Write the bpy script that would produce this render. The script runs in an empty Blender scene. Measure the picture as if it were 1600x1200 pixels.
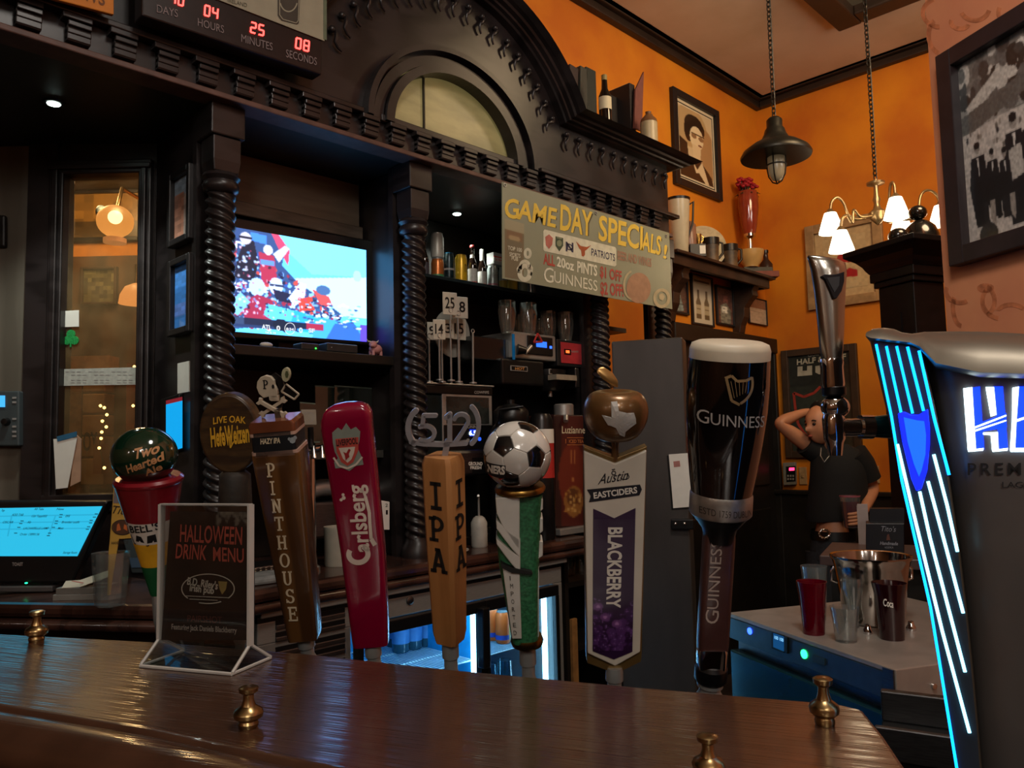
import bpy, bmesh, math, random
import numpy as np
from math import sin, cos, tan, pi, radians, sqrt, atan2
from mathutils import Vector, Matrix

# ------------------------------------------------------------------ camera, world, big lights, exposure
SC = bpy.context.scene
COL = SC.collection
F0 = 1219.0                                   # focal length in pixels of the 1600 wide photograph
CAM = Vector((0, 0, 1.40))
YAW, PIT, ROL = radians(44.73), radians(4.5), radians(1.287)
FV = Vector((cos(YAW)*cos(PIT), sin(YAW)*cos(PIT), sin(PIT)))
_R0 = Vector((sin(YAW), -cos(YAW), 0))
_U0 = _R0.cross(FV)
RV = _R0*cos(ROL) - _U0*sin(ROL)
UV = RV.cross(FV)
FW = Vector((cos(YAW), sin(YAW), 0))          # horizontal view direction
RT = Vector((sin(YAW), -cos(YAW), 0))
FACE = YAW - pi/2                             # z rotation whose local +y points away from the viewer

cam = bpy.data.cameras.new('camera')
cam.sensor_width = 36.0
cam.lens = F0/1600*36.0
cam.clip_start = 0.02
cam_o = bpy.data.objects.new('camera', cam)
COL.objects.link(cam_o)
cam_o.matrix_world = Matrix(((RV.x, UV.x, -FV.x, CAM.x), (RV.y, UV.y, -FV.y, CAM.y),
                             (RV.z, UV.z, -FV.z, CAM.z), (0, 0, 0, 1)))
SC.camera = cam_o
SC.view_settings.view_transform = 'Standard'
SC.view_settings.look = 'None'
SC.view_settings.gamma = 1.0
SC.view_settings.use_curve_mapping = False
SC.view_settings.exposure = 0.0

W = bpy.data.worlds.new('world')
SC.world = W
W.use_nodes = True
W.node_tree.nodes['Background'].inputs[0].default_value = (0.9, 0.6, 0.4, 1)
W.node_tree.nodes['Background'].inputs[1].default_value = 0.02
try:
    SC.cycles.max_bounces = 8
    SC.cycles.transparent_max_bounces = 16
    SC.cycles.sample_clamp_indirect = 3.0
    SC.cycles.caustics_reflective = False
    SC.cycles.caustics_refractive = False
    SC.cycles.blur_glossy = 0.5
except Exception:
    pass


def light(kind, name, loc, power, col, size=0.1, aim=None, spot=None, blend=.6):
    l = bpy.data.lights.new(name, kind)
    l.energy = power
    l.color = col
    if kind == 'AREA':
        l.shape = 'DISK'
        l.size = size
    else:
        l.shadow_soft_size = size
    if kind == 'SPOT':
        l.spot_size = spot or 1.6
        l.spot_blend = blend
    o = bpy.data.objects.new(name, l)
    COL.objects.link(o)
    o.location = loc
    if aim is not None:
        o.rotation_euler = (Vector(aim) - Vector(loc)).to_track_quat('-Z', 'Y').to_euler()
    return o


WARM, WHITE = (1.0, .72, .42), (1.0, .92, .83)
light('AREA', 'dining_room_lamp', (3.1, 0.3, 3.45), 37, WARM, .9, (3.9, 2.3, 1.6))
light('AREA', 'ceiling_fill_light', (3.4, .2, 2.9), 16, WHITE, .8, (3.4, 1.0, 4.5))  # unseen area light added to brighten the ceiling like bounced light
light('AREA', 'tap_fill_light', (-1.3, -1.6, 3.0), 20, WHITE, .7, (1.0, 1.0, 1.1))  # unseen soft light added behind the camera for the tap handles
light('AREA', 'salmon_wall_fill_light', (.7, .1, 3.3), 26, WHITE, .6, (2.3, .3, 1.7))  # unseen area light added to brighten the salmon wall
for _p, _w in (((-2.4, -.4, 2.7), 11), ((-1.1, -2.6, 2.6), 11), ((.9, -2.5, 2.7), 11), ((2.6, -2.6, 2.6), 10), ((-3.0, .4, 2.5), 8), ((-.2, -1.2, 2.9), 5)):
    light('POINT', 'rear_fill_point', _p, _w, WHITE, .07)  # unseen point lights added behind the camera for fill and reflected highlights


# ------------------------------------------------------------------ pixel -> place helpers
def ray(px, py):
    return FV + RV*((px - 800)/F0) + UV*((600 - py)/F0)


def at(px, py, d):
    return CAM + ray(px, py)*d


def onp(px, py, p, n):
    r = ray(px, py)
    return CAM + r*((p - CAM).dot(n)/r.dot(n))


def onx(px, py, x): return onp(px, py, Vector((x, 0, 0)), Vector((1, 0, 0)))
def ony(px, py, y): return onp(px, py, Vector((0, y, 0)), Vector((0, 1, 0)))
def onz(px, py, z): return onp(px, py, Vector((0, 0, z)), Vector((0, 0, 1)))
def onh(px, py, h): return onp(px, py, FW*h, FW)


class Fr:
    """a local frame standing in the room: x to the right, y away from the viewer, z up"""
    def __init__(s, p, rz=0.0, m=None):
        s.p = Vector(p)
        s.m = m or Matrix.Rotation(rz, 3, 'Z')
        s.mi = s.m.transposed()
        s.d = (s.p - CAM).dot(FV)
        s.s = s.d/F0                          # metres per pixel here

    def l(s, px, py, y=0.0):
        n = s.m.col[1].copy()
        return s.mi @ (onp(px, py, s.p + n*y, n) - s.p)

    def x(s, px, py, y=0.0): return s.l(px, py, y).x
    def z(s, px, py, y=0.0): return s.l(px, py, y).z
    def xz(s, pts, y=0.0): return [(q.x, q.z) for q in (s.l(a, b, y) for a, b in pts)]

    def prof(s, rows, y=0.0):
        """rows of (left px, right px, row px) -> lathe profile (radius, z)"""
        return [(max((s.x(r, v, y) - s.x(l, v, y))/2, 0.0), s.z((l + r)/2, v, y)) for l, r, v in rows]

    def mat4(s):
        m = s.m.to_4x4()
        m.translation = s.p
        return m


def tapframe(bx, by, tx, ty, d, lean, yaw=0.0):
    B, T = at(bx, by, d), at(tx, ty, d - lean)
    z = (T - B).normalized()
    y = (FW - z*FW.dot(z)).normalized()
    y = Matrix.Rotation(yaw, 3, z) @ y
    x = y.cross(z)
    m = Matrix((x, y, z)).transposed()
    return Fr(B, 0, m), (T - B).length


# ------------------------------------------------------------------ mesh builder
class MB:
    def __init__(s):
        s.v, s.f = [], []

    def add(s, vs, fs, T=None):
        n = len(s.v)
        for a in vs:
            a = Vector(a)
            s.v.append(T @ a if T else a)
        s.f += [tuple(i + n for i in f) for f in fs]
        return s

    def box(s, x0, x1, y0, y1, z0, z1, T=None):
        vs = [(x, y, z) for z in (z0, z1) for y in (y0, y1) for x in (x0, x1)]
        return s.add(vs, [(0, 2, 3, 1), (4, 5, 7, 6), (0, 1, 5, 4), (2, 6, 7, 3), (0, 4, 6, 2), (1, 3, 7, 5)], T)

    def prism(s, pts, y0, y1, T=None, s1=1.0):
        """outline of (x, z) points extruded along y"""
        n = len(pts)
        cx = sum(p[0] for p in pts)/n
        cz = sum(p[1] for p in pts)/n
        vs = [(x, y0, z) for x, z in pts] + [(cx + (x - cx)*s1, y1, cz + (z - cz)*s1) for x, z in pts]
        fs = [tuple(range(n)), tuple(range(2*n - 1, n - 1, -1))]
        fs += [(i, i + n, (i + 1) % n + n, (i + 1) % n) for i in range(n)]
        return s.add(vs, fs, T)

    def slab(s, pts, z0, z1, T=None):
        """outline of (x, y) points extruded along z"""
        n = len(pts)
        vs = [(x, y, z0) for x, y in pts] + [(x, y, z1) for x, y in pts]
        fs = [tuple(range(n - 1, -1, -1)), tuple(range(n, 2*n))]
        fs += [(i, (i + 1) % n, (i + 1) % n + n, i + n) for i in range(n)]
        return s.add(vs, fs, T)

    def loft(s, secs, cap=True, closed=False, T=None):
        n = len(secs[0])
        vs = [p for c in secs for p in c]
        fs = []
        k = len(secs)
        for i in range(k if closed else k - 1):
            for j in range(n):
                a, b = i*n, ((i + 1) % k)*n
                fs.append((a + j, a + (j + 1) % n, b + (j + 1) % n, b + j))
        if cap and not closed:
            fs += [tuple(range(n - 1, -1, -1)), tuple(range((k - 1)*n, k*n))]
        return s.add(vs, fs, T)

    def lathe(s, prof, n=24, c=(0, 0), sx=1, sy=1, a0=0.0, T=None, twist=None, cap=True):
        secs = []
        for r, z in prof:
            ring = []
            for i in range(n):
                a = a0 + 2*pi*i/n
                q = r*(twist(a, z) if twist else 1)
                ring.append((c[0] + q*cos(a)*sx, c[1] + q*sin(a)*sy, z))
            secs.append(ring)
        return s.loft(secs, cap=cap, T=T)

    def shell(s, prof, n=24, c=(0, 0), T=None):
        return s.lathe(prof, n, c, T=T, cap=False)

    def tube(s, path, r, n=8, closed=False, T=None, r2=None, sm=0):
        path = [Vector(p) for p in path]
        if sm:                                # round the path through its points
            q = [path[0]*2 - path[1]] + path + [path[-1]*2 - path[-2]]
            path = [(q[i]*2 + (q[i + 1] - q[i - 1])*t + (q[i - 1]*2 - q[i]*5 + q[i + 1]*4 - q[i + 2])*t*t + (q[i]*3 - q[i - 1] - q[i + 1]*3 + q[i + 2])*t**3)*.5
                    for i in range(1, len(q) - 2) for t in (k/sm for k in range(sm))] + [path[-1]]
        k = len(path)
        secs = []
        up = None
        for i, p in enumerate(path):
            a = path[(i - 1) % k] if (closed or i) else p
            b = path[(i + 1) % k] if (closed or i < k - 1) else p
            t = (b - a).normalized()
            if up is None:
                up = Vector((0, 0, 1)) if abs(t.z) < .9 else Vector((1, 0, 0))
            u = (up - t*up.dot(t))
            u = u.normalized() if u.length > 1e-6 else t.orthogonal().normalized()
            w = t.cross(u)
            up = u
            rr = r if r2 is None else r + (r2 - r)*i/(k - 1)
            secs.append([p + (u*cos(2*pi*j/n) + w*sin(2*pi*j/n))*rr for j in range(n)])
        return s.loft(secs, cap=not closed, closed=closed, T=T)

    def ell(s, c, r, n=20, m=12, T=None):
        if not hasattr(r, '__len__'):
            r = (r, r, r)
        c = Vector(c)
        vs, fs = [], []
        for i in range(m + 1):
            th = pi*i/m
            for j in range(n):
                a = 2*pi*j/n
                vs.append(c + Vector((r[0]*sin(th)*cos(a), r[1]*sin(th)*sin(a), r[2]*cos(th))))
        for i in range(m):
            for j in range(n):
                fs.append((i*n + j, (i + 1)*n + j, (i + 1)*n + (j + 1) % n, i*n + (j + 1) % n))
        return s.add(vs, fs, T)

    def poly(s, pts): return s.add(pts, [tuple(range(len(pts)))])

    def build(s, name, mat, parent=None, smooth=None, bevel=0, loc=None, weld=True):
        me = bpy.data.meshes.new(name)
        me.from_pydata([tuple(v) for v in s.v], [], s.f)
        if weld:
            b = bmesh.new()
            b.from_mesh(me)
            bmesh.ops.remove_doubles(b, verts=b.verts, dist=1e-6)
            bmesh.ops.recalc_face_normals(b, faces=b.faces)
            b.to_mesh(me)
            b.free()
        if smooth:
            me.polygons.foreach_set('use_smooth', [True]*len(me.polygons))
            me.set_sharp_from_angle(angle=radians(smooth))
        me.materials.append(mat)
        o = bpy.data.objects.new(name, me)
        COL.objects.link(o)
        if parent:
            o.parent = parent
        if loc is not None:
            o.location = loc
        if bevel:
            md = o.modifiers.new('bevel', 'BEVEL')
            md.width = bevel
            md.segments = 2
            md.limit_method = 'ANGLE'
            md.angle_limit = radians(40)
        return o


def tag(o, label=None, cat=None, group=None, kind=None):
    if label: o['label'] = label
    if cat: o['category'] = cat
    if group: o['group'] = group
    if kind: o['kind'] = kind
    return o


def thing(name, label, cat, fr, group=None):
    o = bpy.data.objects.new(name, None)
    o.empty_display_size = .05
    COL.objects.link(o)
    o.matrix_world = fr.mat4()
    return tag(o, label, cat, group)


def place(o, fr):
    o.matrix_world = fr.mat4()
    return o


def copy_tree(o, parent=None):
    c = o.copy()
    COL.objects.link(c)
    if parent:
        c.parent = parent
    for ch in list(o.children):
        copy_tree(ch, c)
    return c


# ------------------------------------------------------------------ materials
def lin(c):
    if isinstance(c, str):
        c = [int(c[i:i + 2], 16)/255 for i in (1, 3, 5)]
    return tuple(x/12.92 if x <= .04045 else ((x + .055)/1.055)**2.4 for x in c)


MATS = {}


def mat(name, col='#808080', rough=.5, metal=0.0, noise=.12, scale=30.0, bump=0.0, coat=0.0, emit=None, es=0.0,
        trans=0.0, ior=1.45, spec=.5, wood=None, col2=None, stretch=(1, 1, 1), detail=4.0, coatr=.08):
    if name in MATS:
        return MATS[name]
    m = bpy.data.materials.new(name)
    m.use_nodes = True
    nt = m.node_tree
    B = nt.nodes['Principled BSDF']
    L = nt.links.new
    c = lin(col)
    B.inputs['Roughness'].default_value = rough
    B.inputs['Metallic'].default_value = metal
    B.inputs['Specular IOR Level'].default_value = spec
    B.inputs['IOR'].default_value = ior
    B.inputs['Coat Weight'].default_value = coat
    B.inputs['Coat Roughness'].default_value = coatr
    B.inputs['Coat IOR'].default_value = 1.6
    B.inputs['Transmission Weight'].default_value = trans
    tc = nt.nodes.new('ShaderNodeTexCoord')
    mp = nt.nodes.new('ShaderNodeMapping')
    mp.inputs['Scale'].default_value = stretch
    L(tc.outputs['Object'], mp.inputs['Vector'])
    nz = nt.nodes.new('ShaderNodeTexNoise')
    nz.inputs['Scale'].default_value = scale
    nz.inputs['Detail'].default_value = detail
    L(mp.outputs['Vector'], nz.inputs['Vector'])
    mix = nt.nodes.new('ShaderNodeMix')
    mix.data_type = 'RGBA'
    d = lin(col2) if col2 else tuple(x*(1 - noise) for x in c)
    e = c if col2 else tuple(min(1, x*(1 + noise)) for x in c)
    mix.inputs[6].default_value = (*e, 1)
    mix.inputs[7].default_value = (*d, 1)
    ramp = nt.nodes.new('ShaderNodeMapRange')
    ramp.inputs[1].default_value = .35
    ramp.inputs[2].default_value = .65
    src = nz.outputs['Fac']
    if wood:
        wv = nt.nodes.new('ShaderNodeTexWave')
        wv.inputs['Scale'].default_value = wood
        wv.inputs['Distortion'].default_value = 7.0
        wv.inputs['Detail'].default_value = 3.0
        wv.inputs['Detail Scale'].default_value = 1.2
        L(mp.outputs['Vector'], wv.inputs['Vector'])
        mx = nt.nodes.new('ShaderNodeMath')
        mx.operation = 'MULTIPLY_ADD'
        mx.inputs[1].default_value = .45
        L(wv.outputs['Fac'], mx.inputs[0])
        mh = nt.nodes.new('ShaderNodeMath')
        mh.operation = 'MULTIPLY'
        mh.inputs[1].default_value = .55
        L(nz.outputs['Fac'], mh.inputs[0])
        L(mh.outputs[0], mx.inputs[2])
        src = mx.outputs[0]
    L(src, ramp.inputs[0])
    L(ramp.outputs[0], mix.inputs[0])
    L(mix.outputs[2], B.inputs['Base Color'])
    if bump:
        bp = nt.nodes.new('ShaderNodeBump')
        bp.inputs['Strength'].default_value = bump
        bp.inputs['Distance'].default_value = .004
        L(src, bp.inputs['Height'])
        L(bp.outputs[0], B.inputs['Normal'])
    if emit:
        B.inputs['Emission Color'].default_value = (*lin(emit), 1)
        B.inputs['Emission Strength'].default_value = es
    MATS[name] = m
    return m


def thin(name, tint='#ffffff', refl=.06, rough=.02, haze=0.0, hazecol='#cccccc'):
    """thin clear sheet (glass, acrylic): see-through with a surface reflection"""
    if name in MATS:
        return MATS[name]
    m = bpy.data.materials.new(name)
    m.use_nodes = True
    nt = m.node_tree
    nt.nodes.clear()
    L = nt.links.new
    out = nt.nodes.new('ShaderNodeOutputMaterial')
    tr = nt.nodes.new('ShaderNodeBsdfTransparent')
    tr.inputs[0].default_value = (*lin(tint), 1)
    gl = nt.nodes.new('ShaderNodeBsdfGlossy')
    gl.inputs['Roughness'].default_value = rough
    lw = nt.nodes.new('ShaderNodeLayerWeight')
    lw.inputs[0].default_value = .25
    mr = nt.nodes.new('ShaderNodeMapRange')
    mr.inputs[3].default_value = refl
    mr.inputs[4].default_value = min(.7, refl*4 + .06)
    L(lw.outputs['Facing'], mr.inputs[0])
    mx = nt.nodes.new('ShaderNodeMixShader')
    L(mr.outputs[0], mx.inputs[0])
    L(tr.outputs[0], mx.inputs[1])
    L(gl.outputs[0], mx.inputs[2])
    last = mx
    if haze:
        df = nt.nodes.new('ShaderNodeBsdfDiffuse')
        df.inputs[0].default_value = (*lin(hazecol), 1)
        nz = nt.nodes.new('ShaderNodeTexNoise')
        nz.inputs['Scale'].default_value = 14
        nz.inputs['Detail'].default_value = 6
        tc = nt.nodes.new('ShaderNodeTexCoord')
        L(tc.outputs['Object'], nz.inputs['Vector'])
        mm = nt.nodes.new('ShaderNodeMath')
        mm.operation = 'MULTIPLY'
        mm.inputs[1].default_value = haze*2
        L(nz.outputs['Fac'], mm.inputs[0])
        m2 = nt.nodes.new('ShaderNodeMixShader')
        L(mm.outputs[0], m2.inputs[0])
        L(mx.outputs[0], m2.inputs[1])
        L(df.outputs[0], m2.inputs[2])
        last = m2
    L(last.outputs[0], out.inputs[0])
    MATS[name] = m
    return m


def printmat(name, rough=.5, es=0.0, coat=0.0, dim=1.0):
    """flat print: the colour comes from the print's own pixels"""
    if name in MATS:
        return MATS[name]
    m = bpy.data.materials.new(name)
    m.use_nodes = True
    nt = m.node_tree
    B = nt.nodes['Principled BSDF']
    a = nt.nodes.new('ShaderNodeAttribute')
    a.attribute_name = 'Col'
    B.inputs['Roughness'].default_value = rough
    B.inputs['Coat Weight'].default_value = coat
    B.inputs['Coat Roughness'].default_value = .05
    if es:
        B.inputs['Base Color'].default_value = (.01, .01, .01, 1)
        nt.links.new(a.outputs['Color'], B.inputs['Emission Color'])
        B.inputs['Emission Strength'].default_value = es
    else:
        nt.links.new(a.outputs['Color'], B.inputs['Base Color'])
    MATS[name] = m
    return m


def glow(name, col, es): return mat(name, '#050505', .5, emit=col, es=es, noise=.02)
def paint(name, col, rough=.5, **k): return mat(name, col, rough, **k)


# ------------------------------------------------------------------ lettering
_TX = {}


def glyphs(s, bold=0.0, shear=0.0, sp=1.0, lines=1.0):
    k = (s, bold, shear, sp)
    if k not in _TX:
        c = bpy.data.curves.new('t', 'FONT')
        c.body = s
        c.offset = bold
        c.shear = shear
        c.space_character = sp
        c.resolution_u = 3
        o = bpy.data.objects.new('t', c)
        me = bpy.data.meshes.new_from_object(o)
        vs = [(v.co.x, v.co.y) for v in me.vertices]
        fs = [tuple(p.vertices) for p in me.polygons]
        bpy.data.objects.remove(o)
        bpy.data.meshes.remove(me)
        bpy.data.curves.remove(c)
        x0 = min(v[0] for v in vs)
        x1 = max(v[0] for v in vs)
        _TX[k] = ([((x - x0)/(x1 - x0), y/.682) for x, y in vs], fs)
    return _TX[k]


SERIF = {  # slab-serif capitals as strokes: (kind, ...) in a 0..1 by 0..1 cell, stem width .2
    'I': [('s', .5, 0, .5, 1), ('f', .18, .82, 0), ('f', .18, .82, 1)],
    'P': [('s', .26, 0, .26, 1), ('f', .02, .55, 0), ('f', .02, .4, 1), ('a', .45, .72, .34, .25, -90, 90), ('h', .26, .46, .97), ('h', .26, .46, .47)],
    'A': [('s', .18, 0, .5, 1), ('s', .5, 1, .82, 0), ('f', .0, .36, 0), ('f', .64, 1, 0), ('h', .28, .72, .32), ('f', .3, .6, 1)],
    'N': [('s', .2, 0, .2, 1), ('s', .2, 1, .8, 0), ('s', .8, 0, .8, 1), ('f', .0, .4, 0), ('f', .0, .3, 1), ('f', .6, 1, 1)],
    'T': [('s', .5, 0, .5, 1), ('f', .26, .74, 0), ('h', .06, .94, .94), ('v', .08, .7, 1), ('v', .92, .7, 1)],
    'H': [('s', .2, 0, .2, 1), ('s', .8, 0, .8, 1), ('h', .2, .8, .5), ('f', .0, .4, 0), ('f', .0, .4, 1), ('f', .6, 1, 0), ('f', .6, 1, 1)],
    'O': [('a', .5, .5, .42, .46, 0, 360)],
    'U': [('s', .2, .35, .2, 1), ('s', .8, .35, .8, 1), ('a', .5, .36, .3, .32, 180, 360), ('f', .0, .4, 1), ('f', .6, 1, 1)],
    'S': [('a', .5, .73, .31, .23, 20, 270), ('a', .5, .27, .32, .23, -160, 90), ('v', .84, .7, .98), ('v', .13, .02, .3)],
    'E': [('s', .24, 0, .24, 1), ('h', .02, .86, .95), ('h', .02, .9, .05), ('h', .24, .68, .52), ('v', .88, .7, 1), ('v', .92, 0, .3), ('v', .7, .38, .66)],
    'G': [('a', .5, .5, .4, .46, 45, 330), ('v', .84, .08, .42), ('f', .56, 1, .42), ('v', .82, .68, .98)],
}


def serif(ch, w=.2, t=.09):
    """quads of one slab-serif capital in the unit square"""
    qs = []

    def seg(x0, y0, x1, y1, h):
        d = Vector((x1 - x0, y1 - y0))
        n = Vector((-d.y, d.x)).normalized()*h/2
        if abs(d.x) > .05 and abs(d.y) > .05:
            n = Vector((h/2*1.08, 0))
        qs.append([(x0 - n.x, y0 - n.y), (x1 - n.x, y1 - n.y), (x1 + n.x, y1 + n.y), (x0 + n.x, y0 + n.y)])
    for k in SERIF[ch]:
        if k[0] == 's': seg(k[1], k[2], k[3], k[4], w)
        elif k[0] == 'f': seg(k[1], k[3] + (t/2 if k[3] < .5 else -t/2), k[2], k[3] + (t/2 if k[3] < .5 else -t/2), t)
        elif k[0] == 'h': seg(k[1], k[3], k[2], k[3], t*1.1)
        elif k[0] == 'v': seg(k[1], k[2], k[1], k[3], t)
        elif k[0] == 'a':
            _, cx, cy, rx, ry, a0, a1 = k
            n = max(6, int(abs(a1 - a0)/20))
            for i in range(n):
                A, B = radians(a0 + (a1 - a0)*i/n), radians(a0 + (a1 - a0)*(i + 1)/n)
                th = lambda a: (t*1.1 + (w - t)*abs(cos(a))**1.3)/2
                p = lambda a, o: (cx + (rx + o*th(a))*cos(a), cy + (ry + o*th(a)*.75)*sin(a))
                qs.append([p(A, -1), p(B, -1), p(B, 1), p(A, 1)])
    return qs


class Ink:
    """flat lettering and marks gathered on a surface of a frame, in photograph pixels on plane y"""
    def __init__(s, fr, y=-.0012, wrap=None):
        s.fr, s.y, s.wrap, s.mb = fr, y, wrap, MB()

    def P(s, px, py):
        q = s.fr.l(px, py, 0 if s.wrap else s.y)
        return s.wrap(q) if s.wrap else q

    def aff(s, p0, p1, pt):
        A = s.fr.l(*p0, 0 if s.wrap else s.y)
        B = s.fr.l(*p1, 0 if s.wrap else s.y)
        C = s.fr.l(*pt, 0 if s.wrap else s.y)
        f = lambda u, v: A + (B - A)*u + (C - A)*v
        return (lambda u, v: s.wrap(f(u, v))) if s.wrap else f

    def text(s, t, p0, p1, pt, bold=0.0, shear=0.0, sp=1.0, curve=0.0):
        f = s.aff(p0, p1, pt)
        vs, fs = glyphs(t, bold, shear, sp)
        s.mb.add([f(u, v + curve*(1 - (2*u - 1)**2)) for u, v in vs], fs)
        return s

    def serif(s, t, p0, p1, pt, gap=.25, w=.2, th=.09):
        f = s.aff(p0, p1, pt)
        n = len(t)
        cw = 1/(n + gap*(n - 1))
        for i, ch in enumerate(t):
            if ch in SERIF:
                for q in serif(ch, w, th):
                    s.mb.add([f((x + i*(1 + gap))*cw, y) for x, y in q], [(0, 1, 2, 3)])
        return s

    def poly(s, pts):
        s.mb.poly([s.P(*p) for p in pts])
        return s

    def ell(s, cx, cy, rx, ry, n=24, rot=0):
        c, d = cos(rot), sin(rot)
        return s.poly([(cx + rx*cos(a)*c - ry*sin(a)*d, cy + rx*cos(a)*d + ry*sin(a)*c) for a in (2*pi*i/n for i in range(n))])

    def ring(s, cx, cy, rx, ry, w, n=28, a0=0, a1=360, rot=0):
        c, d = cos(rot), sin(rot)
        k = []
        for i in range(n + 1):
            a = radians(a0 + (a1 - a0)*i/n)
            k.append([s.P(cx + (rx + o)*cos(a)*c - (ry + o)*sin(a)*d, cy + (rx + o)*cos(a)*d + (ry + o)*sin(a)*c) for o in (-w/2, w/2)])
        for i in range(n):
            s.mb.add([k[i][0], k[i][1], k[i + 1][1], k[i + 1][0]], [(0, 1, 2, 3)])
        return s

    def line(s, pts, w):
        for a, b in zip(pts, pts[1:]):
            d = Vector((b[0] - a[0], b[1] - a[1]))
            n = Vector((-d.y, d.x)).normalized()*w/2
            s.mb.poly([s.P(a[0] - n.x, a[1] - n.y), s.P(b[0] - n.x, b[1] - n.y), s.P(b[0] + n.x, b[1] + n.y), s.P(a[0] + n.x, a[1] + n.y)])
        return s

    def build(s, name, m, parent):
        return s.mb.build(name, m, parent, weld=False)


# ------------------------------------------------------------------ flat prints (photographs, posters, the television picture)
class Cv:
    def __init__(s, w, h, c='#000000'):
        s.w, s.h = w, h
        s.a = np.zeros((h, w, 3)) + np.array(s.c(c))
        s.yy, s.xx = np.mgrid[0:h, 0:w]
        s.xx = (s.xx + .5)/w
        s.yy = (s.yy + .5)/h

    def c(s, c): return [int(c[i:i + 2], 16)/255 for i in (1, 3, 5)] if isinstance(c, str) else c

    def put(s, m, c, al=1.0):
        s.a[m] = s.a[m]*(1 - al) + np.array(s.c(c))*al
        return s

    def rect(s, x0, y0, x1, y1, c, al=1.0): return s.put((s.xx >= x0) & (s.xx < x1) & (s.yy >= y0) & (s.yy < y1), c, al)

    def ell(s, cx, cy, rx, ry, c, al=1.0): return s.put(((s.xx - cx)/rx)**2 + ((s.yy - cy)/ry)**2 <= 1, c, al)

    def poly(s, pts, c, al=1.0):
        m = np.zeros(s.xx.shape, bool)
        n = len(pts)
        for i in range(n):
            (x0, y0), (x1, y1) = pts[i], pts[(i + 1) % n]
            if y0 == y1: continue
            t = ((s.yy >= min(y0, y1)) & (s.yy < max(y0, y1)) & (s.xx < x0 + (s.yy - y0)*(x1 - x0)/(y1 - y0)))
            m ^= t
        return s.put(m, c, al)

    def line(s, x0, y0, x1, y1, w, c, al=1.0):
        d = Vector((x1 - x0, y1 - y0))
        n = Vector((-d.y, d.x)).normalized()*w/2
        return s.poly([(x0 - n.x, y0 - n.y), (x1 - n.x, y1 - n.y), (x1 + n.x, y1 + n.y), (x0 + n.x, y0 + n.y)], c, al)

    def noise(s, amt, seed=1, cell=4):
        r = np.random.RandomState(seed)
        h, w = s.h//cell + 2, s.w//cell + 2
        n = np.kron(r.rand(h, w), np.ones((cell, cell)))[:s.h, :s.w]
        s.a = np.clip(s.a*(1 + amt*(n[..., None]*2 - 1)), 0, 1)
        return s

    def blur(s, k=1):
        for _ in range(k):
            p = np.pad(s.a, ((1, 1), (1, 1), (0, 0)), 'edge')
            s.a = (p[1:-1, 1:-1]*4 + p[:-2, 1:-1] + p[2:, 1:-1] + p[1:-1, :-2] + p[1:-1, 2:])/8
        return s

    def mesh(s, name, m, parent, fr, tl, tr, br, bl, y=-.001):
        A, B, C, D = (fr.l(*p, y) for p in (tl, tr, br, bl))
        return s.mesh3(name, m, parent, A, B, C, D)

    def mesh3(s, name, m, parent, A, B, C, D):
        w, h = s.w, s.h
        u = np.linspace(0, 1, w + 1)[None, :, None]
        v = np.linspace(0, 1, h + 1)[:, None, None]
        A, B, C, D = (np.array(q) for q in (A, B, C, D))
        V = ((A*(1 - u) + B*u)*(1 - v) + (D*(1 - u) + C*u)*v).reshape(-1, 3)
        i = np.arange(h)[:, None]*(w + 1) + np.arange(w)[None, :]
        q = np.stack([i, i + w + 1, i + w + 2, i + 1], -1).reshape(-1, 4)
        me = bpy.data.meshes.new(name)
        me.from_pydata(V.tolist(), [], q.tolist())
        at_ = me.color_attributes.new('Col', 'FLOAT_COLOR', 'CORNER')
        l = np.where(s.a <= .04045, s.a/12.92, ((s.a + .055)/1.055)**2.4).reshape(-1, 3)
        cc = np.ones((w*h, 4, 4), np.float32)
        cc[:, :, :3] = l[:, None, :]
        at_.data.foreach_set('color', cc.ravel())
        me.materials.append(m)
        o = bpy.data.objects.new(name, me)
        COL.objects.link(o)
        if parent: o.parent = parent
        return o
# ------------------------------------------------------------------ shared materials
DARK = mat('dark_stained_wood', '#201b1b', .34, wood=1.6, noise=.35, scale=9, stretch=(1, 1, 5), bump=.15)
DARKH = mat('dark_stained_rail_wood', '#221d1d', .31, wood=1.4, noise=.35, scale=9, stretch=(1, 5, 5), bump=.12)
BLACKW = mat('black_painted_wood', '#17130f', .45, noise=.3, scale=12, bump=.1)
TRIMW = mat('crown_wood', '#2a1d14', .5, noise=.3, scale=10, stretch=(.3, .3, 3))
ORANGE = mat('orange_sponged_plaster', '#d2800f', .75, col2='#b8610c', scale=2.2, detail=7, bump=.03)
PINK = mat('salmon_plaster', '#d48c62', .75, col2='#c67a58', scale=4, detail=7, bump=.03)
CEIL = mat('tan_ceiling_paint', '#c8b294', .85, col2='#b8a080', scale=2.5, detail=6)
BARTOP = mat('varnished_mahogany', '#4a3022', .32, noise=.2, scale=5, stretch=(1, 3, 1), detail=8, coat=1.0, coatr=.12)
STEEL = mat('brushed_steel', '#b2b0ac', .36, .7, noise=.08, scale=60, stretch=(1, 1, 30))
STEELD = mat('dark_brushed_steel', '#6d6d6e', .36, 1.0, noise=.15, scale=30, stretch=(1, 1, 12))
CHROME = mat('chrome', '#d8d8da', .06, 1.0, noise=.02)
BRASS = mat('aged_brass', '#a68a5e', .28, 1.0, noise=.2, scale=60)
BLACK = mat('black_plastic', '#0d0d0e', .35, noise=.1)
BLACKM = mat('matt_black_print', '#0c0b0b', .7, noise=.1)
WHITEP = mat('white_paper', '#dedad0', .7, noise=.03)
WHITEI = mat('white_ink', '#e6e2d6', .6, noise=.03)
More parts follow.
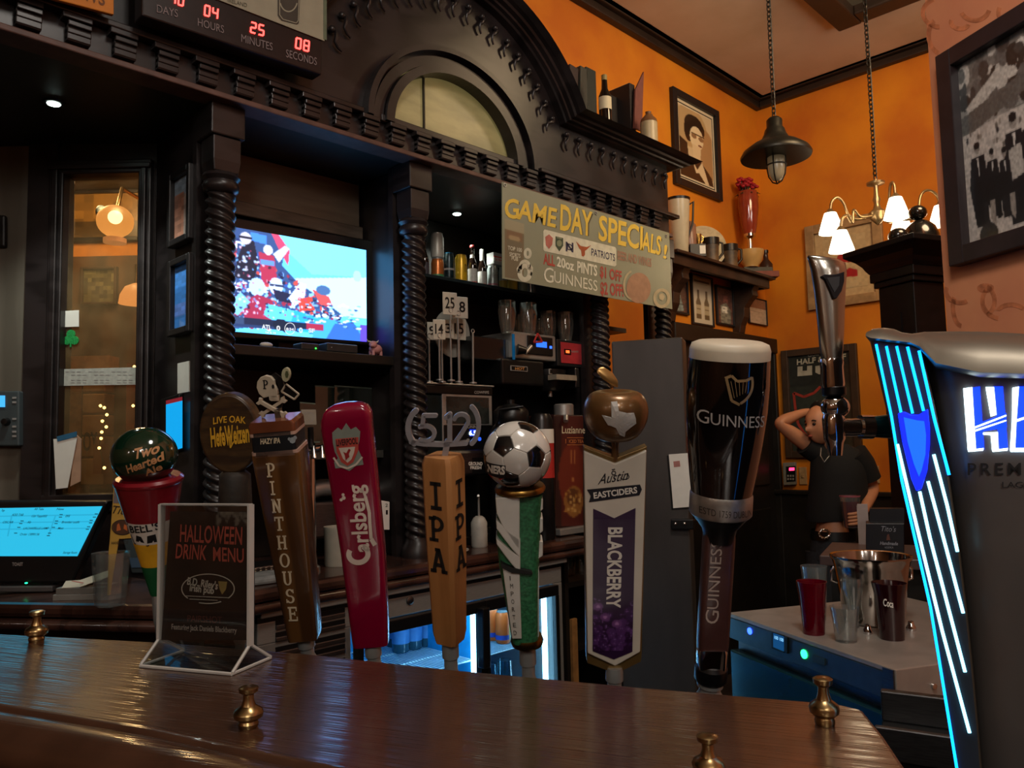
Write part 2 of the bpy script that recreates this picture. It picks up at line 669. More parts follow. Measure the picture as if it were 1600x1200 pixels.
CREAM = mat('cream_ink', '#cfc3a4', .6, noise=.03)
GREYI = mat('grey_ink', '#8e8a86', .6, noise=.05)
REDI = mat('red_ink', '#b02a24', .6, noise=.05)
GLASS = thin('clear_glass', '#f4f8f6', .08, .02)
GLASSD = thin('tumbler_glass', '#f2f6f4', .12, .05, .07, '#c8d0d4')  # pale haze put into the glass to stand for its bright sheen
PHOTO = printmat('framed_photo', .35, coat=.5)
MATTE = printmat('matt_print', .6)

# ------------------------------------------------------------------ the room
YB, XB = 2.51, 5.05
CZ = ony(1200, 155, YB - .10).z
CL = ony(1191, 180, YB).z
ZCN = 1.055                                    # top of the back counter
HW = 2.268                                     # distance of the canted window wall
XR = .878                                      # return wall beside it

tag(MB().box(-3.6, 6.5, -3.6, 6.9, -.1, 0).build('floor', mat('dark_floor_boards', '#2a211b', .5, wood=1.2, noise=.3, scale=8)), kind='structure')
tag(MB().box(-3.6, 6.5, -3.6, 6.9, CZ, CZ + .1).build('ceiling', CEIL), kind='structure')
tag(MB().box(.95, XB + .1, YB, YB + .12, 0, CZ).build('wall_left', ORANGE), kind='structure')
wb = tag(MB().box(XB, XB + .12, -3.6, YB + .12, 0, CZ).build('wall_back', ORANGE), kind='structure')
tag(MB().box(-3.6, -3.5, -3.6, 6.9, 0, CZ).build('wall_front', mat('brown_plaster', '#b08058', .8, noise=.2, scale=3)), kind='structure')
tag(MB().box(-3.6, 6.5, -3.7, -3.6, 0, CZ).build('wall_right', MATS['brown_plaster']), kind='structure')

# crown moulding (stepped) along the orange walls
c1 = MB()
for a, b, o in ((0, .045, .045), (.045, .085, .075), (.085, CZ - CL, .11)):
    c1.box(XR, XB, YB - o, YB, CL + a, CL + b)
tag(c1.build('trim_1', TRIMW, bevel=.006), kind='structure')
c2 = MB()
for a, b, o in ((0, .045, .045), (.045, .085, .075), (.085, CZ - CL, .11)):
    c2.box(XB - o, XB, -2.5, YB - .045, CL + a, CL + b)
tag(c2.build('trim_2', TRIMW, bevel=.006), kind='structure')

# coffer in the ceiling: dark beams round a dull green panel
K = onz(1311, 51, CZ - .07)
tag(MB().box(K.x - 2.6, K.x, K.y - .13, K.y, CZ - .07, CZ).build('trim_3', TRIMW, bevel=.01), kind='structure')
tag(MB().box(K.x - .13, K.x, K.y - 3.2, K.y - .13, CZ - .07, CZ).build('trim_4', TRIMW, bevel=.01), kind='structure')
tag(MB().box(K.x - 2.6, K.x - .13, K.y - 3.2, K.y - .13, CZ - .02, CZ - .004).build('trim_5', mat('grey_green_panel', '#5c5240', .8, noise=.25, scale=6)), kind='structure')

# wainscot on the back wall, with a capping rail
WZ = onx(1240, 765, XB).z
tag(MB().box(XB - .025, XB, -2.5, YB, .0, WZ - .03).build('baseboard_back', BLACKW), kind='structure')
tag(MB().box(XB - .045, XB, -2.5, YB, WZ - .03, WZ).build('trim_6', BLACKW, bevel=.006), kind='structure')

# dark doorway in the orange wall near the corner
D0, D1, DZ = ony(1040, 540, YB).x, ony(1208, 560, YB).x, ony(1130, 520, YB).z
dr = tag(MB().box(D0, D1 - .1, YB - .02, YB, 0, DZ - .1).build('door_1', mat('black_door_paint', '#14100e', .5, noise=.2)), kind='structure')
MB().box(D1 - .1, D1, YB - .06, YB, 0, DZ).build('jamb', BLACKW, dr, bevel=.006)
MB().box(D0, D1, YB - .07, YB, DZ - .1, DZ).build('lintel', BLACKW, dr, bevel=.006)
for a, b in ((.25, .95), (1.1, 1.75)):
    MB().box(D0 + .1, D1 - .2, YB - .035, YB - .02, a, b).build('door_panel', BLACKW, dr, bevel=.01)

# salmon wall on the right: runs 15 degrees left of the view axis
A15 = radians(14.7)
PD = FW*cos(A15) - RT*sin(A15)                 # direction away from the camera
PN = RT*cos(A15) + FW*sin(A15)                 # into the wall
PE = onh(1462, 250, 2.45)
PRZ = atan2(PD.y, PD.x) + pi                   # frame whose +x runs towards the camera
PK = Fr((PE.x, PE.y, 0), 0, Matrix((-PD, PN, Vector((0, 0, 1)))).transposed())
pw = tag(MB().box(0, 3.6, 0, .16, 0, CZ).build('wall_side', PINK), kind='structure')
place(pw, PK)
sw = Ink(PK, -.0008)
random.seed(4)
for cx, cy, rx, ry, a0, a1 in ((1468, 20, 26, 22, 90, 250), (1500, 35, 14, 10, 20, 200), (1523, 8, 24, 24, 20, 150), (1475, 55, 24, 30, 110, 230),
                               (1500, 455, 22, 18, 60, 200), (1530, 470, 24, 26, 300, 420), (1505, 480, 16, 30, 100, 210), (1565, 470, 30, 28, 100, 220),
                               (1540, 450, 10, 4, 0, 360), (1580, 490, 22, 14, 200, 330), (1490, 120, 10, 22, 100, 260), (1590, 20, 30, 24, 80, 200)):
    sw.ring(cx, cy, rx, ry, 7, 14, a0, a1)
sw.build('stencil_scroll', mat('brown_stencil_paint', '#bd7048', .8, noise=.3, scale=30), pw)

# ------------------------------------------------------------------ canted window wall, left
WW = Fr((FW*HW - RT*1.2), FACE)
GREYW = mat('weathered_grey_boards', '#6e665a', .6, col2='#585146', wood=1.3, scale=16, stretch=(1.3, 1, .22), bump=.3)
wl, wr = WW.x(88, 500), WW.x(228, 500)         # window opening
wt, wbm = WW.z(160, 268), WW.z(160, 782)
rx = WW.x(243, 420)
lft = WW.x(-420, 500)
WTOP = 2.36
w = tag(MB().box(lft, wl, 0, .05, 0, WTOP).build('wall_bay', GREYW), kind='structure')
place(w, WW)
MB().box(wr, rx, 0, .05, 0, WTOP).build('stile', DARK, w)
MB().box(wl, wr, 0, .05, wt, WTOP).build('head_panel', DARK, w)
MB().box(wl, wr, 0, .05, 0, wbm).build('apron_panel', DARK, w)
xb = WW.x(44, 420)
MB().box(xb, wl, -.012, 0, 0, WTOP).build('stile', DARK, w)
wn = thing('window_1', None, None, WW)
tag(wn, kind='structure')
for n, (a, b, c, d) in {'jamb': (wl - .02, wl + .022, wbm, wt), 'jamb.': (wr - .02, wr + .018, wbm, wt)}.items():
    MB().box(a, b, -.02, .045, c, d).build(n.strip('.'), DARK, wn, bevel=.004)
    MB().box(a + .012, b - .012, -.03, -.02, c, d).build('bead', DARK, wn, bevel=.003)
MB().box(wl - .02, wr + .018, -.02, .045, wt - .012, wt + .03).build('head_rail', DARK, wn, bevel=.004)
MB().box(wl - .02, wr + .018, -.03, -.02, wt, wt + .016).build('bead', DARK, wn, bevel=.003)
MB().box(wl - .02, wr + .018, -.03, .045, wbm - .03, wbm + .02).build('sill', DARK, wn, bevel=.004)
MB().box(wl + .02, wr - .016, .012, .016, wbm + .02, wt - .01).build('pane', thin('old_window_glass', '#f2ead8', .05, .05, haze=.09, hazecol='#c8a878'), wn)

# return wall with the column in front
RF = Fr((XR, 2.15, 0), -pi/2)
tag(place(MB().box(-.23, .115, 0, .03, ZCN, WTOP).build('wall_return', DARK), Fr((XR, 2.15, 0), -pi/2)), kind='structure')

# the snug behind the window
SN = Fr(FW*3.55 - RT*1.2, FACE)
s0, s1 = SN.x(-60, 400), 1.2 - 1.05
s1e = s1
zt, zm = SN.z(150, 250), SN.z(150, 402)
sn = tag(place(MB().box(s0, s1, 0, .1, zm, 2.75).build('wall_snug', mat('snug_orange_plaster', '#c07a24', .8, noise=.2, scale=4)), SN), kind='structure')
MB().box(s0, s1, -.02, .1, 0, zm).build('wainscot', mat('snug_brown_boards', '#4b3018', .55, wood=2, noise=.4, scale=8), sn)
MB().box(s0, s1, -1.22, .0, 2.62, 2.66).build('soffit', BLACKW, sn)
MB().box(s1e, s1e + .05, -.82, .1, 0, 2.62).build('end_wall', MATS['snug_brown_boards'], sn)
# lit stone pier with courses of blocks
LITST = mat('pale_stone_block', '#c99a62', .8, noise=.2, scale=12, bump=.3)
px0 = SN.x(128, 640, -.12)
px1 = SN.x(163, 640, -.12)
pz = [SN.z(145, v, -.12) for v in (585, 615, 648, 682, 716, 760)]
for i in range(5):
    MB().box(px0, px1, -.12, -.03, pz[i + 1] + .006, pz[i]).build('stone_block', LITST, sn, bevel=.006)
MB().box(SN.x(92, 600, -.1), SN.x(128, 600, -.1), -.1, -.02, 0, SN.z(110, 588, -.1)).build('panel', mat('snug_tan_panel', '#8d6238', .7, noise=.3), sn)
pst = MB().box(SN.x(201, 640, -.5), SN.x(214, 640, -.5), -.52, -.46, 0, SN.z(207, 568, -.5)).build('red_post', mat('red_brown_post', '#a04a22', .5, noise=.2), sn)
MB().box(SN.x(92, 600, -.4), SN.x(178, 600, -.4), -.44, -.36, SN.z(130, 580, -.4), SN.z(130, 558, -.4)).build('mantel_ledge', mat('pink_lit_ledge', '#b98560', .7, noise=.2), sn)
Ink(SN, -.125).text('OY', (130, 704), (152, 704), (130, 676), bold=.02).build('lettering', mat('brown_letter_paint', '#3a2412', .7), sn)
MB().box(SN.x(150, 700, -.2), SN.x(163, 700, -.2), -.22, -.16, SN.z(156, 740, -.2), SN.z(156, 694, -.2)).build('yellow_block', mat('amber_block', '#b87a1c', .6), sn)


def wall_frame(fr, name, label, cat, outer, bw, canvas, fmat, group=None, depth=.025, mat_in=None, mw=0, pm=None, extra=None):
    """picture frame; outer = px corners tl, tr, br, bl on the plane of fr"""
    q = fr.xz(outer, -.02)
    cx = sum(p[0] for p in q)/4
    cz = sum(p[1] for p in q)/4
    x0, x1 = (q[0][0] + q[3][0])/2, (q[1][0] + q[2][0])/2
    z0, z1 = (q[2][1] + q[3][1])/2, (q[0][1] + q[1][1])/2
    f2 = Fr(fr.p + fr.m @ Vector((cx, 0, z0)), 0, fr.m)
    t = thing(name, label, cat, f2, group)
    a, b, h = x0 - cx, x1 - cx, z1 - z0
    MB().box(a, a + bw, -depth, 0, 0, h).build('frame_side', fmat, t, bevel=.003)
    MB().box(b - bw, b, -depth, 0, 0, h).build('frame_side', fmat, t, bevel=.003)
    MB().box(a + bw, b - bw, -depth, 0, h - bw, h).build('frame_rail', fmat, t, bevel=.003)
    MB().box(a + bw, b - bw, -depth, 0, 0, bw).build('frame_rail', fmat, t, bevel=.003)
    if mw:
        MB().box(a + bw, b - bw, -.008, 0, bw, h - bw).build('mount', mat_in, t)
    i = bw + mw
    canvas.mesh3('picture', pm or PHOTO, t, (a + i, -.010, h - i), (b - i, -.010, h - i), (b - i, -.010, i), (a + i, -.010, i))
    return t, f2


# framed pictures on the return wall, phone reader and cards
def cv_blue_reflection():
    c = Cv(14, 50, '#3a7fd0')  # blue reflection on the frame painted into the picture
    c.rect(0, 0, 1, .35, '#4a8fe4').rect(0, .6, 1, .8, '#5f86d8').rect(.75, .05, 1, .3, '#a08a6a').rect(.7, .7, 1, .95, '#8a9aa8').noise(.12, 3, 3)
    return c


def cv_red():
    c = Cv(14, 44, '#8fa2b4')
    c.rect(0, .25, .55, 1, '#b9826c').rect(.55, .3, 1, 1, '#a99a92').noise(.15, 5, 3)
    return c


BLKF = mat('black_picture_frame', '#181516', .4, noise=.15)
wall_frame(RF, 'picture_frame', 'narrow black framed picture, upper of two on the dark wood return', 'picture', [(263, 276), (297, 254), (297, 372), (263, 388)], .018, cv_red(), BLKF, 'pictures on the return panel')
wall_frame(RF, 'picture_frame', 'narrow black framed picture with painted blue reflection, lower of two on the dark return', 'picture', [(263, 408), (297, 396), (297, 516), (263, 528)], .018, cv_blue_reflection(), BLKF, 'pictures on the return panel')
f = Fr(RF.p + RF.m @ Vector((RF.l(287, 590).x, 0, RF.l(287, 614).z)), -pi/2)
MBc = MB().prism(f.xz([(279, 568), (297, 564), (297, 612), (279, 615)]), -.003, 0)
tag(place(MBc.build('note_card', WHITEP), f), 'blank white card pinned on the dark wood below the framed pictures', 'card')
f = Fr(RF.p + RF.m @ Vector((RF.l(272, 700).x, 0, RF.l(272, 706).z)), -pi/2)
t = thing('card_terminal', 'tall red topped handheld terminal with a bright blue screen on the dark panel', 'terminal', f)
MB().prism(f.xz([(258, 624), (287, 615), (287, 705), (258, 711)]), -.014, 0).build('body', BLACK, t, bevel=.003)
MB().prism(f.xz([(259, 632), (284, 626), (284, 700), (259, 707)], -.016), -.0155, -.0142).build('screen', glow('cyan_screen', '#0aa8f0', 1.0), t)
MB().prism(f.xz([(259, 632), (284, 626), (284, 620), (259, 626)], -.017), -.0165, -.0155).build('banner', glow('red_screen_banner', '#c03040', .4), t)

# things stuck on the canted window and wall
def on_ww(name, label, cat, px, py): 
    f = Fr(WW.p + WW.m @ WW.l(px, py), FACE)
    return f, label, cat
f = Fr(WW.p + WW.m @ Vector((WW.x(105, 512), .011, WW.z(105, 512))), FACE)
tag(place(MB().prism(f.xz([(89, 487), (124, 485), (124, 511), (89, 512)]), -.004, 0).build('note_card', WHITEP, bevel=.001), f), 'small white card taped on the window pane above the green shamrock', 'card')
f = Fr(WW.p + WW.m @ Vector((WW.x(108, 530), .011, WW.z(108, 530))), FACE)
m = MB()
for k in range(3):
    a = pi/2 + k*2*pi/3
    m.lathe([(.0001, 0), (.013, .0004), (.013, .003), (.0001, .0035)], 12, (0, 0), T=Matrix.Translation((.0125*cos(a), 0, .0125*sin(a) + .004)) @ Matrix.Rotation(pi/2, 4, 'X'))
m.box(-.002, .002, -.003, 0, -.022, 0)
tag(place(m.build('shamrock', mat('green_glitter', '#1f8a44', .4, noise=.5, scale=300)), f), 'green glittery shamrock stuck on the window below a white card', 'decoration')
f = Fr(WW.p + WW.m @ Vector((WW.x(153, 603), .011, WW.z(153, 603))), FACE)
st = place(MB().prism(f.xz([(97, 577), (213, 574), (213, 601), (97, 603)]), -.003, 0).build('paper_strip', mat('grey_paper', '#a9a89e', .6, noise=.12, scale=90)), f)
tag(st, 'long pale paper strip with small print taped across the window', 'paper')
ik = Ink(f, -.0036)
for v in (581, 586, 594, 598):
    for u in range(102, 205, 9):
        if (u*7 + v) % 4: ik.line([(u, v), (u + 6, v)], 1)
ik.build('print', GREYI, st)
f = Fr(WW.p + WW.m @ Vector((WW.x(105, 765), -.03, WW.z(105, 765))), FACE)
t = thing('paper_pad', 'white paper slips hanging under blue tape by the window, lower left', 'paper', f)
MB().prism(f.xz([(84, 686), (121, 684), (106, 762), (88, 764)]), -.002, 0).build('sheet', WHITEP, t)
MB().prism(f.xz([(118, 678), (127, 686), (126, 752), (110, 760)], .004), .003, .006).build('sheet', mat('tan_paper', '#a8846a', .7), t)
MB().prism(f.xz([(90, 682), (121, 674), (121, 682), (91, 690)]), -.004, -.002).build('tape', mat('blue_tape', '#2a5f80', .5), t)
f = Fr(WW.p + WW.m @ Vector((WW.x(2, 388), 0, WW.z(2, 388))), FACE)
t = thing('coat_hook', 'dark wood hook plate on the grey boards at the left edge', 'hook', f)
MB().prism(f.xz([(-22, 338), (13, 338), (13, 388), (-22, 388)]), -.016, 0).build('plate', BLACKW, t, bevel=.006)
MB().tube([(0, -.016, .05), (0, -.045, .05), (0, -.05, .075)], .006).build('hook', BLACKW, t)
f = Fr(WW.p + WW.m @ Vector((WW.x(10, 697), 0, WW.z(10, 697))), FACE)
t = thing('control_panel', 'grey wall control panel with a small blue screen at the left edge', 'panel', f)
MB().prism(f.xz([(-28, 612), (40, 612), (40, 697), (-28, 697)]), -.03, 0).build('body', mat('slate_plastic', '#3c4446', .5, noise=.1), t, bevel=.004)
MB().prism(f.xz([(-14, 618), (7, 618), (7, 636), (-14, 636)], -.033), -.033, -.0302).build('screen', glow('pale_blue_screen', '#46b4ff', 1.2), t)
MB().lathe([(.0, 0), (.011, 0), (.009, .014), (0, .015)], 16, T=Matrix.Translation(f.l(11, 659, -.03)) @ Matrix.Rotation(pi/2, 4, 'X')).build('dial', BLACK, t, smooth=40)
for v in (620, 627, 653, 665, 673, 680):
    MB().prism(f.xz([(19, v), (25, v), (25, v + 3), (19, v + 3)], -.032), -.032, -.0302).build('button', GREYI, t)

# lamps and string lights in the snug
GL = Fr(onh(180, 376, 3.05), FACE)
t = thing('globe_lamp', 'round glowing globe lamp with open base seen through the window', 'lamp', GL)
c = GL.l(180, 346)
r = 27*GL.s
MB().ell(c, (r, r, r*.94)).build('globe', glow('warm_globe', '#ffb060', 1.25), t, smooth=60)
MB().ell(c + Vector((r*.40, -r*.80, 0)), (r*.42, r*.3, r*.4)).build('bulb_glow', glow('hot_bulb', '#ffe6b0', 4), t, smooth=60)
MB().lathe([(r*.62, -.01), (r*.62, r*.12)], 20, (c.x, c.y)).build('rim', mat('pink_glass_rim', '#e8b090', .3, emit='#ffb070', es=.5), t, smooth=40)
MB().ell(GL.l(159, 332), (8*GL.s, 12*GL.s, 11*GL.s)).build('cap', mat('grey_cap', '#6f8088', .4), t, smooth=60)
MB().tube([c + Vector((0, .02, r)), c + Vector((0, .05, r*2.2)), c + Vector((0, .5, r*2.4))], .008).build('arm', BRASS, t, smooth=60)
SL = Fr(onh(212, 478, 3.0), FACE)
t = thing('dome_lamp', 'glowing fluted dome wall lamp low at the right of the window', 'lamp', SL)
MB().lathe([(25*SL.s, SL.z(212, 475)), (23*SL.s, SL.z(212, 462)), (16*SL.s, SL.z(212, 449)), (4*SL.s, SL.z(212, 443)), (.001, SL.z(212, 442))], 20, sx=1).build('shade', glow('warm_dome', '#ffa860', 1.1), t, smooth=50)
MB().tube([(0, 0, SL.z(212, 443)), (0, 0, SL.z(212, 415)), (0, .4, SL.z(212, 410))], .006).build('bracket', BRASS, t)
for _u, _h, _z, _w in ((190, 2.95, 2.5, 16), (120, 3.2, 2.55, 10)):
    _q = onh(_u, 352, _h)
    light('POINT', 'snug_lamp_light', (_q.x, _q.y, _z), _w, WARM, .06)
wall_frame(Fr(SN.p, FACE), 'picture_frame', 'dark framed picture on the orange snug wall behind the globe lamp', 'picture', [(107, 290), (222, 300), (222, 380), (107, 374)], .02, Cv(20, 16, '#7a5a2c').rect(0, .6, 1, 1, '#4a3a24').noise(.2, 2, 3), BLKF)
wall_frame(Fr(SN.p - FW*.02, FACE), 'picture_frame', 'green grey framed picture on the snug boards behind the window', 'picture', [(125, 415), (182, 418), (182, 478), (125, 474)], .012, Cv(16, 16, '#5e5a42').noise(.35, 8, 2), mat('brown_picture_frame', '#3d2817', .5))
f = Fr(onh(168, 735, 2.75), FACE)
t = thing('string_lights', 'string of tiny warm lights hanging behind the lower window', 'lights', f)
pts = [(157, 634), (163, 637), (167, 648), (160, 658), (166, 667), (159, 675), (158, 685), (155, 700), (163, 731)]
MB().tube([f.l(*p) + Vector((0, 0, .004)) for p in pts], .0015, 5).build('wire', mat('green_wire', '#1c3a1c', .6), t)
BULB = glow('fairy_bulb', '#ffdf90', 6)
bm_ = None
for p in pts + [(208, 634), (210, 573), (212, 594)]:
    o = MB().ell((0, 0, 0), .0055, 8, 6).build('bulb', BULB, t, loc=f.l(*p)) if bm_ is None else bm_.copy()
    if bm_ is None: bm_ = o
    else:
        COL.objects.link(o)
        o.location = f.l(*p)

# ------------------------------------------------------------------ the carved back bar
YF, YCOL = 1.92, 1.985
BB = Fr((1.9, YF, 0))
bb = thing('back_bar', 'carved dark wood back bar with arched pediment and twisted columns', 'bar cabinet', BB)
O = BB.p


def L(p): return Vector(p) - O                 # world -> back bar local


zb = ony(400, 172, YF).z                       # bottom of the fascia
xe = ony(1046, 372, YF).x                      # its right end
xs = -1.6
lb0, lb1 = ony(607, 186, YF), ony(801, 251, YF)
zl = (lb0.z + lb1.z)/2
cx, lrx = (lb0.x + lb1.x)/2, (lb1.x - lb0.x)/2
lrz = ony(672, 100, YF).z - zl
zc = ony(884, 191, YF - .03).z                 # springing of the cornice
hw = ony(884, 191, YF - .03).x - cx
ap = ony(758, 0, YF - .03)
PK_ = (ony(908, 166, YF - .118).z - zc)/.1      # height of the moulding against its drawn profile
# circle through the springing and the point where the arch leaves the picture
dx, dz = ap.x - cx, ap.z - zc
cc = (hw*hw - dx*dx - dz*dz)/(2*dz)
RR = sqrt(hw*hw + cc*cc)
aw = atan2(cc, hw)
arc = [(cx + RR*cos(a), zc - cc + RR*sin(a)) for a in (aw + (pi - 2*aw)*i/40 for i in range(41))]

n = 48
inner = [(cx + lrx*1.12*cos(pi*i/n), zl + lrz*1.12*sin(pi*i/n)) for i in range(n + 1)]
tot = [(cx + hw, zl), (cx + hw, zc)] + arc[1:-1] + [(cx - hw, zc), (cx - hw, zl)]
outer = []
for i in range(n + 1):                         # boundary hit by the ray from the window centre
    a = pi*i/n
    d = Vector((cos(a), sin(a)))
    best = None
    for p, q in zip(tot, tot[1:]):
        p, e = Vector((p[0] - cx, p[1] - zl)), Vector((q[0] - p[0], q[1] - p[1]))
        den = d.x*e.y - d.y*e.x
        if abs(den) < 1e-9: continue
        tt = (p.x*e.y - p.y*e.x)/den
        uu = (p.x*d.y - p.y*d.x)/den
        if tt > 0 and -1e-6 <= uu <= 1 + 1e-6: best = tt if best is None else min(best, tt)
    outer.append((cx + d.x*best, zl + d.y*best))
m = MB()
for i in range(n):
    for y0, y1 in ((0, .05),):
        a, b, c_, d_ = inner[i], outer[i], outer[i + 1], inner[i + 1]
        m.prism([(p[0] - O.x, p[1]) for p in (a, b, c_, d_)], y0, y1)
m.box(cx + hw - O.x, xe - O.x, 0, .05, zl, zc)
m.box(xs - O.x, cx - hw - O.x, 0, .05, zl, zc)
m.build('fascia', DARKH, bb)
MB().box(xs - O.x, xe - O.x, 0, .06, zb + .012, zl).build('frieze', DARKH, bb)
MB().box(xs - O.x, xe + .012 - O.x, -.012, .06, zb, zb + .016).build('lip', mat('worn_brown_edge', '#5a4038', .5, noise=.2), bb, bevel=.003)
MB().box(xe - .05 - O.x, xe - O.x, .05, YB - YF, zb, zc).build('end_panel', DARKH, bb)
# lunette: mouldings, glazing bar, glass
for name, k, wd, dp in (('arch_moulding', 1.36, .02, .035), ('arch_moulding', 1.24, .035, .015), ('arch_moulding', 1.1, .03, .03)):
    m = MB()
    path = [(cx + lrx*k*cos(pi*i/n) - O.x, -.0, zl - .02 + (lrz*k)*sin(pi*i/n)) for i in range(n + 1)]
    for i in range(n):
        a, b = path[i], path[i + 1]
        ki = 1 - wd/(lrx*k)
        g = lambda p: (cx - O.x + (p[0] - cx + O.x)*ki, zl - .02 + (p[2] - zl + .02)*ki)
        m.prism([(a[0], a[2]), (b[0], b[2]), g(b), g(a)], -dp, .02)
    m.build(name, DARK, bb)
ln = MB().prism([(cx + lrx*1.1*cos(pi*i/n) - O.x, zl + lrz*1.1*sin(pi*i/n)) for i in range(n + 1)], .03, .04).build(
    'fan_window', mat('backlit_dirty_amber_glass', '#9c9068', .35, col2='#6c6448', scale=5, detail=8, stretch=(1, 1, 3), emit='#8a7d4c', es=.34), bb)  # weak glow put into the glass to stand for backlight
MB().box(lb0.x - O.x + .16, lb0.x - O.x + .165, .022, .03, zl, zl + lrz).build('glazing_bar', BLACKW, ln)
MB().box(cx - lrx*1.14 - O.x, cx + lrx*1.14 - O.x, -.018, .01, zl - .022, zl).build('window_sill', DARKH, bb, bevel=.003)

# dentils with three ribs each, all sharing one mesh
d0, d1 = ony(617, 218, YF).x, ony(795, 290, YF).x
sp = (d1 - d0)/5
wd = sp*.5
m = MB()
for i in range(3):
    m.box(-wd/2, wd/2, -.026 + .005*i, 0, -.02 - .016*i, -.008 - .016*i)
m.box(-wd/2, wd/2, -.018, 0, -.05, -.008)
m.box(-wd/2 - sp*.12, wd/2, -.03, 0, -.006, .008)
dm = None
k = int((d0 - xs)/sp)
x = d0 - k*sp
while x < xe - .03:
    loc = (x - O.x, 0, zl - .03)
    if dm is None: dm = o = m.build('dentil', DARKH, bb, bevel=.002, loc=loc)
    else:
        o = dm.copy()
        COL.objects.link(o)
        o.location = loc
    x += sp
MB().box(cx + lrx*1.4 - O.x, xe + .03 - O.x, -.04, .0, zl - .022, zl - .006).build('ledge', DARKH, bb, bevel=.003)
MB().box(xs - O.x, cx - lrx*1.4 - O.x, -.03, .0, zl - .022, zl - .006).build('ledge', DARKH, bb, bevel=.003)

# carved scrolls below the cornice
m = MB()
m.tube([(.008, -.012, 0), (.012, -.016, -.012), (.002, -.018, -.026), (-.008, -.016, -.038), (-.004, -.012, -.054), (.006, -.01, -.066)], .008, 6, r2=.004)
m.ell((.004, -.012, -.002), .011, 8, 6)
sc = None
path = [(cx + hw + .02 + .075*i, zc - .035, 0) for i in range(int((xe - cx - hw - .05)/.075) + 1)]
path += [(cx + (RR - .05)*cos(a), zc - cc + (RR - .05)*sin(a), a - pi/2) for a in (aw + .06 + .118*i for i in range(20)) if a < pi - aw]
for x, z, a in path:
    if sc is None: sc = o = m.build('carved_scroll', DARK, bb, smooth=60)
    else:
        o = sc.copy()
        COL.objects.link(o)
    o.location = (x - O.x, 0, z)
    o.rotation_euler = (0, -a*.5, 0)

# stepped cornice sweeping over the arch
prof = [(q*PK_, o) for q, o in ((-.01, 0), (-.01, .03), (.006, .036), (.012, .05), (.03, .054), (.036, .072), (.058, .078), (.066, .094), (.092, .112), (.1, .118), (.1, 0))]
path = [(xe + .0, zc), (cx + hw, zc)] + arc[1:-1] + [(cx - hw, zc), (xs, zc)]
path = path[::-1]
m = MB()
secs = []
for i, p in enumerate(path):
    p = Vector(p)
    a = (p - Vector(path[i - 1])).normalized() if i else None
    b = (Vector(path[i + 1]) - p).normalized() if i < len(path) - 1 else None
    na = Vector((-a.y, a.x)) if a else None
    nb = Vector((-b.y, b.x)) if b else None
    nn = (na + nb).normalized() if a and b else (na or nb)
    k = 1/max(.5, nn.dot(na or nb))
    secs.append([(p.x + nn.x*k*q - O.x, -o, p.y + nn.y*k*q) for q, o in prof])
secs[-1] = [(p[0] + o, p[1], p[2]) for p, (q, o) in zip(secs[-1], prof)]
m.loft(secs)
m.build('cornice', DARKH, bb)
m = MB()                                       # cornice return at the right end
m.loft([[(xe - O.x + o, -o if i == 0 else YB - YF, zc + q) for q, o in prof] for i in (0, 1)])
m.build('cornice_return', DARKH, bb)
MB().box(cx + hw - O.x, xe - O.x, 0, YB - YF, zc + .03, zc + .1*PK_).build('cornice_top', BLACKW, bb)
MB().box(xs - O.x, cx - hw - O.x, 0, .6, zc + .03, zc + .1*PK_).build('cornice_top', BLACKW, bb)

# canopy soffit over the bays
MB().box(XR - O.x, xe - O.x, .06, YB - YF, zb + .005, zb + .03).build('soffit', BLACKW, bb)
sof = FW*(HW + .05)
MB().slab([(xs - O.x, .06), (XR - O.x, .06), (XR - O.x, .42), (-O.x + XR - 1.2, 1.75), (xs - O.x, 2.2)], zb + .005, zb + .03).build('soffit', BLACKW, bb)

ZCNT = ZCN                                   # back counter height


def column(px, py):
    x = ony(px, py, YCOL).x - O.x
    y = YCOL - YF
    c = MB().box(x - .045, x + .045, y + .05, y + .075, ZCNT, zb).build('pilaster', DARK, bb)
    m = MB().box(x - .047, x + .047, y - .045, y + .05, zb - .085, zb + .004)
    m.build('capital', DARK, c, bevel=.004)
    MB().lathe([(.048, zb - .18), (.054, zb - .15), (.054, zb - .085)], 4, (x, y), a0=pi/4).build('neck', DARK, c, bevel=.003)
    MB().lathe([(.03, zb - .235), (.045, zb - .225), (.048, zb - .212), (.042, zb - .2), (.05, zb - .19), (.044, zb - .18)], 20, (x, y)).build('collar', DARK, c, smooth=50)
    prof = [(.035, ZCNT + .06 + (zb - .235 - ZCNT - .06)*i/330) for i in range(331)]
    MB().lathe(prof, 24, (x, y), twist=lambda a, z: 1 + .14*cos(3*(a + z*2*pi/.083))).build('shaft', DARK, c, smooth=60)
    MB().lathe([(.05, ZCNT), (.05, ZCNT + .03), (.04, ZCNT + .045), (.036, ZCNT + .062)], 20, (x, y)).build('plinth', DARK, c, smooth=40)
    return x


xc1 = column(345, 300)
xc2 = column(646, 380)
xc3 = column(938, 520)
xc4 = column(1036, 500)
for xx in (xc1, xc2, xc3):
    MB().box(xx - .02, xx + .02, YCOL - YF + .075, .52, ZCNT + .002, zb).build('partition', DARK, bb)
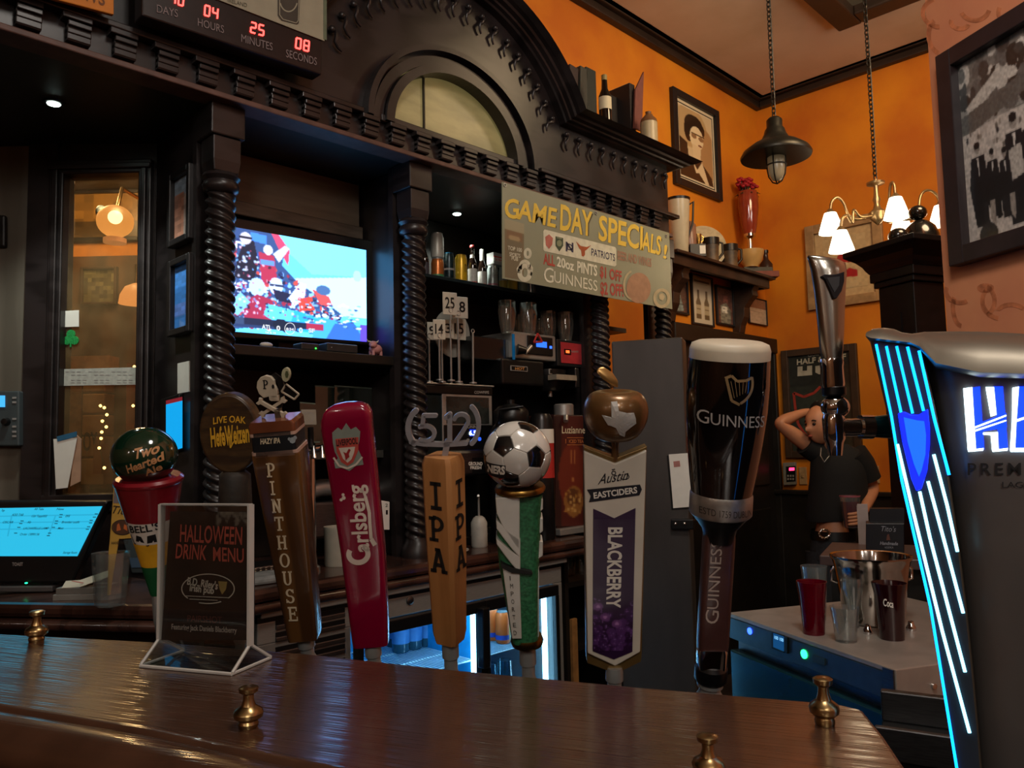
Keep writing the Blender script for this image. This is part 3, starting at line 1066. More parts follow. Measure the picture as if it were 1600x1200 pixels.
# back panels of the bays
PANEL = mat('grey_brown_panel', '#7c7060', .6, col2='#6a5e50', scale=9, stretch=(.4, 1, 3))
MB().box(xc1 - O.x*0 + .02, xc2 - .02, .50, .53, ZCNT, zb).build('back_panel', BLACKW, bb)
MB().box(xc2 + .02, xc3 - .02, .50, .53, ZCNT, zb).build('back_panel', BLACKW, bb)
ya = .33
za, zd = ony(378, 318, YF + ya).z, ony(378, 283, YF + ya).z
MB().box(xc1 + .03, xc2 - .03, ya, ya + .02, za, zb).build('upper_panel', PANEL, bb)
MB().box(xc1 + .03, xc2 - .03, ya - .025, ya, za - .045, za).build('panel_rail', mat('brown_rail', '#4a4036', .4, noise=.25, scale=12, stretch=(1, 1, 8)), bb, bevel=.004)
zs = ony(480, 556, YF + .26).z
MB().box(xc1 + .03, xc2 - .03, .12, .5, zs - .03, zs).build('shelf', BLACKW, bb, bevel=.003)
zcan = ony(684, 446, 2.26).z
MB().box(xc2 + .03, xc3 - .03, .2, .5, zcan - .014, zcan - .001).build('shelf', mat('smoked_glass_shelf', '#20282a', .12, noise=.1), bb, bevel=.002)
MB().box(xc3 + .03, xc4 - .03, .25, .5, zcan - .10, zcan - .08).build('shelf', BLACKW, bb)

# recessed downlights in the soffit
for px, py, lab in ((84, 160, 'small round downlight in the black soffit at the upper left'), (714, 333, 'small round downlight above the shelf of cans')):
    p = onz(px, py, zb + .004)
    f = Fr(p)
    t = thing('downlight', lab, 'light', f, 'downlights in the canopy')
    MB().lathe([(.024, -.004), (.028, 0)], 20).build('trim_ring', BLACK, t, smooth=40)
    MB().lathe([(.001, -.006), (.015, -.006), (.017, -.003)], 20).build('lens', glow('cool_led', '#e4fff2', 14), t)
    light('SPOT', 'downlight_beam', p - Vector((0, 0, .02)), 22 if px > 500 else 16, (.9, 1, .92), .02, p - Vector((0, 0, 1)), 1.9)

# ------------------------------------------------------------------ back counter
NOSE = mat('counter_mahogany', '#3a241d', .25, wood=2, noise=.35, scale=10, stretch=(1, 5, 1), coat=.3)
yc = ony(625, 872, YF).y - .06
e0, e1 = onz(-420, 936, ZCNT), onz(255, 946, ZCNT)
ec = onz(330, 935, ZCNT)
e2 = Vector((onz(430, 900, ZCNT).x, 1.86, 0))
xce = ony(930, 835, 1.86).x
back = [(xce, 2.42), (XR + .05, 2.42), (XR + .05, 2.035), (XR - .004, 2.035), ((FW*(HW - .035) + RT*(rx - 1.225)).to_2d())[:], ((FW*(HW - .035) + RT*(-1.2 + lft)).to_2d())[:]]
poly = [e0.to_2d()[:], e1.to_2d()[:], ec.to_2d()[:], e2.to_2d()[:], (xce, 1.86)] + [tuple(b) for b in back]
bc = thing('back_counter', 'long dark mahogany counter with rounded edge below the back bar', 'counter', Fr((1.2, 2.1, 0)))
sh = lambda ps: [(p[0] - 1.2, p[1] - 2.1) for p in ps]
MB().slab(sh(poly), ZCNT - .035, ZCNT).build('worktop', NOSE, bc, bevel=.012)
ins = [Vector(p) for p in poly]
ctr = sum(ins, Vector((0, 0)))/len(ins)
MB().slab(sh([e0.to_2d() + FW.to_2d()*.1, e1.to_2d() + FW.to_2d()*.1, ec.to_2d() + Vector((.02, .08)), (XR - .05, 2.0)] + back[4:]), 0, ZCNT - .035).build('cabinet_front', BLACKW, bc)
MB().tube([Vector((p[0] - 1.2, p[1] - 2.1, ZCNT - .05)) + Vector((0, .012, 0)) for p in poly[:5]], .014, 8).build('edge_bead', NOSE, bc, smooth=60)
# ------------------------------------------------------------------ the front bar
ZB = 1.13
bk = [(-420, 966), (-150, 980), (0, 990), (250, 1003), (480, 1021), (700, 1045), (1000, 1073), (1310, 1099), (1348, 1108), (1382, 1150), (1416, 1200), (1480, 1300)]
bk = [onz(x, y, ZB).to_2d() for x, y in bk]
fr_ = [onz(x, y, ZB).to_2d() for x, y in [(-420, 1052), (-200, 1078), (0, 1109), (240, 1148), (470, 1198)]]
_d = bk[7] - bk[3]
_nt = BARTOP.node_tree
_mp = _nt.nodes.new('ShaderNodeMapping')            # fine polishing marks along the bar
_mp.inputs['Rotation'].default_value = (0, 0, -atan2(_d.y, _d.x))
_m2 = _nt.nodes.new('ShaderNodeMapping')
_m2.inputs['Scale'].default_value = (6, 330, 1)
_tc = _nt.nodes.new('ShaderNodeTexCoord')
_nz = _nt.nodes.new('ShaderNodeTexNoise')
_nz.inputs['Scale'].default_value = 1.0
_nz.inputs['Detail'].default_value = 1.0
_bp = _nt.nodes.new('ShaderNodeBump')
_bp.inputs['Strength'].default_value = 1.0
_bp.inputs['Distance'].default_value = .0008
for _a, _b in ((_tc.outputs['Object'], _mp.inputs[0]), (_mp.outputs[0], _m2.inputs[0]), (_m2.outputs[0], _nz.inputs['Vector']), (_nz.outputs['Fac'], _bp.inputs['Height']),
               (_bp.outputs[0], _nt.nodes['Principled BSDF'].inputs['Coat Normal'])): _nt.links.new(_a, _b)
dv = bk[4] - fr_[4]
fr_ += [p - dv for p in bk[5:8]]
fr_ += [bk[-1] + RT.to_2d()*.02 - FW.to_2d()*.06]
bc_ = Vector((sum(p.x for p in bk + fr_)/21, sum(p.y for p in bk + fr_)/21))
BR = Fr((bc_.x, bc_.y, 0))
bar = thing('bar_counter', 'glossy mahogany bar top with a rounded front rail in the foreground', 'bar', BR)
loc2 = lambda p: (p[0] - bc_.x, p[1] - bc_.y)
MB().slab([loc2(p) for p in bk] + [loc2(p) for p in fr_[::-1]], ZB - .045, ZB).build('worktop', BARTOP, bar, bevel=.008)
off = [p - FW.to_2d()*.035 for p in fr_]
MB().tube([(*loc2(p), ZB - .004) for p in fr_], .011, 10).build('inner_bead', BARTOP, bar, smooth=60)
MB().tube([(*loc2(p), ZB - .022) for p in off], .032, 14).build('arm_rail', BARTOP, bar, smooth=60)
ib = [p - FW.to_2d()*.03 for p in bk[:8]]
jf = [p + FW.to_2d()*.06 for p in fr_[:8]]
MB().slab([loc2(p) for p in ib] + [loc2(p) for p in jf[::-1]], 0, ZB - .045).build('bar_front', DARK, bar)

for px, py, fl, h, lab in ((57, 1002, 17, 47, 'brass finial knob on the bar, at the left beside the till'), (388, 1136, 23, 62, 'brass finial knob on the bar in front of the drink menu'),
                           (1289, 1132, 23, 72, 'brass finial knob on the bar at its right corner'), (1108, 1218, 26, 68, 'brass finial knob at the bottom edge of the photo, below the stout tap')):
    f = Fr(onz(px, py, ZB))
    s = f.s
    k = h/62
    pr = [(fl*.62, 0), (fl*.68, 6*k), (fl*.6, 10*k), (fl*.95, 16*k), (fl, 22*k), (fl*.9, 27*k), (fl*.5, 33*k), (fl*.36, 42*k), (fl*.36, 50*k), (fl*.62, 54*k), (fl*.66, 60*k), (fl*.5, 62*k), (.01, 62.5*k)]
    o = MB().lathe([(r*s, z*s) for r, z in pr], 24).build('brass_knob', BRASS, None, smooth=35)
    tag(place(o, f), lab, 'knob', 'brass knobs along the bar')

# ------------------------------------------------------------------ acrylic menu holder
a, b, c = onz(219, 1043, ZB), onz(362, 1056, ZB), onz(411, 1029, ZB)
ux = (b - a).normalized()
ang = atan2(ux.y, ux.x)
MF = Fr((a + b)/2, ang)
dp = MF.mi @ (c - MF.p)
w2, dd = (b - a).length/2, max(.04, dp.y)
ACR = thin('clear_acrylic', '#f0f2f2', .05, .03)
ACE = mat('acrylic_edge', '#b9b4ac', .25, noise=.05, emit='#b0aca4', es=.03)
mh = thing('menu_holder', 'clear acrylic stand holding the dark halloween drink menu on the bar', 'menu stand', MF)
yp = dd*.55
p0, p1 = MF.x(250, 1004, yp), MF.x(391, 1004, yp)
zt_ = MF.z(325, 788, yp)
zb_ = MF.z(320, 1004, yp)
MB().box(p0, p1, yp - .004, yp - .002, zb_, zt_).build('front_sheet', ACR, mh)
MB().box(p0, p1, yp + .002, yp + .004, zb_, zt_).build('rear_sheet', ACR, mh)
for x in (p0, p1):
    MB().box(x - .0016, x + .0016, yp - .005, yp + .005, zb_, zt_).build('sheet_edge', ACE, mh)
MB().box(p0, p1, yp - .004, yp + .004, zt_ - .0015, zt_ + .001).build('sheet_edge', ACE, mh)
MB().loft([[(-w2, 0, .002), (w2, 0, .002), (w2, .002, .004), (-w2, .002, .004)], [(p0, yp - .004, zb_), (p1, yp - .004, zb_), (p1, yp - .002, zb_), (p0, yp - .002, zb_)]]).build('foot_front', ACR, mh)
MB().loft([[(-w2, dd, .002), (w2, dd, .002), (w2, dd - .002, .004), (-w2, dd - .002, .004)], [(p0, yp + .004, zb_), (p1, yp + .004, zb_), (p1, yp + .002, zb_), (p0, yp + .002, zb_)]]).build('foot_rear', ACR, mh)
MB().box(-w2, w2, 0, dd, 0, .003).build('base_plate', ACR, mh)
m = MB()
for s_, xp in ((-1, p0), (1, p1)):
    m.tube([(s_*w2, .001, .003), (xp, yp - .003, zb_)], .0022, 6)
    m.tube([(s_*w2, dd, .003), (xp, yp + .003, zb_)], .0022, 6)
    m.tube([(s_*w2, 0, .002), (s_*w2, dd, .002)], .002, 6)
m.tube([(-w2, 0, .002), (w2, 0, .002)], .0022, 6)
m.build('foot_edge', ACE, mh)
cv = Cv(60, 90, '#171211')
cv.ell(.78, .06, .2, .12, '#6d675c').poly([(.6, .14), (.68, .04), (.72, .1), (.78, .02), (.83, .12), (.9, .06), (1, .14), (1, .3), (.6, .3)], '#171211')
cv.rect(0, .16, 1, 1, '#171211').ell(.3, .5, .5, .3, '#1d1614', .6).ell(.1, .02, .4, .08, '#24201e')
for i in range(5): cv.line(.62 + .08*i, .03 + .02*(i % 3), .66 + .08*i, .05 + .02*(i % 2), .012, '#100d0c')
cv.noise(.2, 4, 2).blur(1)
ys = yp
cv.mesh('menu_card', printmat('menu_card_print', .6), mh, MF, (266, 799), (391, 800), (388, 1000), (252, 1000), ys)
ik = Ink(MF, ys - .0012)
ik.text('HALLOWEEN', (281, 846), (378, 851), (282, 820), bold=.012).text('DRINK', (274, 872), (322, 875), (276, 850), bold=.012).text('MENU', (333, 876), (381, 879), (333, 855), bold=.012)
ik.build('red_lettering', mat('orange_red_ink', '#c45a4a', .6), mh)
ik = Ink(MF, ys - .0012)
ik.text('B.D. Riley\'s', (292, 913), (340, 921), (293, 902), bold=.025, shear=.1).text('irish pub', (296, 923), (334, 928), (297, 913), bold=.03)
ik.ring(325, 920, 41, 23, 1.6, 40, 140, 320).ring(325, 920, 41, 23, 1.6, 40, -40, 40).ring(325, 920, 41, 23, 1.6, 20, 60, 110)
ik.line([(288, 931), (358, 934)], 1).line([(296, 936), (340, 938)], 1)
ik.build('pub_logo', mat('pale_logo_ink', '#c8c0b0', .6), mh)
ik = Ink(MF, ys - .0014)
ik.poly([(341, 908), (355, 909), (353, 921), (347, 929), (343, 920)]).build('harp_mark', mat('gold_ink', '#a08a50', .5), mh)
Ink(MF, ys - .0012).text('PAIRSHOT', (293, 971), (347, 974), (293, 961)).build('dim_lettering', mat('dim_red_ink', '#6b4038', .6), mh)
Ink(MF, ys - .0012).text('Featuring Jack Daniels Blackberry', (268, 983), (370, 989), (268, 975), bold=.02).build('small_lettering', mat('small_white_ink', '#b4aca4', .6), mh)

# ------------------------------------------------------------------ beer taps
RAIL = []


def rrect(w, d, r, z, k=4, cx=0, cy=0):
    pts = []
    for qx, qy, a0 in ((1, 1, 0), (-1, 1, 90), (-1, -1, 180), (1, -1, 270)):
        for i in range(k + 1):
            a = radians(a0 + 90*i/k)
            pts.append((cx + qx*(w/2 - r) + r*cos(a), cy + qy*(d/2 - r) + r*sin(a), z))
    return pts


def tap(name, label, bx, by, tx, ty, d, lean=.05, yaw=0.0, low=None, rs=12, smat=None):
    """empty + chrome shank; (bx, by) where the shank meets the bar edge, (tx, ty) top of the handle"""
    f, h = tapframe(bx, by, tx, ty, d, lean, yaw)
    t = thing(name, label, 'beer tap', f, 'beer taps behind the bar')
    s = f.s
    top = f.z(bx + (tx - bx)*(by - low)/(by - ty), low) if low else .02
    MB().lathe([(rs*s*.9, -.055), (rs*s*1.15, -.05), (rs*s*1.15, -.01), (rs*s*.8, 0), (rs*s*.8, top*.35), (rs*s, top*.4), (rs*s, top*.75), (rs*s*.9, top + .004)], 20).build('ferrule', smat or mat('satin_ferrule', '#b4b4b0', .38, .6), t, smooth=40)
    MB().lathe([(rs*s*1.2, -.10), (rs*s*1.3, -.09), (rs*s*1.3, -.065), (rs*s*.9, -.055)], 16).build('faucet_collar', CHROME, t, smooth=40)
    RAIL.append(f.p + f.m @ Vector((0, 0, -.127)))
    return t, f, s


def ax(f, bx, by, tx, ty):
    return lambda v: bx + (tx - bx)*(by - v)/(by - ty)


# 1 -- ball and cone tap
t, f, s = tap('beer_tap', 'beer tap with a dark green ball on a red and yellow cone, leftmost', 252, 1003, 226, 664, 1.24, low=925, rs=9)
c = f.l(226, 712)
r = 47*s
MB().ell((c.x, 0, c.z), (r, r, r*.92), 28, 18).build('ball', mat('green_gloss_ball', '#0f2b1c', .12, coat=.8, noise=.25, scale=20), t, smooth=60)
cone = lambda v: (49 - 37*(v - 748)/(920 - 748))*s
A = ax(f, 252, 1003, 226, 664)
zz = lambda v: f.z(A(v), v)
RB, YB_, LB_, GB = mat('dark_red_gloss', '#7c1420', .25, coat=.4), mat('yellow_gloss', '#e0a828', .35), mat('pale_label', '#d6cfc4', .5), mat('green_gloss', '#1b5a34', .35)
for nm, v0, v1, mt in (('red_cone', 750, 808, RB), ('label_band', 808, 842, LB_), ('yellow_cone', 842, 880, YB_), ('green_cone', 880, 928, GB)):
    MB().lathe([(cone(v1), zz(v1)), (cone(v0), zz(v0))], 28, (0, 0)).build(nm, mt, t, smooth=40)
MB().lathe([(cone(750)*.93, zz(744)), (cone(750)*1.02, zz(748)), (cone(750)*1.02, zz(752)), (cone(752), zz(754))], 28).build('rim', RB, t, smooth=40)
sph = lambda q: Vector((q.x, -sqrt(max(1e-8, (r*1.012)**2 - (q.x - c.x)**2 - ((q.z - c.z)/.92)**2)), q.z))
ik = Ink(f, wrap=sph)
ik.text('Two', (232, 706), (262, 700), (231, 692), bold=.03).text('Hearted', (222, 728), (268, 712), (220, 716), bold=.03).text('Ale', (246, 734), (266, 726), (245, 724), bold=.03)
ik.text('ed', (184, 730), (197, 733), (184, 722), bold=.03).text('s', (181, 714), (186, 714), (181, 706), bold=.03)
ik.build('lettering', mat('tan_ink', '#c08a5c', .5), t)
con = lambda v_: (lambda q: Vector((q.x, -sqrt(max(1e-8, (49 - 37*((f.z(A(748), 748) - q.z)/(zz(748) - zz(920))))**2*s*s*1.03 - q.x*q.x)), q.z)))(v_)
ik = Ink(f, wrap=con)
ik.text('BELL\'S', (217, 823), (264, 818), (216, 812), bold=.02)
ik.poly([(226, 836), (228, 826), (236, 828), (240, 838)]).poly([(244, 839), (245, 827), (256, 825), (257, 838)]).line([(216, 827), (222, 841), (244, 843), (260, 838)], 1.6).line([(211, 810), (240, 813), (268, 807)], 2)
ik.build('lettering', BLACKM, t)

# 2 -- round wooden plaque tap
t, f, s = tap('beer_tap', 'beer tap with a round brown wood plaque on a dark log handle', 376, 1012, 362, 614, 1.21, low=985, rs=10)
WP = mat('brown_resin_wood', '#4c3822', .35, col2='#33251a', scale=30, stretch=(1, 1, 4))
MB().prism([(f.l(362, 676).x + 45*s*cos(2*pi*i/36), f.l(362, 676).z + 61*s*sin(2*pi*i/36)) for i in range(36)], -.012, .016).build('plaque', WP, t, smooth=40, bevel=.004)
MB().lathe([(22*s, f.z(368, 985)), (24*s, f.z(368, 900)), (25*s, f.z(368, 800)), (23*s, f.z(368, 742)), (15*s, f.z(368, 735))], 14, twist=lambda a, z: 1 + .05*sin(5*a + z*40)).build('log_handle', mat('dark_bark', '#231c15', .7, noise=.4, scale=40, bump=.5), t, smooth=50)
ik = Ink(f, -.0135)
ik.text('LIVE OAK', (333, 663), (384, 662), (333, 653), bold=.02, curve=.25).text('HefeWeizen', (330, 698), (390, 690), (328, 670), bold=.03)
ik.line([(358, 682), (360, 700), (365, 690)], 2)
ik.build('lettering', mat('yellow_ink', '#d8a42c', .5), t)

# 3 -- square tapered wooden post with a skull topper
t, f, s = tap('beer_tap', 'tall square brown wooden beer tap with skull and crossbones topper', 481, 1022, 432, 655, 1.17, lean=.06, low=992, rs=13)
A = ax(f, 481, 1022, 432, 655)
WD = mat('pint_post_wood', '#6a4724', .25, col2='#4a2f18', wood=1.0, scale=8, stretch=(8, 8, .7), coat=.5)
zz = lambda v: f.z(A(v), v)
def psec(wpx, v): return rrect(wpx*s, 62*s if v < 720 else (62 - 20*(v - 720)/270)*s, 5*s, zz(v))
MB().loft([psec(44, 993), psec(46, 985), psec(70, 706), psec(69, 702)]).build('post', WD, t, smooth=30)
MB().loft([psec(64, 702), psec(64, 690), psec(64, 668)]).build('label_band', mat('navy_label', '#14181c', .4), t, smooth=30)
PINKW = mat('pale_ring', '#b49484', .4)
for v0, v1, wpx in ((705, 697, 68), (674, 669, 67)):
    MB().loft([psec(wpx, v0), psec(wpx, v1)]).build('ring', PINKW, t, smooth=30)
MB().loft([psec(67, 669), psec(67, 657), psec(60, 652)]).build('cap', mat('red_brown_cap', '#6b3c26', .25, coat=.4), t, smooth=30)
fy = -31*s
ik = Ink(f, 0)
ik.y = fy - .0015
ik.text('HAZY IPA', (407, 694), (438, 692), (407, 686), bold=.035)
ik.build('lettering', CREAM, t)
Ink(f, fy - .0015).ell(457, 688, 5, 5, 8).ell(452, 686, 2.5, 2.5).ell(461, 684, 3, 3).build('hop_mark', mat('pale_blue_ink', '#9aa4a8', .5), t)
ik = Ink(f, 0)
for i, ch in enumerate('PINTHOUSE'):
    v = 724 + 27.9*i + (i > 3)*1.5
    u = 417 + (451 - 417)*i/8
    dpt = -(62 - 20*(v + 14 - 720)/270)/2*s - .0016
    ik.y = dpt
    wch = 15 if ch != 'I' else 11
    ik.serif(ch, (u, v + 22), (u + wch, v + 21.5), (u - 2, v), w=.22, th=.11)
ik.build('lettering', mat('cream_carved_letters', '#d8c8a8', .5), t)
TOP = mat('bone_white_enamel', '#b7ad98', .45, noise=.08)
sk = []
ya, yb2 = -.004, .004
g = lambda pts: f.xz(pts, 0)
m = MB()
m.prism(g([(402, 605), (403, 596), (408, 589), (416, 586), (424, 588), (429, 594), (430, 601), (434, 609), (435, 614), (434, 620), (431, 621), (436, 626), (422, 625), (421, 619), (413, 621), (406, 615)]), ya, yb2)
m.prism(g([(423, 617), (436, 617), (437, 626), (424, 626)]), ya, yb2)
m.build('skull', TOP, t, bevel=.0008)
m = MB()
def bone(x0, y0, x1, y1, w, yy):
    d = Vector((x1 - x0, y1 - y0)).normalized()
    nn = Vector((-d.y, d.x))
    q = lambda x, y, a, b: (x + d.x*a + nn.x*b, y + d.y*a + nn.y*b)
    m.prism(g([q(x0, y0, 0, -w), q(x1, y1, 0, -w), q(x1, y1, 2, -w*2), q(x1, y1, 7, -w*1.7), q(x1, y1, 5, 0), q(x1, y1, 7, w*1.7), q(x1, y1, 2, w*2), q(x1, y1, 0, w),
               q(x0, y0, 0, w), q(x0, y0, -2, w*2), q(x0, y0, -7, w*1.7), q(x0, y0, -5, 0), q(x0, y0, -7, -w*1.7), q(x0, y0, -2, -w*2)]), yy - .003, yy + .003)
bone(412, 646, 440, 627, 2.7, .002)
bone(410, 628, 442, 646, 2.9, -.003)
m.build('crossed_bones', TOP, t, bevel=.0006)
MB().box(f.x(430, 640), f.x(439, 640), -.006, .006, zz(656), f.z(434, 638)).build('topper_stem', mat('grey_steel_stem', '#7d776e', .4, 1.0), t)
m = MB()
pc = [(441, 601), (448, 600), (467, 618), (462, 624), (455, 623), (440, 612)]
for (a_, b_) in zip([(447, 600), (467, 616), (460, 624), (440, 612)], [(467, 616), (460, 624), (440, 612), (447, 600)]):
    m.tube([f.l(*a_), f.l(*b_)], 1.5*s, 6)
m.build('pint_outline', TOP, t)
MB().prism(g([(447, 600), (467, 616), (460, 624), (440, 612)]), 0, .002).build('pint_fill', BLACK, t)
MB().prism(g([(447.5 + 6.5*cos(2*pi*i/16), 585 + 11*sin(2*pi*i/16)) for i in range(16)]), ya, yb2).build('hop_token', mat('pale_green_token', '#a8a888', .5), t)
Ink(f, -.0048).ell(448, 585, 3, 6, 6).build('hop_mark', mat('dark_green_ink', '#4a5030', .6), t)
MB().tube([f.l(447, 596), f.l(446, 604)], 1.5*s, 6).build('token_stem', BLACK, t)
MB().prism(g([(420, 588), (428, 583), (440, 592), (444, 610), (438, 640), (432, 640), (436, 610), (430, 594)]), .004, .008).build('backing', BLACK, t)
Ink(f, -.0049).serif('P', (411, 608), (420, 608), (410, 594), w=.24, th=.1).ell(426.5, 604, 2, 3.4).build('lettering', BLACKM, t)

# 4 -- red paddle tap
t, f, s = tap('beer_tap', 'glossy red paddle beer tap with white script lettering', 585, 1035, 543, 628, 1.13, lean=.05, low=1006, rs=13)
REDG = mat('crimson_gloss', '#7e022c', .18, noise=.06, coat=.7)
rows = [(553, 607, 1005, .94), (552, 607, 998, 1), (546, 606, 950, 1), (535, 601, 860, 1), (526, 595, 800, 1), (504.5, 580.5, 664, 1), (505, 580, 652, .99), (508, 578, 642, .95), (514, 573, 635, .86), (524, 564, 630, .66), (537, 552, 628, .4)]
m = MB()
m.loft([rrect((r - l)*s, 34*s*k, 9*s*k, f.z((l + r)/2, v), 4, f.x((l + r)/2, v)) for l, r, v, k in rows])
m.build('paddle', REDG, t, smooth=35)
fy = -17*s - .0012
ik = Ink(f, fy)
# script name reading upwards
ik.text('arlsberg', (577, 862), (566, 757), (553, 863), bold=.022)
ik.ring(560, 866, 15, 13, 8, 30, -60, 215, rot=-.1)
ik.line([(571, 776), (577, 800), (578, 818), (580, 842)], 5).line([(580, 842), (586, 852)], 7).line([(562, 764), (568, 768), (571, 776)], 4)
ik.ell(537, 778, 3, 3).ell(533, 781, 2.4, 2.4).ell(536, 773, 2.4, 2.4)
ik.build('lettering', mat('chalk_white_ink', '#d8cabc', .5), t)
ik = Ink(f, fy)
cr = [(519, 676), (528, 668), (534, 672), (541, 661), (548, 671), (556, 667), (563, 674), (562, 686), (559, 700), (566, 716), (568, 726), (556, 728), (546, 736), (534, 731), (524, 732), (522, 722), (528, 716), (523, 706), (520, 692)]
ik.poly(cr).build('crest_shield', mat('grey_green_enamel', '#7d867c', .5), t)
Ink(f, fy - .0006).poly([(524, 686), (560, 683), (560, 703), (552, 722), (543, 728), (533, 722), (526, 706)]).build('crest_field', mat('dusty_red_ink', '#b0463c', .5), t)
Ink(f, fy - .0012).poly([(529, 700), (555, 698), (553, 708), (549, 718), (543, 723), (536, 717)]).line([(521, 715), (530, 728), (543, 732), (556, 726), (566, 714)], 3).build('crest_panel', mat('pale_enamel', '#c8bcae', .5), t)
ik = Ink(f, fy - .0018)
ik.text('LIVERPOOL', (526, 697), (559, 693), (525, 688), bold=.02).build('crest_lettering', BLACKM, t)
Ink(f, fy - .0018).poly([(540, 720), (539, 712), (536, 706), (541, 708), (545, 701), (548, 703), (545, 709), (546, 714), (543, 716)]).build('bird_mark', mat('deep_red_ink', '#8c1c20', .5), t)

# 5 -- wooden post with metal number topper
t, f, s = tap('beer_tap', 'pale wooden beer tap with black slab letters and a silver number topper', 705, 1046, 692, 706, 1.085, lean=.05, yaw=radians(-27), low=996, rs=13)
PW_ = mat('pale_maple', '#b27c48', .5, col2='#a06c3c', scale=10, stretch=(6, 6, .6))
A = ax(f, 705, 1046, 692, 706)
zz = lambda v: f.z(A(v), v)
ws = 48*s
m = MB().loft([rrect(.74*ws, .74*ws, .1*ws, zz(1001), 1), rrect(.86*ws, .86*ws, .1*ws, zz(985), 1), rrect(1.0*ws, 1.0*ws, .12*ws, zz(860), 1), rrect(1.05*ws, 1.05*ws, .12*ws, zz(722), 1), rrect(.92*ws, .92*ws, .12*ws, zz(711), 1)])
m.build('post', PW_, t, smooth=25)
LETB = mat('burnt_letter', '#14100d', .7)
# letters on the two faces, laid out in the post's own units
for face in (0, 1):
    m = MB()
    for ch, v0, v1 in (('I', 746, 789), ('P', 800, 838), ('A', 848, 886)):
        zt2, zb2 = zz(v0), zz(v1)
        hw_ = ws*(1.045 - .05*((v0 + v1)/2 - 722)/140)/2 + .0009
        for q in serif(ch, .2, .14):
            pts = []
            for u, v in q:
                x = (u - .5)*.62*ws + .02*ws
                z = zb2 + (zt2 - zb2)*v
                pts.append((x, -hw_, z) if face == 0 else (hw_, x, z))
            m.poly(pts)
    m.build('lettering', LETB, t, weld=False)
TP = Fr(f.p, 0, Matrix.Rotation(radians(27), 3, f.m.col[2]) @ f.m)
sil = mat('cast_silver', '#a6a6ac', .4, .5, noise=.1)
tp = MB()
def stroke(pts, w, depth=.004):
    a = [Vector((q.x, q.z)) for q in (TP.l(*p) for p in pts)]
    T_ = f.m.transposed().to_4x4() @ TP.m.to_4x4()
    h = w*s/2
    for p, q in zip(a, a[1:]):
        n = Vector((p.y - q.y, q.x - p.x)).normalized()*h
        tp.prism([p - n, q - n, q + n, p + n], -depth, depth, T_)
    for p in a: tp.prism([(p.x + h*cos(2*pi*k/12), p.y + h*sin(2*pi*k/12)) for k in range(12)], -depth*.97, depth*.97, T_)
def arcp(cx_, cy_, rx_, ry_, a0, a1, n=12): return [(cx_ + rx_*cos(radians(a0 + (a1 - a0)*i/n)), cy_ - ry_*sin(radians(a0 + (a1 - a0)*i/n))) for i in range(n + 1)]
stroke(arcp(661, 668, 23, 30, 118, 235), 8)
stroke([(643, 690), (662, 693), (695, 694), (728, 692)], 7)
stroke(arcp(728, 664, 20, 32, -62, 62), 7)
stroke([(681, 649), (662, 649), (660, 666)], 6)
stroke(arcp(664, 677, 15, 12, 120, -120), 6)
stroke([(697, 652), (703, 647), (703, 692)], 7)
stroke(arcp(721, 657, 11, 10, 165, -20) + [(722, 676), (712, 690)], 6)
stroke([(699, 690), (695, 714)], 9)
tp.build('number_topper', sil, t)

# 6 -- football tap
t, f, s = tap('beer_tap', 'beer tap with a black and white football above a green and white ribbed handle', 826, 1056, 808, 661, 1.05, lean=.05, low=1008, rs=13)
A = ax(f, 826, 1056, 808, 661)
zz = lambda v: f.z(A(v), v)
c = f.l(808, 711)
r = 51*s
import itertools
ph = (1 + sqrt(5))/2
ico = [Vector(v).normalized() for a_ in (-1, 1) for b_ in (-ph, ph) for v in ((0, a_, b_), (a_, b_, 0), (b_, 0, a_))]
# orient so a black patch sits at the upper left
d1_, d2_ = Vector((-.42, -.80, .52)).normalized(), Vector((.0, -.93, -.36))
v0 = ico[0]
nb = [v for v in ico if .3 < v.dot(v0) < .6]
R1 = v0.rotation_difference(d1_).to_matrix()
best = None
for k in range(60):
    Rk = Matrix.Rotation(2*pi*k/60, 3, d1_) @ R1
    e = max((Rk @ v).dot(Vector((-.28, -.86, -.42)).normalized()) for v in nb)
    if best is None or e > best[0]: best = (e, Rk)
Rk = best[1]
ico = [Rk @ v for v in ico]
mb_, mw_ = MB(), MB()
hexc = []
for i, j, k in itertools.combinations(range(12), 3):
    if min(ico[i].dot(ico[j]), ico[j].dot(ico[k]), ico[i].dot(ico[k])) > .4: hexc.append((i, j, k))
def patch(mb, pts):
    cen = sum(pts, Vector()).normalized()
    u = (pts[0] - cen*pts[0].dot(cen)).normalized()
    w_ = cen.cross(u)
    pts = sorted(pts, key=lambda p: atan2((p - cen).dot(w_), (p - cen).dot(u)))
    n_ = len(pts)
    rings = []
    for k, q in ((0.0, .985), (.94, 1.0), (1.0, .975)):
        pass
    vs, fs = [cen], []
    lv = (.33, .66, .93, 1.0)
    edge = []
    for a_, b_ in zip(pts, pts[1:] + pts[:1]):
        for e in range(4): edge.append(a_.lerp(b_, e/4).normalized())
    m_ = len(edge)
    for li, l_ in enumerate(lv):
        for e in edge:
            vs.append(cen.lerp(e, l_).normalized()*(1.0 if l_ < .95 else .972))
    for e in range(m_):
        fs.append((0, 1 + e, 1 + (e + 1) % m_))
        for li in range(len(lv) - 1):
            o_ = 1 + li*m_
            fs.append((o_ + e, o_ + m_ + e, o_ + m_ + (e + 1) % m_, o_ + (e + 1) % m_))
    mb.add([Vector((c.x, 0, c.z)) + v*r for v in vs], fs)
tri = lambda i, j: (ico[i]*2/3 + ico[j]/3).normalized()
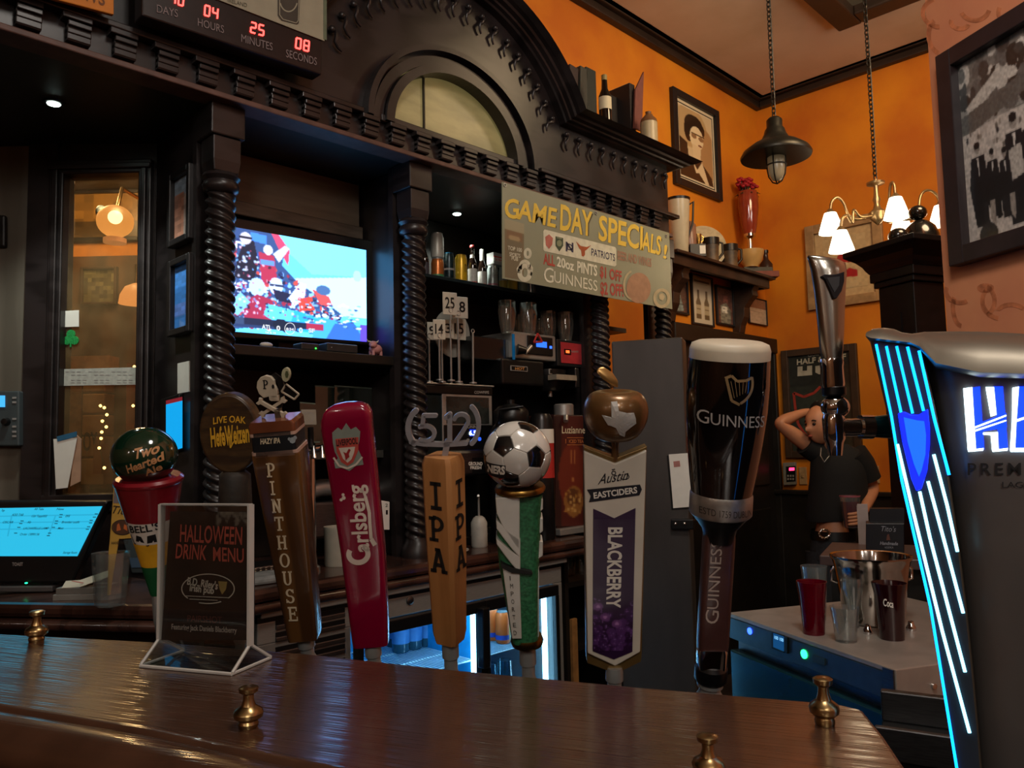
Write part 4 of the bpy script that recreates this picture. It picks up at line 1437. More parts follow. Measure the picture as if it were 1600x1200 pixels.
BLKG, WHG = mat('black_gloss_patch', '#0e0e10', .15, coat=.6), mat('white_gloss_patch', '#c9c5bc', .2, coat=.5, noise=.05)
ball = MB().ell((c.x, 0, c.z), r*.97, 24, 14).build('ball', mat('ball_seams', '#55524e', .5), t, smooth=60)
for i in range(12):
    mm_ = MB()
    patch(mm_, [tri(i, j) for j in range(12) if j != i and ico[i].dot(ico[j]) > .4])
    mm_.build('black_patch', BLKG, ball, smooth=50)
for i, j, k in hexc:
    mm_ = MB()
    patch(mm_, [tri(i, j), tri(j, i), tri(j, k), tri(k, j), tri(i, k), tri(k, i)])
    mm_.build('white_patch', WHG, ball, smooth=50)
sph6 = lambda q, k=1.012: Vector((q.x, -sqrt(max(1e-8, (r*k)**2 - (q.x - c.x)**2 - (q.z - c.z)**2)), q.z))
bd = MB()
for i in range(10):
    for j in range(3):
        u0, u1 = 759 + 31*i/10, 759 + 31*(i + 1)/10
        q0, q1 = 715 + 22*j/3, 715 + 22*(j + 1)/3
        bd.poly([sph6(f.l(a_, b_)) for a_, b_ in ((u0, q0), (u1, q0), (u1, q1), (u0, q1))])
bd.build('banner', BLACKM, ball, weld=False)
Ink(f, wrap=lambda q: sph6(q, 1.02)).text('NERS', (762, 731), (789, 729), (762, 719), bold=.05).build('lettering', WHITEI, ball)
Ink(f, wrap=lambda q: sph6(q, 1.018)).poly([(763, 736), (787, 736), (783, 740), (768, 741)]).build('red_band', REDI, ball)
GOLD = mat('brushed_gold', '#8a6a34', .3, 1.0, noise=.2)
MB().lathe([(34*s, zz(768)), (38*s, zz(766)), (38.5*s, zz(762)), (36*s, zz(758)), (30*s, zz(757))], 28).build('gold_collar', GOLD, t, smooth=40)
GG = mat('green_glitter_panel', '#2f6b46', .4, noise=.35, scale=250, bump=.2)
FW_ = mat('white_rib_enamel', '#c6c4ba', .3, noise=.05, coat=.3)
hx = lambda l, r, v: (f.x(l, v), f.x(r, v))
rows = [(774, 848, 772), (776, 846, 800), (775, 845, 840), (779, 843, 880), (786, 842, 920), (793, 842, 960), (799, 842, 998)]
m = MB().loft([rrect((b - a)*s*.94, 44*s, 12*s, f.z((a + b)/2, v), 3, f.x((a + b)/2, v)) for a, b, v in rows[::-1]])
m.build('core', GG, t, smooth=40)
fy = -22*s
m = MB()
m.prism(f.xz([(812, 775), (812, 858), (806, 852), (786, 822), (776, 800), (774, 776)], fy), fy - 7*s, -fy*.4)
m.build('white_rib', FW_, t, bevel=.0012)
for a, b, hgt in ((812, 806, 34), (840, 836, 30)):
    MB().prism(f.xz([(775, a - 2), (784, a + 6), (800, a + 20), (813, a + 28), (813, a + hgt + 24), (800, a + hgt + 10), (786, a + hgt - 8), (776, a + hgt - 22)], fy), fy - 7*s, -fy*.4).build('white_rib', FW_, t, bevel=.0012)
MB().prism(f.xz([(785, 884), (812, 893), (815, 996), (800, 996)], fy), fy - 5*s, -fy*.4).build('white_panel', FW_, t, bevel=.001)
MB().prism(f.xz([(782, 876), (800, 884), (830, 890), (832, 894), (800, 892), (784, 884)], fy), fy - 9*s, 0).build('black_twig', mat('black_cord', '#141614', .6), t)
for v0, v1 in ((776, 800), (806, 834), (842, 872)):
    MB().prism(f.xz([(838, v0), (848, v0 + 2), (848, v1 - 6), (840, v1)], fy*.4), fy*.7, -fy*.7).build('white_rib', FW_, t, bevel=.001)
MB().prism(f.xz([(836, 885), (842, 884), (842, 992), (838, 996)], fy*.4), fy*.6, -fy*.6).build('white_edge', FW_, t)
ik = Ink(f, fy - 5*s - .0015)
for i, ch in enumerate('IMPORTED'):
    v = 900 + 12.2*i
    ik.text(ch, (796.5 + i*.9, v + 7), ((801 if ch != 'I' else 798) + i*.9, v + 7), (796 + i*.9, v))
ik.build('lettering', mat('dark_grey_ink', '#4a4844', .6), t)
MB().lathe([(15*s, zz(1010)), (24*s, zz(1006)), (26*s, zz(1000)), (24*s, zz(994))], 24, sx=1).build('gold_base', GOLD, t, smooth=40)

# 7 -- apple and board tap
t, f, s = tap('beer_tap', 'white board beer tap with a bronze apple on top and purple berry panel', 960, 1072, 961, 580, .99, lean=.05, low=1046, rs=14)
A = ax(f, 960, 1072, 961, 580)
WHB = mat('white_board_enamel', '#cfc8b8', .35, noise=.04, coat=.2)
BRN = mat('bronze_board_edge', '#7d6238', .35, .5, noise=.15)
MB().prism(f.xz([(912, 697), (961, 715), (1010, 696), (1002, 1020), (1001, 1032), (962, 1051), (917, 1034), (916, 1020)]), -.004, .014).build('board_core', BRN, t, bevel=.001)
MB().prism(f.xz([(912, 704), (961, 724), (1010, 703), (1000, 1018), (961, 1040), (918, 1020)], -.007), -.009, -.003).build('white_board', WHB, t, bevel=.0015)
cv = Cv(40, 130, '#2c1236')
rs_ = np.random.RandomState(5)
for i in range(80):
    x, y = rs_.rand(), .60 + .4*rs_.rand()**.8
    if abs(x - .5) < .3 and y < .72: continue
    rr = .05 + .05*rs_.rand()
    cv.ell(x, y, rr*1.4, rr*.45, ['#3a1b4a', '#4e2a62', '#2a1034'][i % 3])
    for k in range(5):
        cv.ell(x + (rs_.rand() - .5)*rr*1.8, y + (rs_.rand() - .5)*rr*.6, .016, .006, '#8a6aa4' if k % 2 else '#5c3a74')
for x, y in ((.12, .66), (.3, .74), (.6, .79)): cv.ell(x, y, .13, .03, '#6a3f78').ell(x, y, .05, .012, '#a77ab0')
cv.blur(1)
# panel outline as a chevron: print pushed onto a shaped plate
MB().prism(f.xz([(927, 795), (960, 810), (993, 794), (988, 1018), (959, 1030), (926, 1017)], -.010), -.0105, -.008).build('purple_panel', mat('deep_purple_enamel', '#2c1236', .4), t)
cv.mesh('berry_print', printmat('berry_panel_print', .4, coat=.2), t, f, (927.5, 811), (992, 811), (988, 1017), (926.5, 1017), -.0112)
ik = Ink(f, -.0122)
ik.text('BLACKBERRY', (951, 824), (948, 950), (972, 824), bold=.03)
ik.build('lettering', WHITEI, t)
ik = Ink(f, -.0098)
ik.text('Austin', (934, 757), (982, 749), (934, 742), bold=.004, shear=.45).ring(976, 745, 7, 4, 1.2, 14, -60, 160).ring(959, 739, 3, 3, 1.4).line([(956, 734), (961, 733)], 1.4)
ik.poly([(917, 765), (1000, 757), (1003, 765), (999, 774), (920, 785), (923, 775)])
ik.build('ribbon', mat('navy_black_ink', '#14141c', .5), t)
Ink(f, -.0106).text('EASTCIDERS', (928, 779), (996, 770), (927, 770), bold=.03).build('lettering', WHITEI, t)
AP = mat('bronze_apple_lacquer', '#6e4e2c', .34, .5, noise=.15, coat=.3)
c = f.l(962, 648)
pr = []
for i in range(25):
    th = pi*i/24
    q = 1 + .10*cos(th) - .13*(1 - abs(cos(th)))*0
    rr = 48*s*sin(th)**.86*(1 + .10*cos(th))
    zz_ = 45*s*cos(th) - (12*s*max(0, cos(th))**8) + (6*s*max(0, -cos(th))**8)
    pr.append((max(rr, 1e-5), c.z + zz_))
MB().lathe(pr[::-1], 28, (c.x, 0)).build('apple', AP, t, smooth=60)
MB().tube([f.l(957, 606), f.l(954, 596)], 3*s, 8).build('apple_stem', AP, t, smooth=60)
lf = [f.l(*p) for p in ((964, 604), (958, 596), (950, 588), (941, 580), (936, 577))]
m = MB()
m.loft([[lf[i] + Vector((k*cos(a_)*s*.8, .35*k*s*sin(a_), k*sin(a_)*s*.6)) for a_ in (2*pi*j/10 for j in range(10))] for i, k in enumerate((2, 9, 12, 10, 2))])
m.build('leaf', mat('pale_bronze_leaf', '#a07c48', .3, .6, noise=.15), t, smooth=60)
apw = lambda q: Vector((q.x, -sqrt(max(1e-8, (48*s*1.05)**2*max(.02, 1 - ((q.z - c.z)/(47*s))**2)**.86*(1 + .2*(q.z - c.z)/(48*s)) - (q.x - c.x)**2)), q.z))
tx_ = [(949, 621), (958, 620), (960, 634), (972, 637), (983, 637), (986, 646), (987, 654), (978, 660), (971, 666), (970, 675), (962, 671), (956, 660), (949, 657), (944, 656), (935, 641), (949, 643)]
cen = (960, 648)
m = MB()
for a_, b_ in zip(tx_, tx_[1:] + tx_[:1]):
    for k in range(4):
        g_ = lambda p, k_: apw(f.l(cen[0] + (p[0] - cen[0])*k_/4, cen[1] + (p[1] - cen[1])*k_/4))
        m.poly([g_(a_, k + 1), g_(b_, k + 1), g_(b_, k)] + ([g_(a_, k)] if k else []))
m.build('state_outline', mat('grey_enamel', '#b4b0a8', .4), t, weld=False)
MB().lathe([(6*s, f.z(962, 720)), (5*s, f.z(962, 700)), (6*s, f.z(962, 688))], 12, (f.x(961, 700), 0)).build('apple_post', AP, t, smooth=50)

# 8 -- stout pint tap
t, f, s = tap('beer_tap', 'beer tap shaped as a full pint of black stout with a cream head', 1109, 1078, 1141, 534, .94, lean=.06, low=1060, rs=20)
A = ax(f, 1109, 1078, 1141, 534)
zz = lambda v: f.z(A(v), v)
row = lambda v: (A(v))
PR = [(58, 541), (58, 560), (59.5, 600), (58.5, 640), (55, 690), (49, 740), (45, 768)]
GB_ = mat('stout_black_gloss', '#070608', .08, coat=1.0)
MB().lathe([(a*s, zz(v)) for a, v in PR[::-1][:-1]] + [(58*s, zz(574))], 40).build('stout', GB_, t, smooth=50)
MB().lathe([(58*s, zz(574)), (58*s, zz(546)), (55*s, zz(537)), (46*s, zz(533)), (1e-4, zz(532))], 40).build('cream_head', mat('cream_foam', '#cbbfa8', .45, noise=.05), t, smooth=50)
MB().lathe([(44*s, zz(803)), (46.5*s, zz(800)), (46.5*s, zz(772)), (45*s, zz(768))], 36).build('steel_ring', mat('engraved_ring', '#b0aca4', .4, .8, noise=.15, scale=80), t, smooth=40)
MB().lathe([(22*s, zz(845)), (26*s, zz(825)), (36*s, zz(812)), (43*s, zz(803))], 28).build('neck', BLACK, t, smooth=50)
m = MB().loft([rrect(w_*s, 30*s, 8*s, zz(v), 3) for w_, v in ((46, 1012), (47, 1000), (47, 840), (44, 822))])
m.build('handle_bar', mat('mauve_brown_panel', '#4a2e2a', .35, noise=.15, coat=.3), t, smooth=40)
MB().loft([rrect(w_*s, 34*s, 8*s, zz(v), 3) for w_, v in ((42, 1042), (44, 1036), (44, 1016), (40, 1010))]).build('clasp', CHROME, t, smooth=40)
MB().lathe([(22*s, zz(1064)), (25*s, zz(1060)), (25*s, zz(1042)), (20*s, zz(1038))], 24).build('black_collar', BLACK, t, smooth=40)
prf = [(a*s, zz(v)) for a, v in PR[::-1]]
def cylw(q, k=1.0):
    for (r0, z0), (r1, z1) in zip(prf, prf[1:]):
        if z0 <= q.z <= z1:
            rr = r0 + (r1 - r0)*(q.z - z0)/(z1 - z0)
            break
    else: rr = prf[0][0] if q.z < prf[0][1] else prf[-1][0]
    return Vector((q.x, -sqrt(max(1e-8, (rr + .0008*k)**2 - q.x*q.x)), q.z))
ik = Ink(f, wrap=cylw)
ik.text('G', (1081, 652), (1096, 653), (1081, 632)).text('UINNESS', (1098, 653), (1182, 659), (1098, 636))
ik.build('lettering', mat('silver_ink', '#b8b4ae', .4), t)
ik = Ink(f, wrap=cylw)
ik.line([(1119, 584), (1126, 616), (1138, 622)], 4).ring(1122, 590, 36, 34, 4, 12, -15, 62).line([(1117, 583), (1126, 579), (1134, 587), (1148, 586), (1157, 582)], 4)
for i in range(5): ik.line([(1125 + 6*i, 587), (1130 + 4*i, 612 - 2*i)], .8)
ik.build('harp_emblem', mat('gold_emblem', '#b09468', .35, .5), t)
ik = Ink(f, -15*s - .0012)
ik.text('G', (1121, 976), (1124, 955), (1101, 973), bold=.0).text('UINNESS', (1122, 952), (1129, 845), (1105, 951), bold=.0)
ik.build('lettering', mat('pale_handle_ink', '#b4a498', .5), t)
ik = Ink(f, wrap=lambda q: Vector((q.x, -sqrt(max(1e-8, (47.1*s)**2 - q.x*q.x)), q.z)))
ik.text('ESTD 1759 DUBLIN', (1086, 792), (1166, 797), (1086, 782)).build('engraving', mat('engraving_grey', '#57524c', .4, .6), t)

# tap rail that carries the eight taps, standing on the work shelf behind the bar
RAIL = sorted(RAIL, key=lambda p: (p - CAM).dot(RT))
rc = sum(RAIL, Vector())/len(RAIL)
RFm = Fr((rc.x, rc.y, 0))
tr = thing('tap_rail', 'steel pipe rail under the bar edge that carries the row of beer taps', 'tap rail', RFm)
e0_, e1_ = RAIL[0] + (RAIL[0] - RAIL[1])*.6, RAIL[-1] + (RAIL[-1] - RAIL[-2])*.4
MB().tube([p - RFm.p for p in [e0_] + RAIL + [e1_]], .026, 14).build('pipe', STEEL, tr, smooth=50)
for p in (RAIL[1], RAIL[4], RAIL[7]):
    q = p - RFm.p
    MB().lathe([(.05, .80), (.05, .81), (.022, .82), (.022, q.z)], 16, (q.x, q.y)).build('pedestal', STEEL, tr, smooth=40)
us = [p.to_2d() - FW.to_2d()*.06 for p in [e0_] + RAIL + [e1_]] + [p.to_2d() + FW.to_2d()*.12 for p in ([e0_] + RAIL + [e1_])[::-1]]
o = MB().slab([(p.x - rc.x, p.y - rc.y) for p in us], .76, .80)
ws_ = thing('work_shelf', 'low steel work shelf behind the bar below the tap rail', 'shelf', RFm)
o.build('shelf_top', STEELD, ws_)
for p in (us[1], us[7], us[-3]):
    MB().box(p.x - rc.x - .02, p.x - rc.x + .02, p.y - rc.y - .02, p.y - rc.y + .02, 0, .76).build('leg', STEELD, ws_)
# ------------------------------------------------------------------ things on and in the back bar
XL = lambda p: Fr(p, 0)                        # frame square to the back bar


def prof_px(f, rows, m=None):
    return f.prof(rows)


# television
yt = YF + .27
f = Fr((ony(475, 545, yt).x, yt, zs))
t = thing('television', 'flat television showing a stadium crowd in the alcove of the back bar', 'television', f)
q = f.xz([(322, 332), (607, 380), (610, 541), (322, 526)])
MB().prism(q, 0, .05).build('bezel', BLACK, t, bevel=.004)
MB().box(q[0][0] + .12, q[1][0] - .15, -.02, .1, 0, .012).build('foot', BLACK, t, bevel=.003)
MB().box(-.06, .06, .05, .075, .01, .12).build('stand_neck', BLACK, t)
cv = Cv(200, 140, '#5fd8f0')
cv.rect(0, 0, 1, .5, '#62d6ee').poly([(.3, 0), (1, 0), (1, .3), (.6, .35)], '#7ce6f6').poly([(.45, .42), (1, .3), (1, .75), (.75, .75)], '#c4ecf0').ell(.93, .3, .03, .06, '#a8e0ec')
cv.poly([(0, 0), (.34, 0), (.42, .12), (.4, .3), (.5, .45), (.62, .55), (.82, .74), (.8, .8), (0, 1)], '#27415c')
rs_ = np.random.RandomState(3)
for i in range(900):
    x, y = rs_.rand()*.8, rs_.rand()*.95
    if y < x*.95 - .02: continue
    cv.ell(x, y, .006 + .013*rs_.rand(), .008 + .02*rs_.rand(), ['#1c2a48', '#9c2030', '#cfe4ea', '#d84030', '#244a80', '#141c30', '#88b8d0', '#e8d8c8'][i % 8])
cv.poly([(.33, .0), (.38, .0), (.45, .14), (.44, .3), (.37, .12)], '#e63a4a').poly([(.2, .02), (.3, .03), (.3, .12), (.2, .1)], '#3a78c8')
cv.poly([(.12, .3), (.16, .12), (.22, .1), (.25, .3), (.22, .5), (.1, .48)], '#10141e').ell(.17, .09, .035, .06, '#d8b8a0').rect(.13, .07, .21, .095, '#141820')
cv.poly([(.25, .2), (.35, .22), (.37, .5), (.27, .52)], '#b02434').ell(.31, .17, .03, .05, '#e8cfb8').rect(.26, .27, .35, .32, '#5a80b0')
cv.poly([(.34, .2), (.42, .1), (.45, .12), (.38, .28)], '#e6d6c4')
cv.ell(.24, .55, .05, .09, '#bfe0ea').ell(.36, .52, .045, .085, '#d8dcd8').poly([(.16, .7), (.24, .62), (.34, .66), (.36, .92), (.16, .95)], '#a01f30').rect(.32, .50, .41, .52, '#202838')
cv.poly([(.05, .75), (.14, .62), (.2, .7), (.12, .85)], '#7fc0dc').poly([(.3, .7), (.5, .75), (.56, .86), (.4, .9), (.28, .82)], '#58cfe8').poly([(.34, .55), (.46, .58), (.5, .68), (.36, .66)], '#12182a')
cv.poly([(.44, .62), (.52, .45), (.56, .46), (.55, .62), (.48, .7)], '#e8e0d8').poly([(.5, .62), (.6, .58), (.62, .72), (.52, .74)], '#e83a28')
cv.poly([(.6, .5), (.72, .56), (.75, .66), (.66, .66)], '#d84438').ell(.68, .5, .05, .05, '#3c5a70')
cv.poly([(.48, .74), (.64, .78), (.64, .96), (.44, .94)], '#1f9ce0').poly([(.64, .78), (.96, .84), (1, 1), (.6, 1)], '#3a9ad8').poly([(.7, 1), (.76, .84), (.9, .8), (.98, 1)], '#2a5a9a').rect(.95, .82, 1, 1, '#5a3ac0')
for i in range(60):
    x, y = .55 + .4*rs_.rand(), .62 + .25*rs_.rand()
    cv.ell(x, y, .015, .01, ['#ffffff', '#7aa0b0', '#30506a', '#e0c0b0'][i % 4])
cv.rect(.09, .86, .68, .925, '#0e1828').rect(.09, .925, .5, .95, '#182c44').ell(.39, .9, .05, .06, '#0a1420').rect(.56, .86, .68, .925, '#a82030').rect(.09, .86, .16, .925, '#283848')
for i in range(260):
    x, y = rs_.rand()*.62, .04 + rs_.rand()*.8
    if y > x*1.0: cv.ell(x, y, .004 + .007*rs_.rand(), .006 + .01*rs_.rand(), ['#eaf2f4', '#0c1420', '#c03040', '#6ab0d0', '#e8c8b0'][i % 5], .75)
cv.blur(1)
cv.a = np.clip(cv.a, 0, 1)**1.0*np.array([.38, .44, .58])
cv.mesh('screen', printmat('television_picture', .2, es=13.0), t, f, (339, 350), (572, 391), (573, 534), (339, 516), -.001)
ik = Ink(f, -.003)
ik.text('ATL', (409, 513.5), (424, 515), (409, 507), bold=.04).text('0', (432, 516), (438, 516.5), (432, 509), bold=.04).text('0', (467, 519.5), (473, 520), (467, 512), bold=.04).text('SF', (482, 519), (492, 520), (482, 513), bold=.04).text('8:34', (447, 516), (459, 517), (447, 512), bold=.04).text('1st & 10', (415, 520.5), (431, 522), (415, 517.5), bold=.04).ring(453, 513.5, 8, 9, 1, 20)
ik.build('score_lettering', glow('screen_white', '#f4f8ff', 1.0), t)

# small things on the ledge under the television
def small(name, label, cat, px, py, y, rz=0):
    return thing(name, label, cat, Fr((ony(px, py, y).x, y, zs), rz))
yl = YF + .15
f = Fr((ony(416, 547, yl).x, yl, zs))
m = MB().ell((0, 0, .008), (.02, .012, .008), 16, 8)
tag(place(m.build('remote_puck', mat('off_white_plastic', '#c8c4b8', .4), smooth=60), f), 'small off-white oval gadget on the ledge under the television', 'gadget')
f = Fr((ony(478, 552, yl).x, yl, zs))
t = thing('media_box', 'small black box with a green light on the ledge under the television', 'box', f)
MB().box(-.03, .03, -.025, .025, 0, .02).build('case', mat('charcoal_plastic', '#26282a', .3), t, bevel=.003)
MB().ell((.018, -.026, .006), .0025, 8, 6).build('light', glow('green_led', '#30ff40', 5), t)
f = Fr((ony(525, 556, yl).x, yl, zs))
t = thing('media_box', 'wider black receiver box at the middle of the ledge under the television', 'box', f)
MB().box(-.05, .06, -.03, .03, 0, .026).build('case', MATS['charcoal_plastic'], t, bevel=.003)
MB().ell((-.035, -.031, .012), .002, 8, 6).build('light', GREYI, t)
f = Fr((ony(587, 560, yl).x, yl, zs))
s = f.s
t = thing('animal_figurine', 'small pink animal figurine at the right end of the television ledge', 'figurine', f)
PNK = mat('pink_figurine', '#b9807c', .5, noise=.1)
m = MB()
m.ell((0, 0, 11*s), (11*s, 9*s, 8*s), 16, 10)
for x in (-7, 7):
    for y in (-4, 4): m.tube([(x*s, y*s, 8*s), (x*s, y*s, 0)], 2.5*s, 8)
m.build('body', PNK, t, smooth=60)
m = MB().ell((-8*s, -5*s, 17*s), (6.5*s, 6*s, 6*s), 14, 10).ell((-12*s, -8*s, 15*s), (3*s, 3*s, 2.6*s), 10, 8)
m.build('head', PNK, t, smooth=60)
for x in (-1, 1): MB().tube([((-8 + 4*x)*s, -4*s, 21*s), ((-8 + 9*x)*s, -4*s, 22*s), ((-8 + 11*x)*s, -4*s, 25*s)], 1.6*s, 6, r2=.4*s).build('horn', CREAM, t, smooth=60)

# cans and bottles on the upper shelf
ycan = 2.24


def vessel(name, label, cat, px, py, group=None, z=None, y=ycan):
    f = Fr((ony(px, py, y).x, y, zcan if z is None else z))
    return thing(name, label, cat, f, group), f, f.s


def can_rows(w, h): return [(w*.40, 0), (w*.46, 1.5), (w*.5, 5), (w*.5, h - 7), (w*.42, h - 1.5), (w*.43, h), (w*.38, h), (w*.37, h - 2)]


def can(label, px, w, h, body, bands=(), z=None, lid=STEEL, name='beer_can', group='cans on the upper shelf', y=ycan, txt=None):
    t, f, s = vessel(name, label, 'can', px, 450, group, z, y)
    R_ = can_rows(w, h)
    MB().lathe([(r*s, v*s) for r, v in R_[1:5]], 20).build('body', body, t, smooth=40)
    MB().lathe([(r*s, v*s) for r, v in R_[4:]] + [(1e-4, (h - 2)*s)], 20).build('lid', lid, t, smooth=40)
    MB().lathe([(R_[0][0]*s, 0), (R_[1][0]*s, 1.5*s)], 20).build('base_rim', STEEL, t, smooth=40)
    for v0, v1, mm in bands:
        MB().lathe([(w*.503*s, v0*s), (w*.503*s, v1*s)], 20, cap=False).build('band', mm, t, smooth=40)
    if txt:
        st, v0, v1, mm, u0, u1 = txt
        vs, fs = glyphs(st, .02)
        m = MB()
        m.add([(w*.507*s*sin(a), -w*.507*s*cos(a), (v0 + (v1 - v0)*v)*s) for u, v in vs for a in [(u0 + (u1 - u0)*u)]], fs)
        m.build('lettering', mm, t, weld=False)
    return t, f, h*s


ALU = mat('silver_can', '#9aa09c', .35, .6, noise=.1)
COPPER = mat('copper_can', '#b86a34', .3, .5, noise=.12)
can('copper coloured can under a white can, leftmost on the upper shelf', 684, 20, 40, COPPER, ((4, 9, mat('amber_band', '#a58a50', .4)), (10, 14, mat('green_band', '#3c7a50', .4))))
_, f_, hh = can('white can stacked on a copper can at the left end of the upper shelf', 684, 20.5, 40, mat('white_can', '#b9b7ac', .35, .2, noise=.06), z=zcan + 40*Fr((ony(684, 450, ycan).x, ycan, zcan)).s, txt=('HAZY', 12, 17, GREYI, -.1, .9))
can('black can with a blue top beside the yellow can on the upper shelf', 702, 16, 52, mat('black_blue_can', '#14282e', .3, .3, noise=.5, scale=60), ((2, 9, mat('teal_band', '#2a8a90', .3, .4)), (24, 27, GREYI)), lid=mat('blue_lid', '#2a6a90', .3, .8))
can('bright yellow can on the upper shelf', 721, 19, 52, mat('yellow_can', '#cfa022', .3, .3, noise=.1), ((3, 9, BLACK),), txt=('IT', 24, 36, BLACKM, -.1, .5), lid=mat('gold_lid', '#c0943c', .3, .8))
can('silver can below the small carton on the upper shelf', 770, 17, 44, ALU, ((12, 14, mat('pink_line', '#b05a6a', .4)),), txt=('light', 24, 30, GREYI, -.8, .6))
can('silver and gold can beside the carton can on the upper shelf', 786, 13, 44, ALU, ((10, 22, mat('dull_gold_band', '#a08a3a', .4)),))
can('gold banded can under the left end of the banner', 801, 16, 44, ALU, ((10, 30, mat('gold_band', '#b8952a', .4)), (31, 34, REDI)))
can('grey can under the banner, beside the pale green can', 817, 15, 44, mat('pale_green_can', '#7d877c', .4, .3))
can('violet topped can at the right under the banner', 830, 14, 40, mat('bright_silver_can', '#b4b4b6', .25, .8), ((30, 37, mat('violet_band', '#3a2a70', .4)),))
GLB = mat('brown_bottle_glass', '#140b07', .08, coat=.6)


def bottle(label, px, w, h, cap, lab, neck, group='bottles on the upper shelf', capk=0):
    t, f, s = vessel('beer_bottle', label, 'bottle', px, 454, group)
    R_ = [(w*.45, 0), (w*.5, 2), (w*.5, h*.5), (w*.42, h*.6), (w*.24, h*.72), (w*.2, h*.8), (w*.2, h*.95), (w*.22, h*.96)]
    MB().lathe([(r*s, v*s) for r, v in R_], 20).build('glass', GLB, t, smooth=50)
    MB().lathe([(w*.25*s, h*(.945 - capk)*s), (w*.25*s, h*.985*s), (w*.2*s, h*s)], 16).build('cap', cap, t, smooth=40)
    MB().lathe([(w*.506*s, h*.16*s), (w*.506*s, h*.46*s)], 20, cap=False).build('label', lab, t, smooth=40)
    MB().lathe([(w*.507*s, h*.10*s), (w*.507*s, h*.17*s)], 20, cap=False).build('label_band', REDI, t, smooth=40)
    if neck: MB().lathe([(w*.27*s, h*.69*s), (w*.22*s, h*.78*s)], 16, cap=False).build('neck_label', neck, t, smooth=40)
LABW = mat('grey_white_label', '#a8a29a', .5, noise=.1, scale=120)
bottle('dark beer bottle with a red cap and white neck label on the upper shelf', 739, 15, 71, REDI, LABW, LABW)
bottle('dark beer bottle with a white foil top beside the red capped one', 754, 14, 67, mat('white_foil', '#b4b0a6', .5), LABW, None, capk=.22)
bottle('dark bottle half hidden behind the twisted column at the left end of the shelf', 664, 14, 66, BLACK, mat('dark_label', '#3a3840', .5), None)
t, f, s = vessel('beer_carton', 'small silver and red carton lying across two cans on the upper shelf', 'carton', 775, 410, None, zcan + 45*Fr((ony(770, 450, ycan).x, ycan, zcan)).s)
m = MB().box(-12*s, 18*s, -7*s, 9*s, 0, 19*s)
m.build('box', mat('silver_carton', '#8a8884', .4, noise=.1), t, bevel=.003)
MB().box(-11.5*s, 17.5*s, -7.3*s, -7*s, 5*s, 11*s).build('white_band', LABW, t)
MB().box(-11.5*s, 17.5*s, -7.4*s, -7*s, 11*s, 13*s).build('red_band', REDI, t)
vs, fs = glyphs('a light', .02)
MB().add([(-8*s + 20*s*u, -7.6*s, 6*s + 3.6*s*v) for u, v in vs], fs).build('lettering', REDI, t, weld=False)

# number cards on wire stands, standing on the grinder
yg = 2.10
zg = ony(715, 600, yg).z
GFr = Fr((ony(715, 760, yg).x, yg, ZCNT))
def number(label, card, rod, txt, y, tilt=0, base=True):
    x0, y0, x1, y1 = card
    u, vb = rod
    f = Fr((ony(u, vb, y).x, y, zg))
    t = thing('number_sign', label, 'table number', f, 'number signs on the grinder')
    s = f.s
    top = f.z(u, y1 - 6)
    MB().tube([(0, 0, .0), (0, 0, top)], 1.5*s, 6).build('rod', STEEL, t)
    MB().tube([(4*s*cos(2*pi*i/14), -.004, top + 4*s*sin(2*pi*i/14)) for i in range(14)], .7*s, 5, closed=True).build('clip_ring', STEEL, t)
    MB().lathe([(6*s, 0), (6*s, 2*s), (1.5*s, 3*s)], 14).build('foot', STEEL, t, smooth=40)
    c = tilt
    pts = [(x0, y0), (x1, y0 + c), (x1 + c*.3, y1 + c), (x0 + c*.3, y1)]
    MB().prism(f.xz(pts), -.003, 0).build('card', mat('white_card', '#b8b4a6', .5, noise=.05), t, bevel=.001)
    if txt:
        w = x1 - x0
        Ink(f, -.0042).text(txt, (x0 + w*.22, y1 - (y1 - y0)*.3 + c*.3), (x1 - w*.12, y1 - (y1 - y0)*.3 + c*.8), (x0 + w*.2, y0 + (y1 - y0)*.22 + c*.3), bold=.015).build('lettering', BLACKM, t)
    return t
number('white number card 25 on a wire stand, tallest on the grinder', (691, 456, 713, 491), (705, 588), '25', yg - .08, 2)
number('white number card 18 half hidden behind the number 25 card', (706, 463, 730, 496), (717, 588), '18', yg - .05, 2)
number('white number card 14 on the left of the grinder', (676, 499, 695, 530), (687, 588), '14', yg - .08, 1)
number('white number card 3 between the cards 14 and 15', (692, 499, 708, 528), (691, 588), '3', yg - .02, 1)
number('white number card 15 behind the tall stands', (706, 497, 727, 530), (718, 586), '15', yg + .02, 2)
number('white number card 9 at the far left, behind the number 14 card', (667, 503, 684, 531), (671, 588), '9', yg + .0, 1)
f = Fr((ony(739, 588, yg - .04).x, yg - .04, zg))
t = thing('wire_stand', 'empty wire number stand at the right of the number cards', 'stand', f)
s = f.s
MB().tube([(0, 0, 0), (1.5*s, 0, 80*s)], 1.5*s, 6).build('rod', STEEL, t)
MB().tube([(1.5*s + 3*s*cos(2*pi*i/14), 0, 83*s + 3*s*sin(2*pi*i/14)) for i in range(14)], .8*s, 5, closed=True).build('clip_ring', STEEL, t)
MB().lathe([(6*s, 0), (6*s, 2*s), (1.5*s, 3*s)], 14).build('foot', STEEL, t, smooth=40)
f = Fr((ony(706, 586, yg + .06).x, yg + .06, zg))
t = thing('round_sign', 'large round white card on a wire stand behind the number signs', 'sign', f)
s = f.s
q = f.l(706, 521)
MB().prism([(q.x + 37*s*cos(2*pi*i/40), q.z + 38*s*sin(2*pi*i/40)) for i in range(40)], -.003, 0).build('card', mat('dull_white_card', '#8e8e86', .6, noise=.05), t)
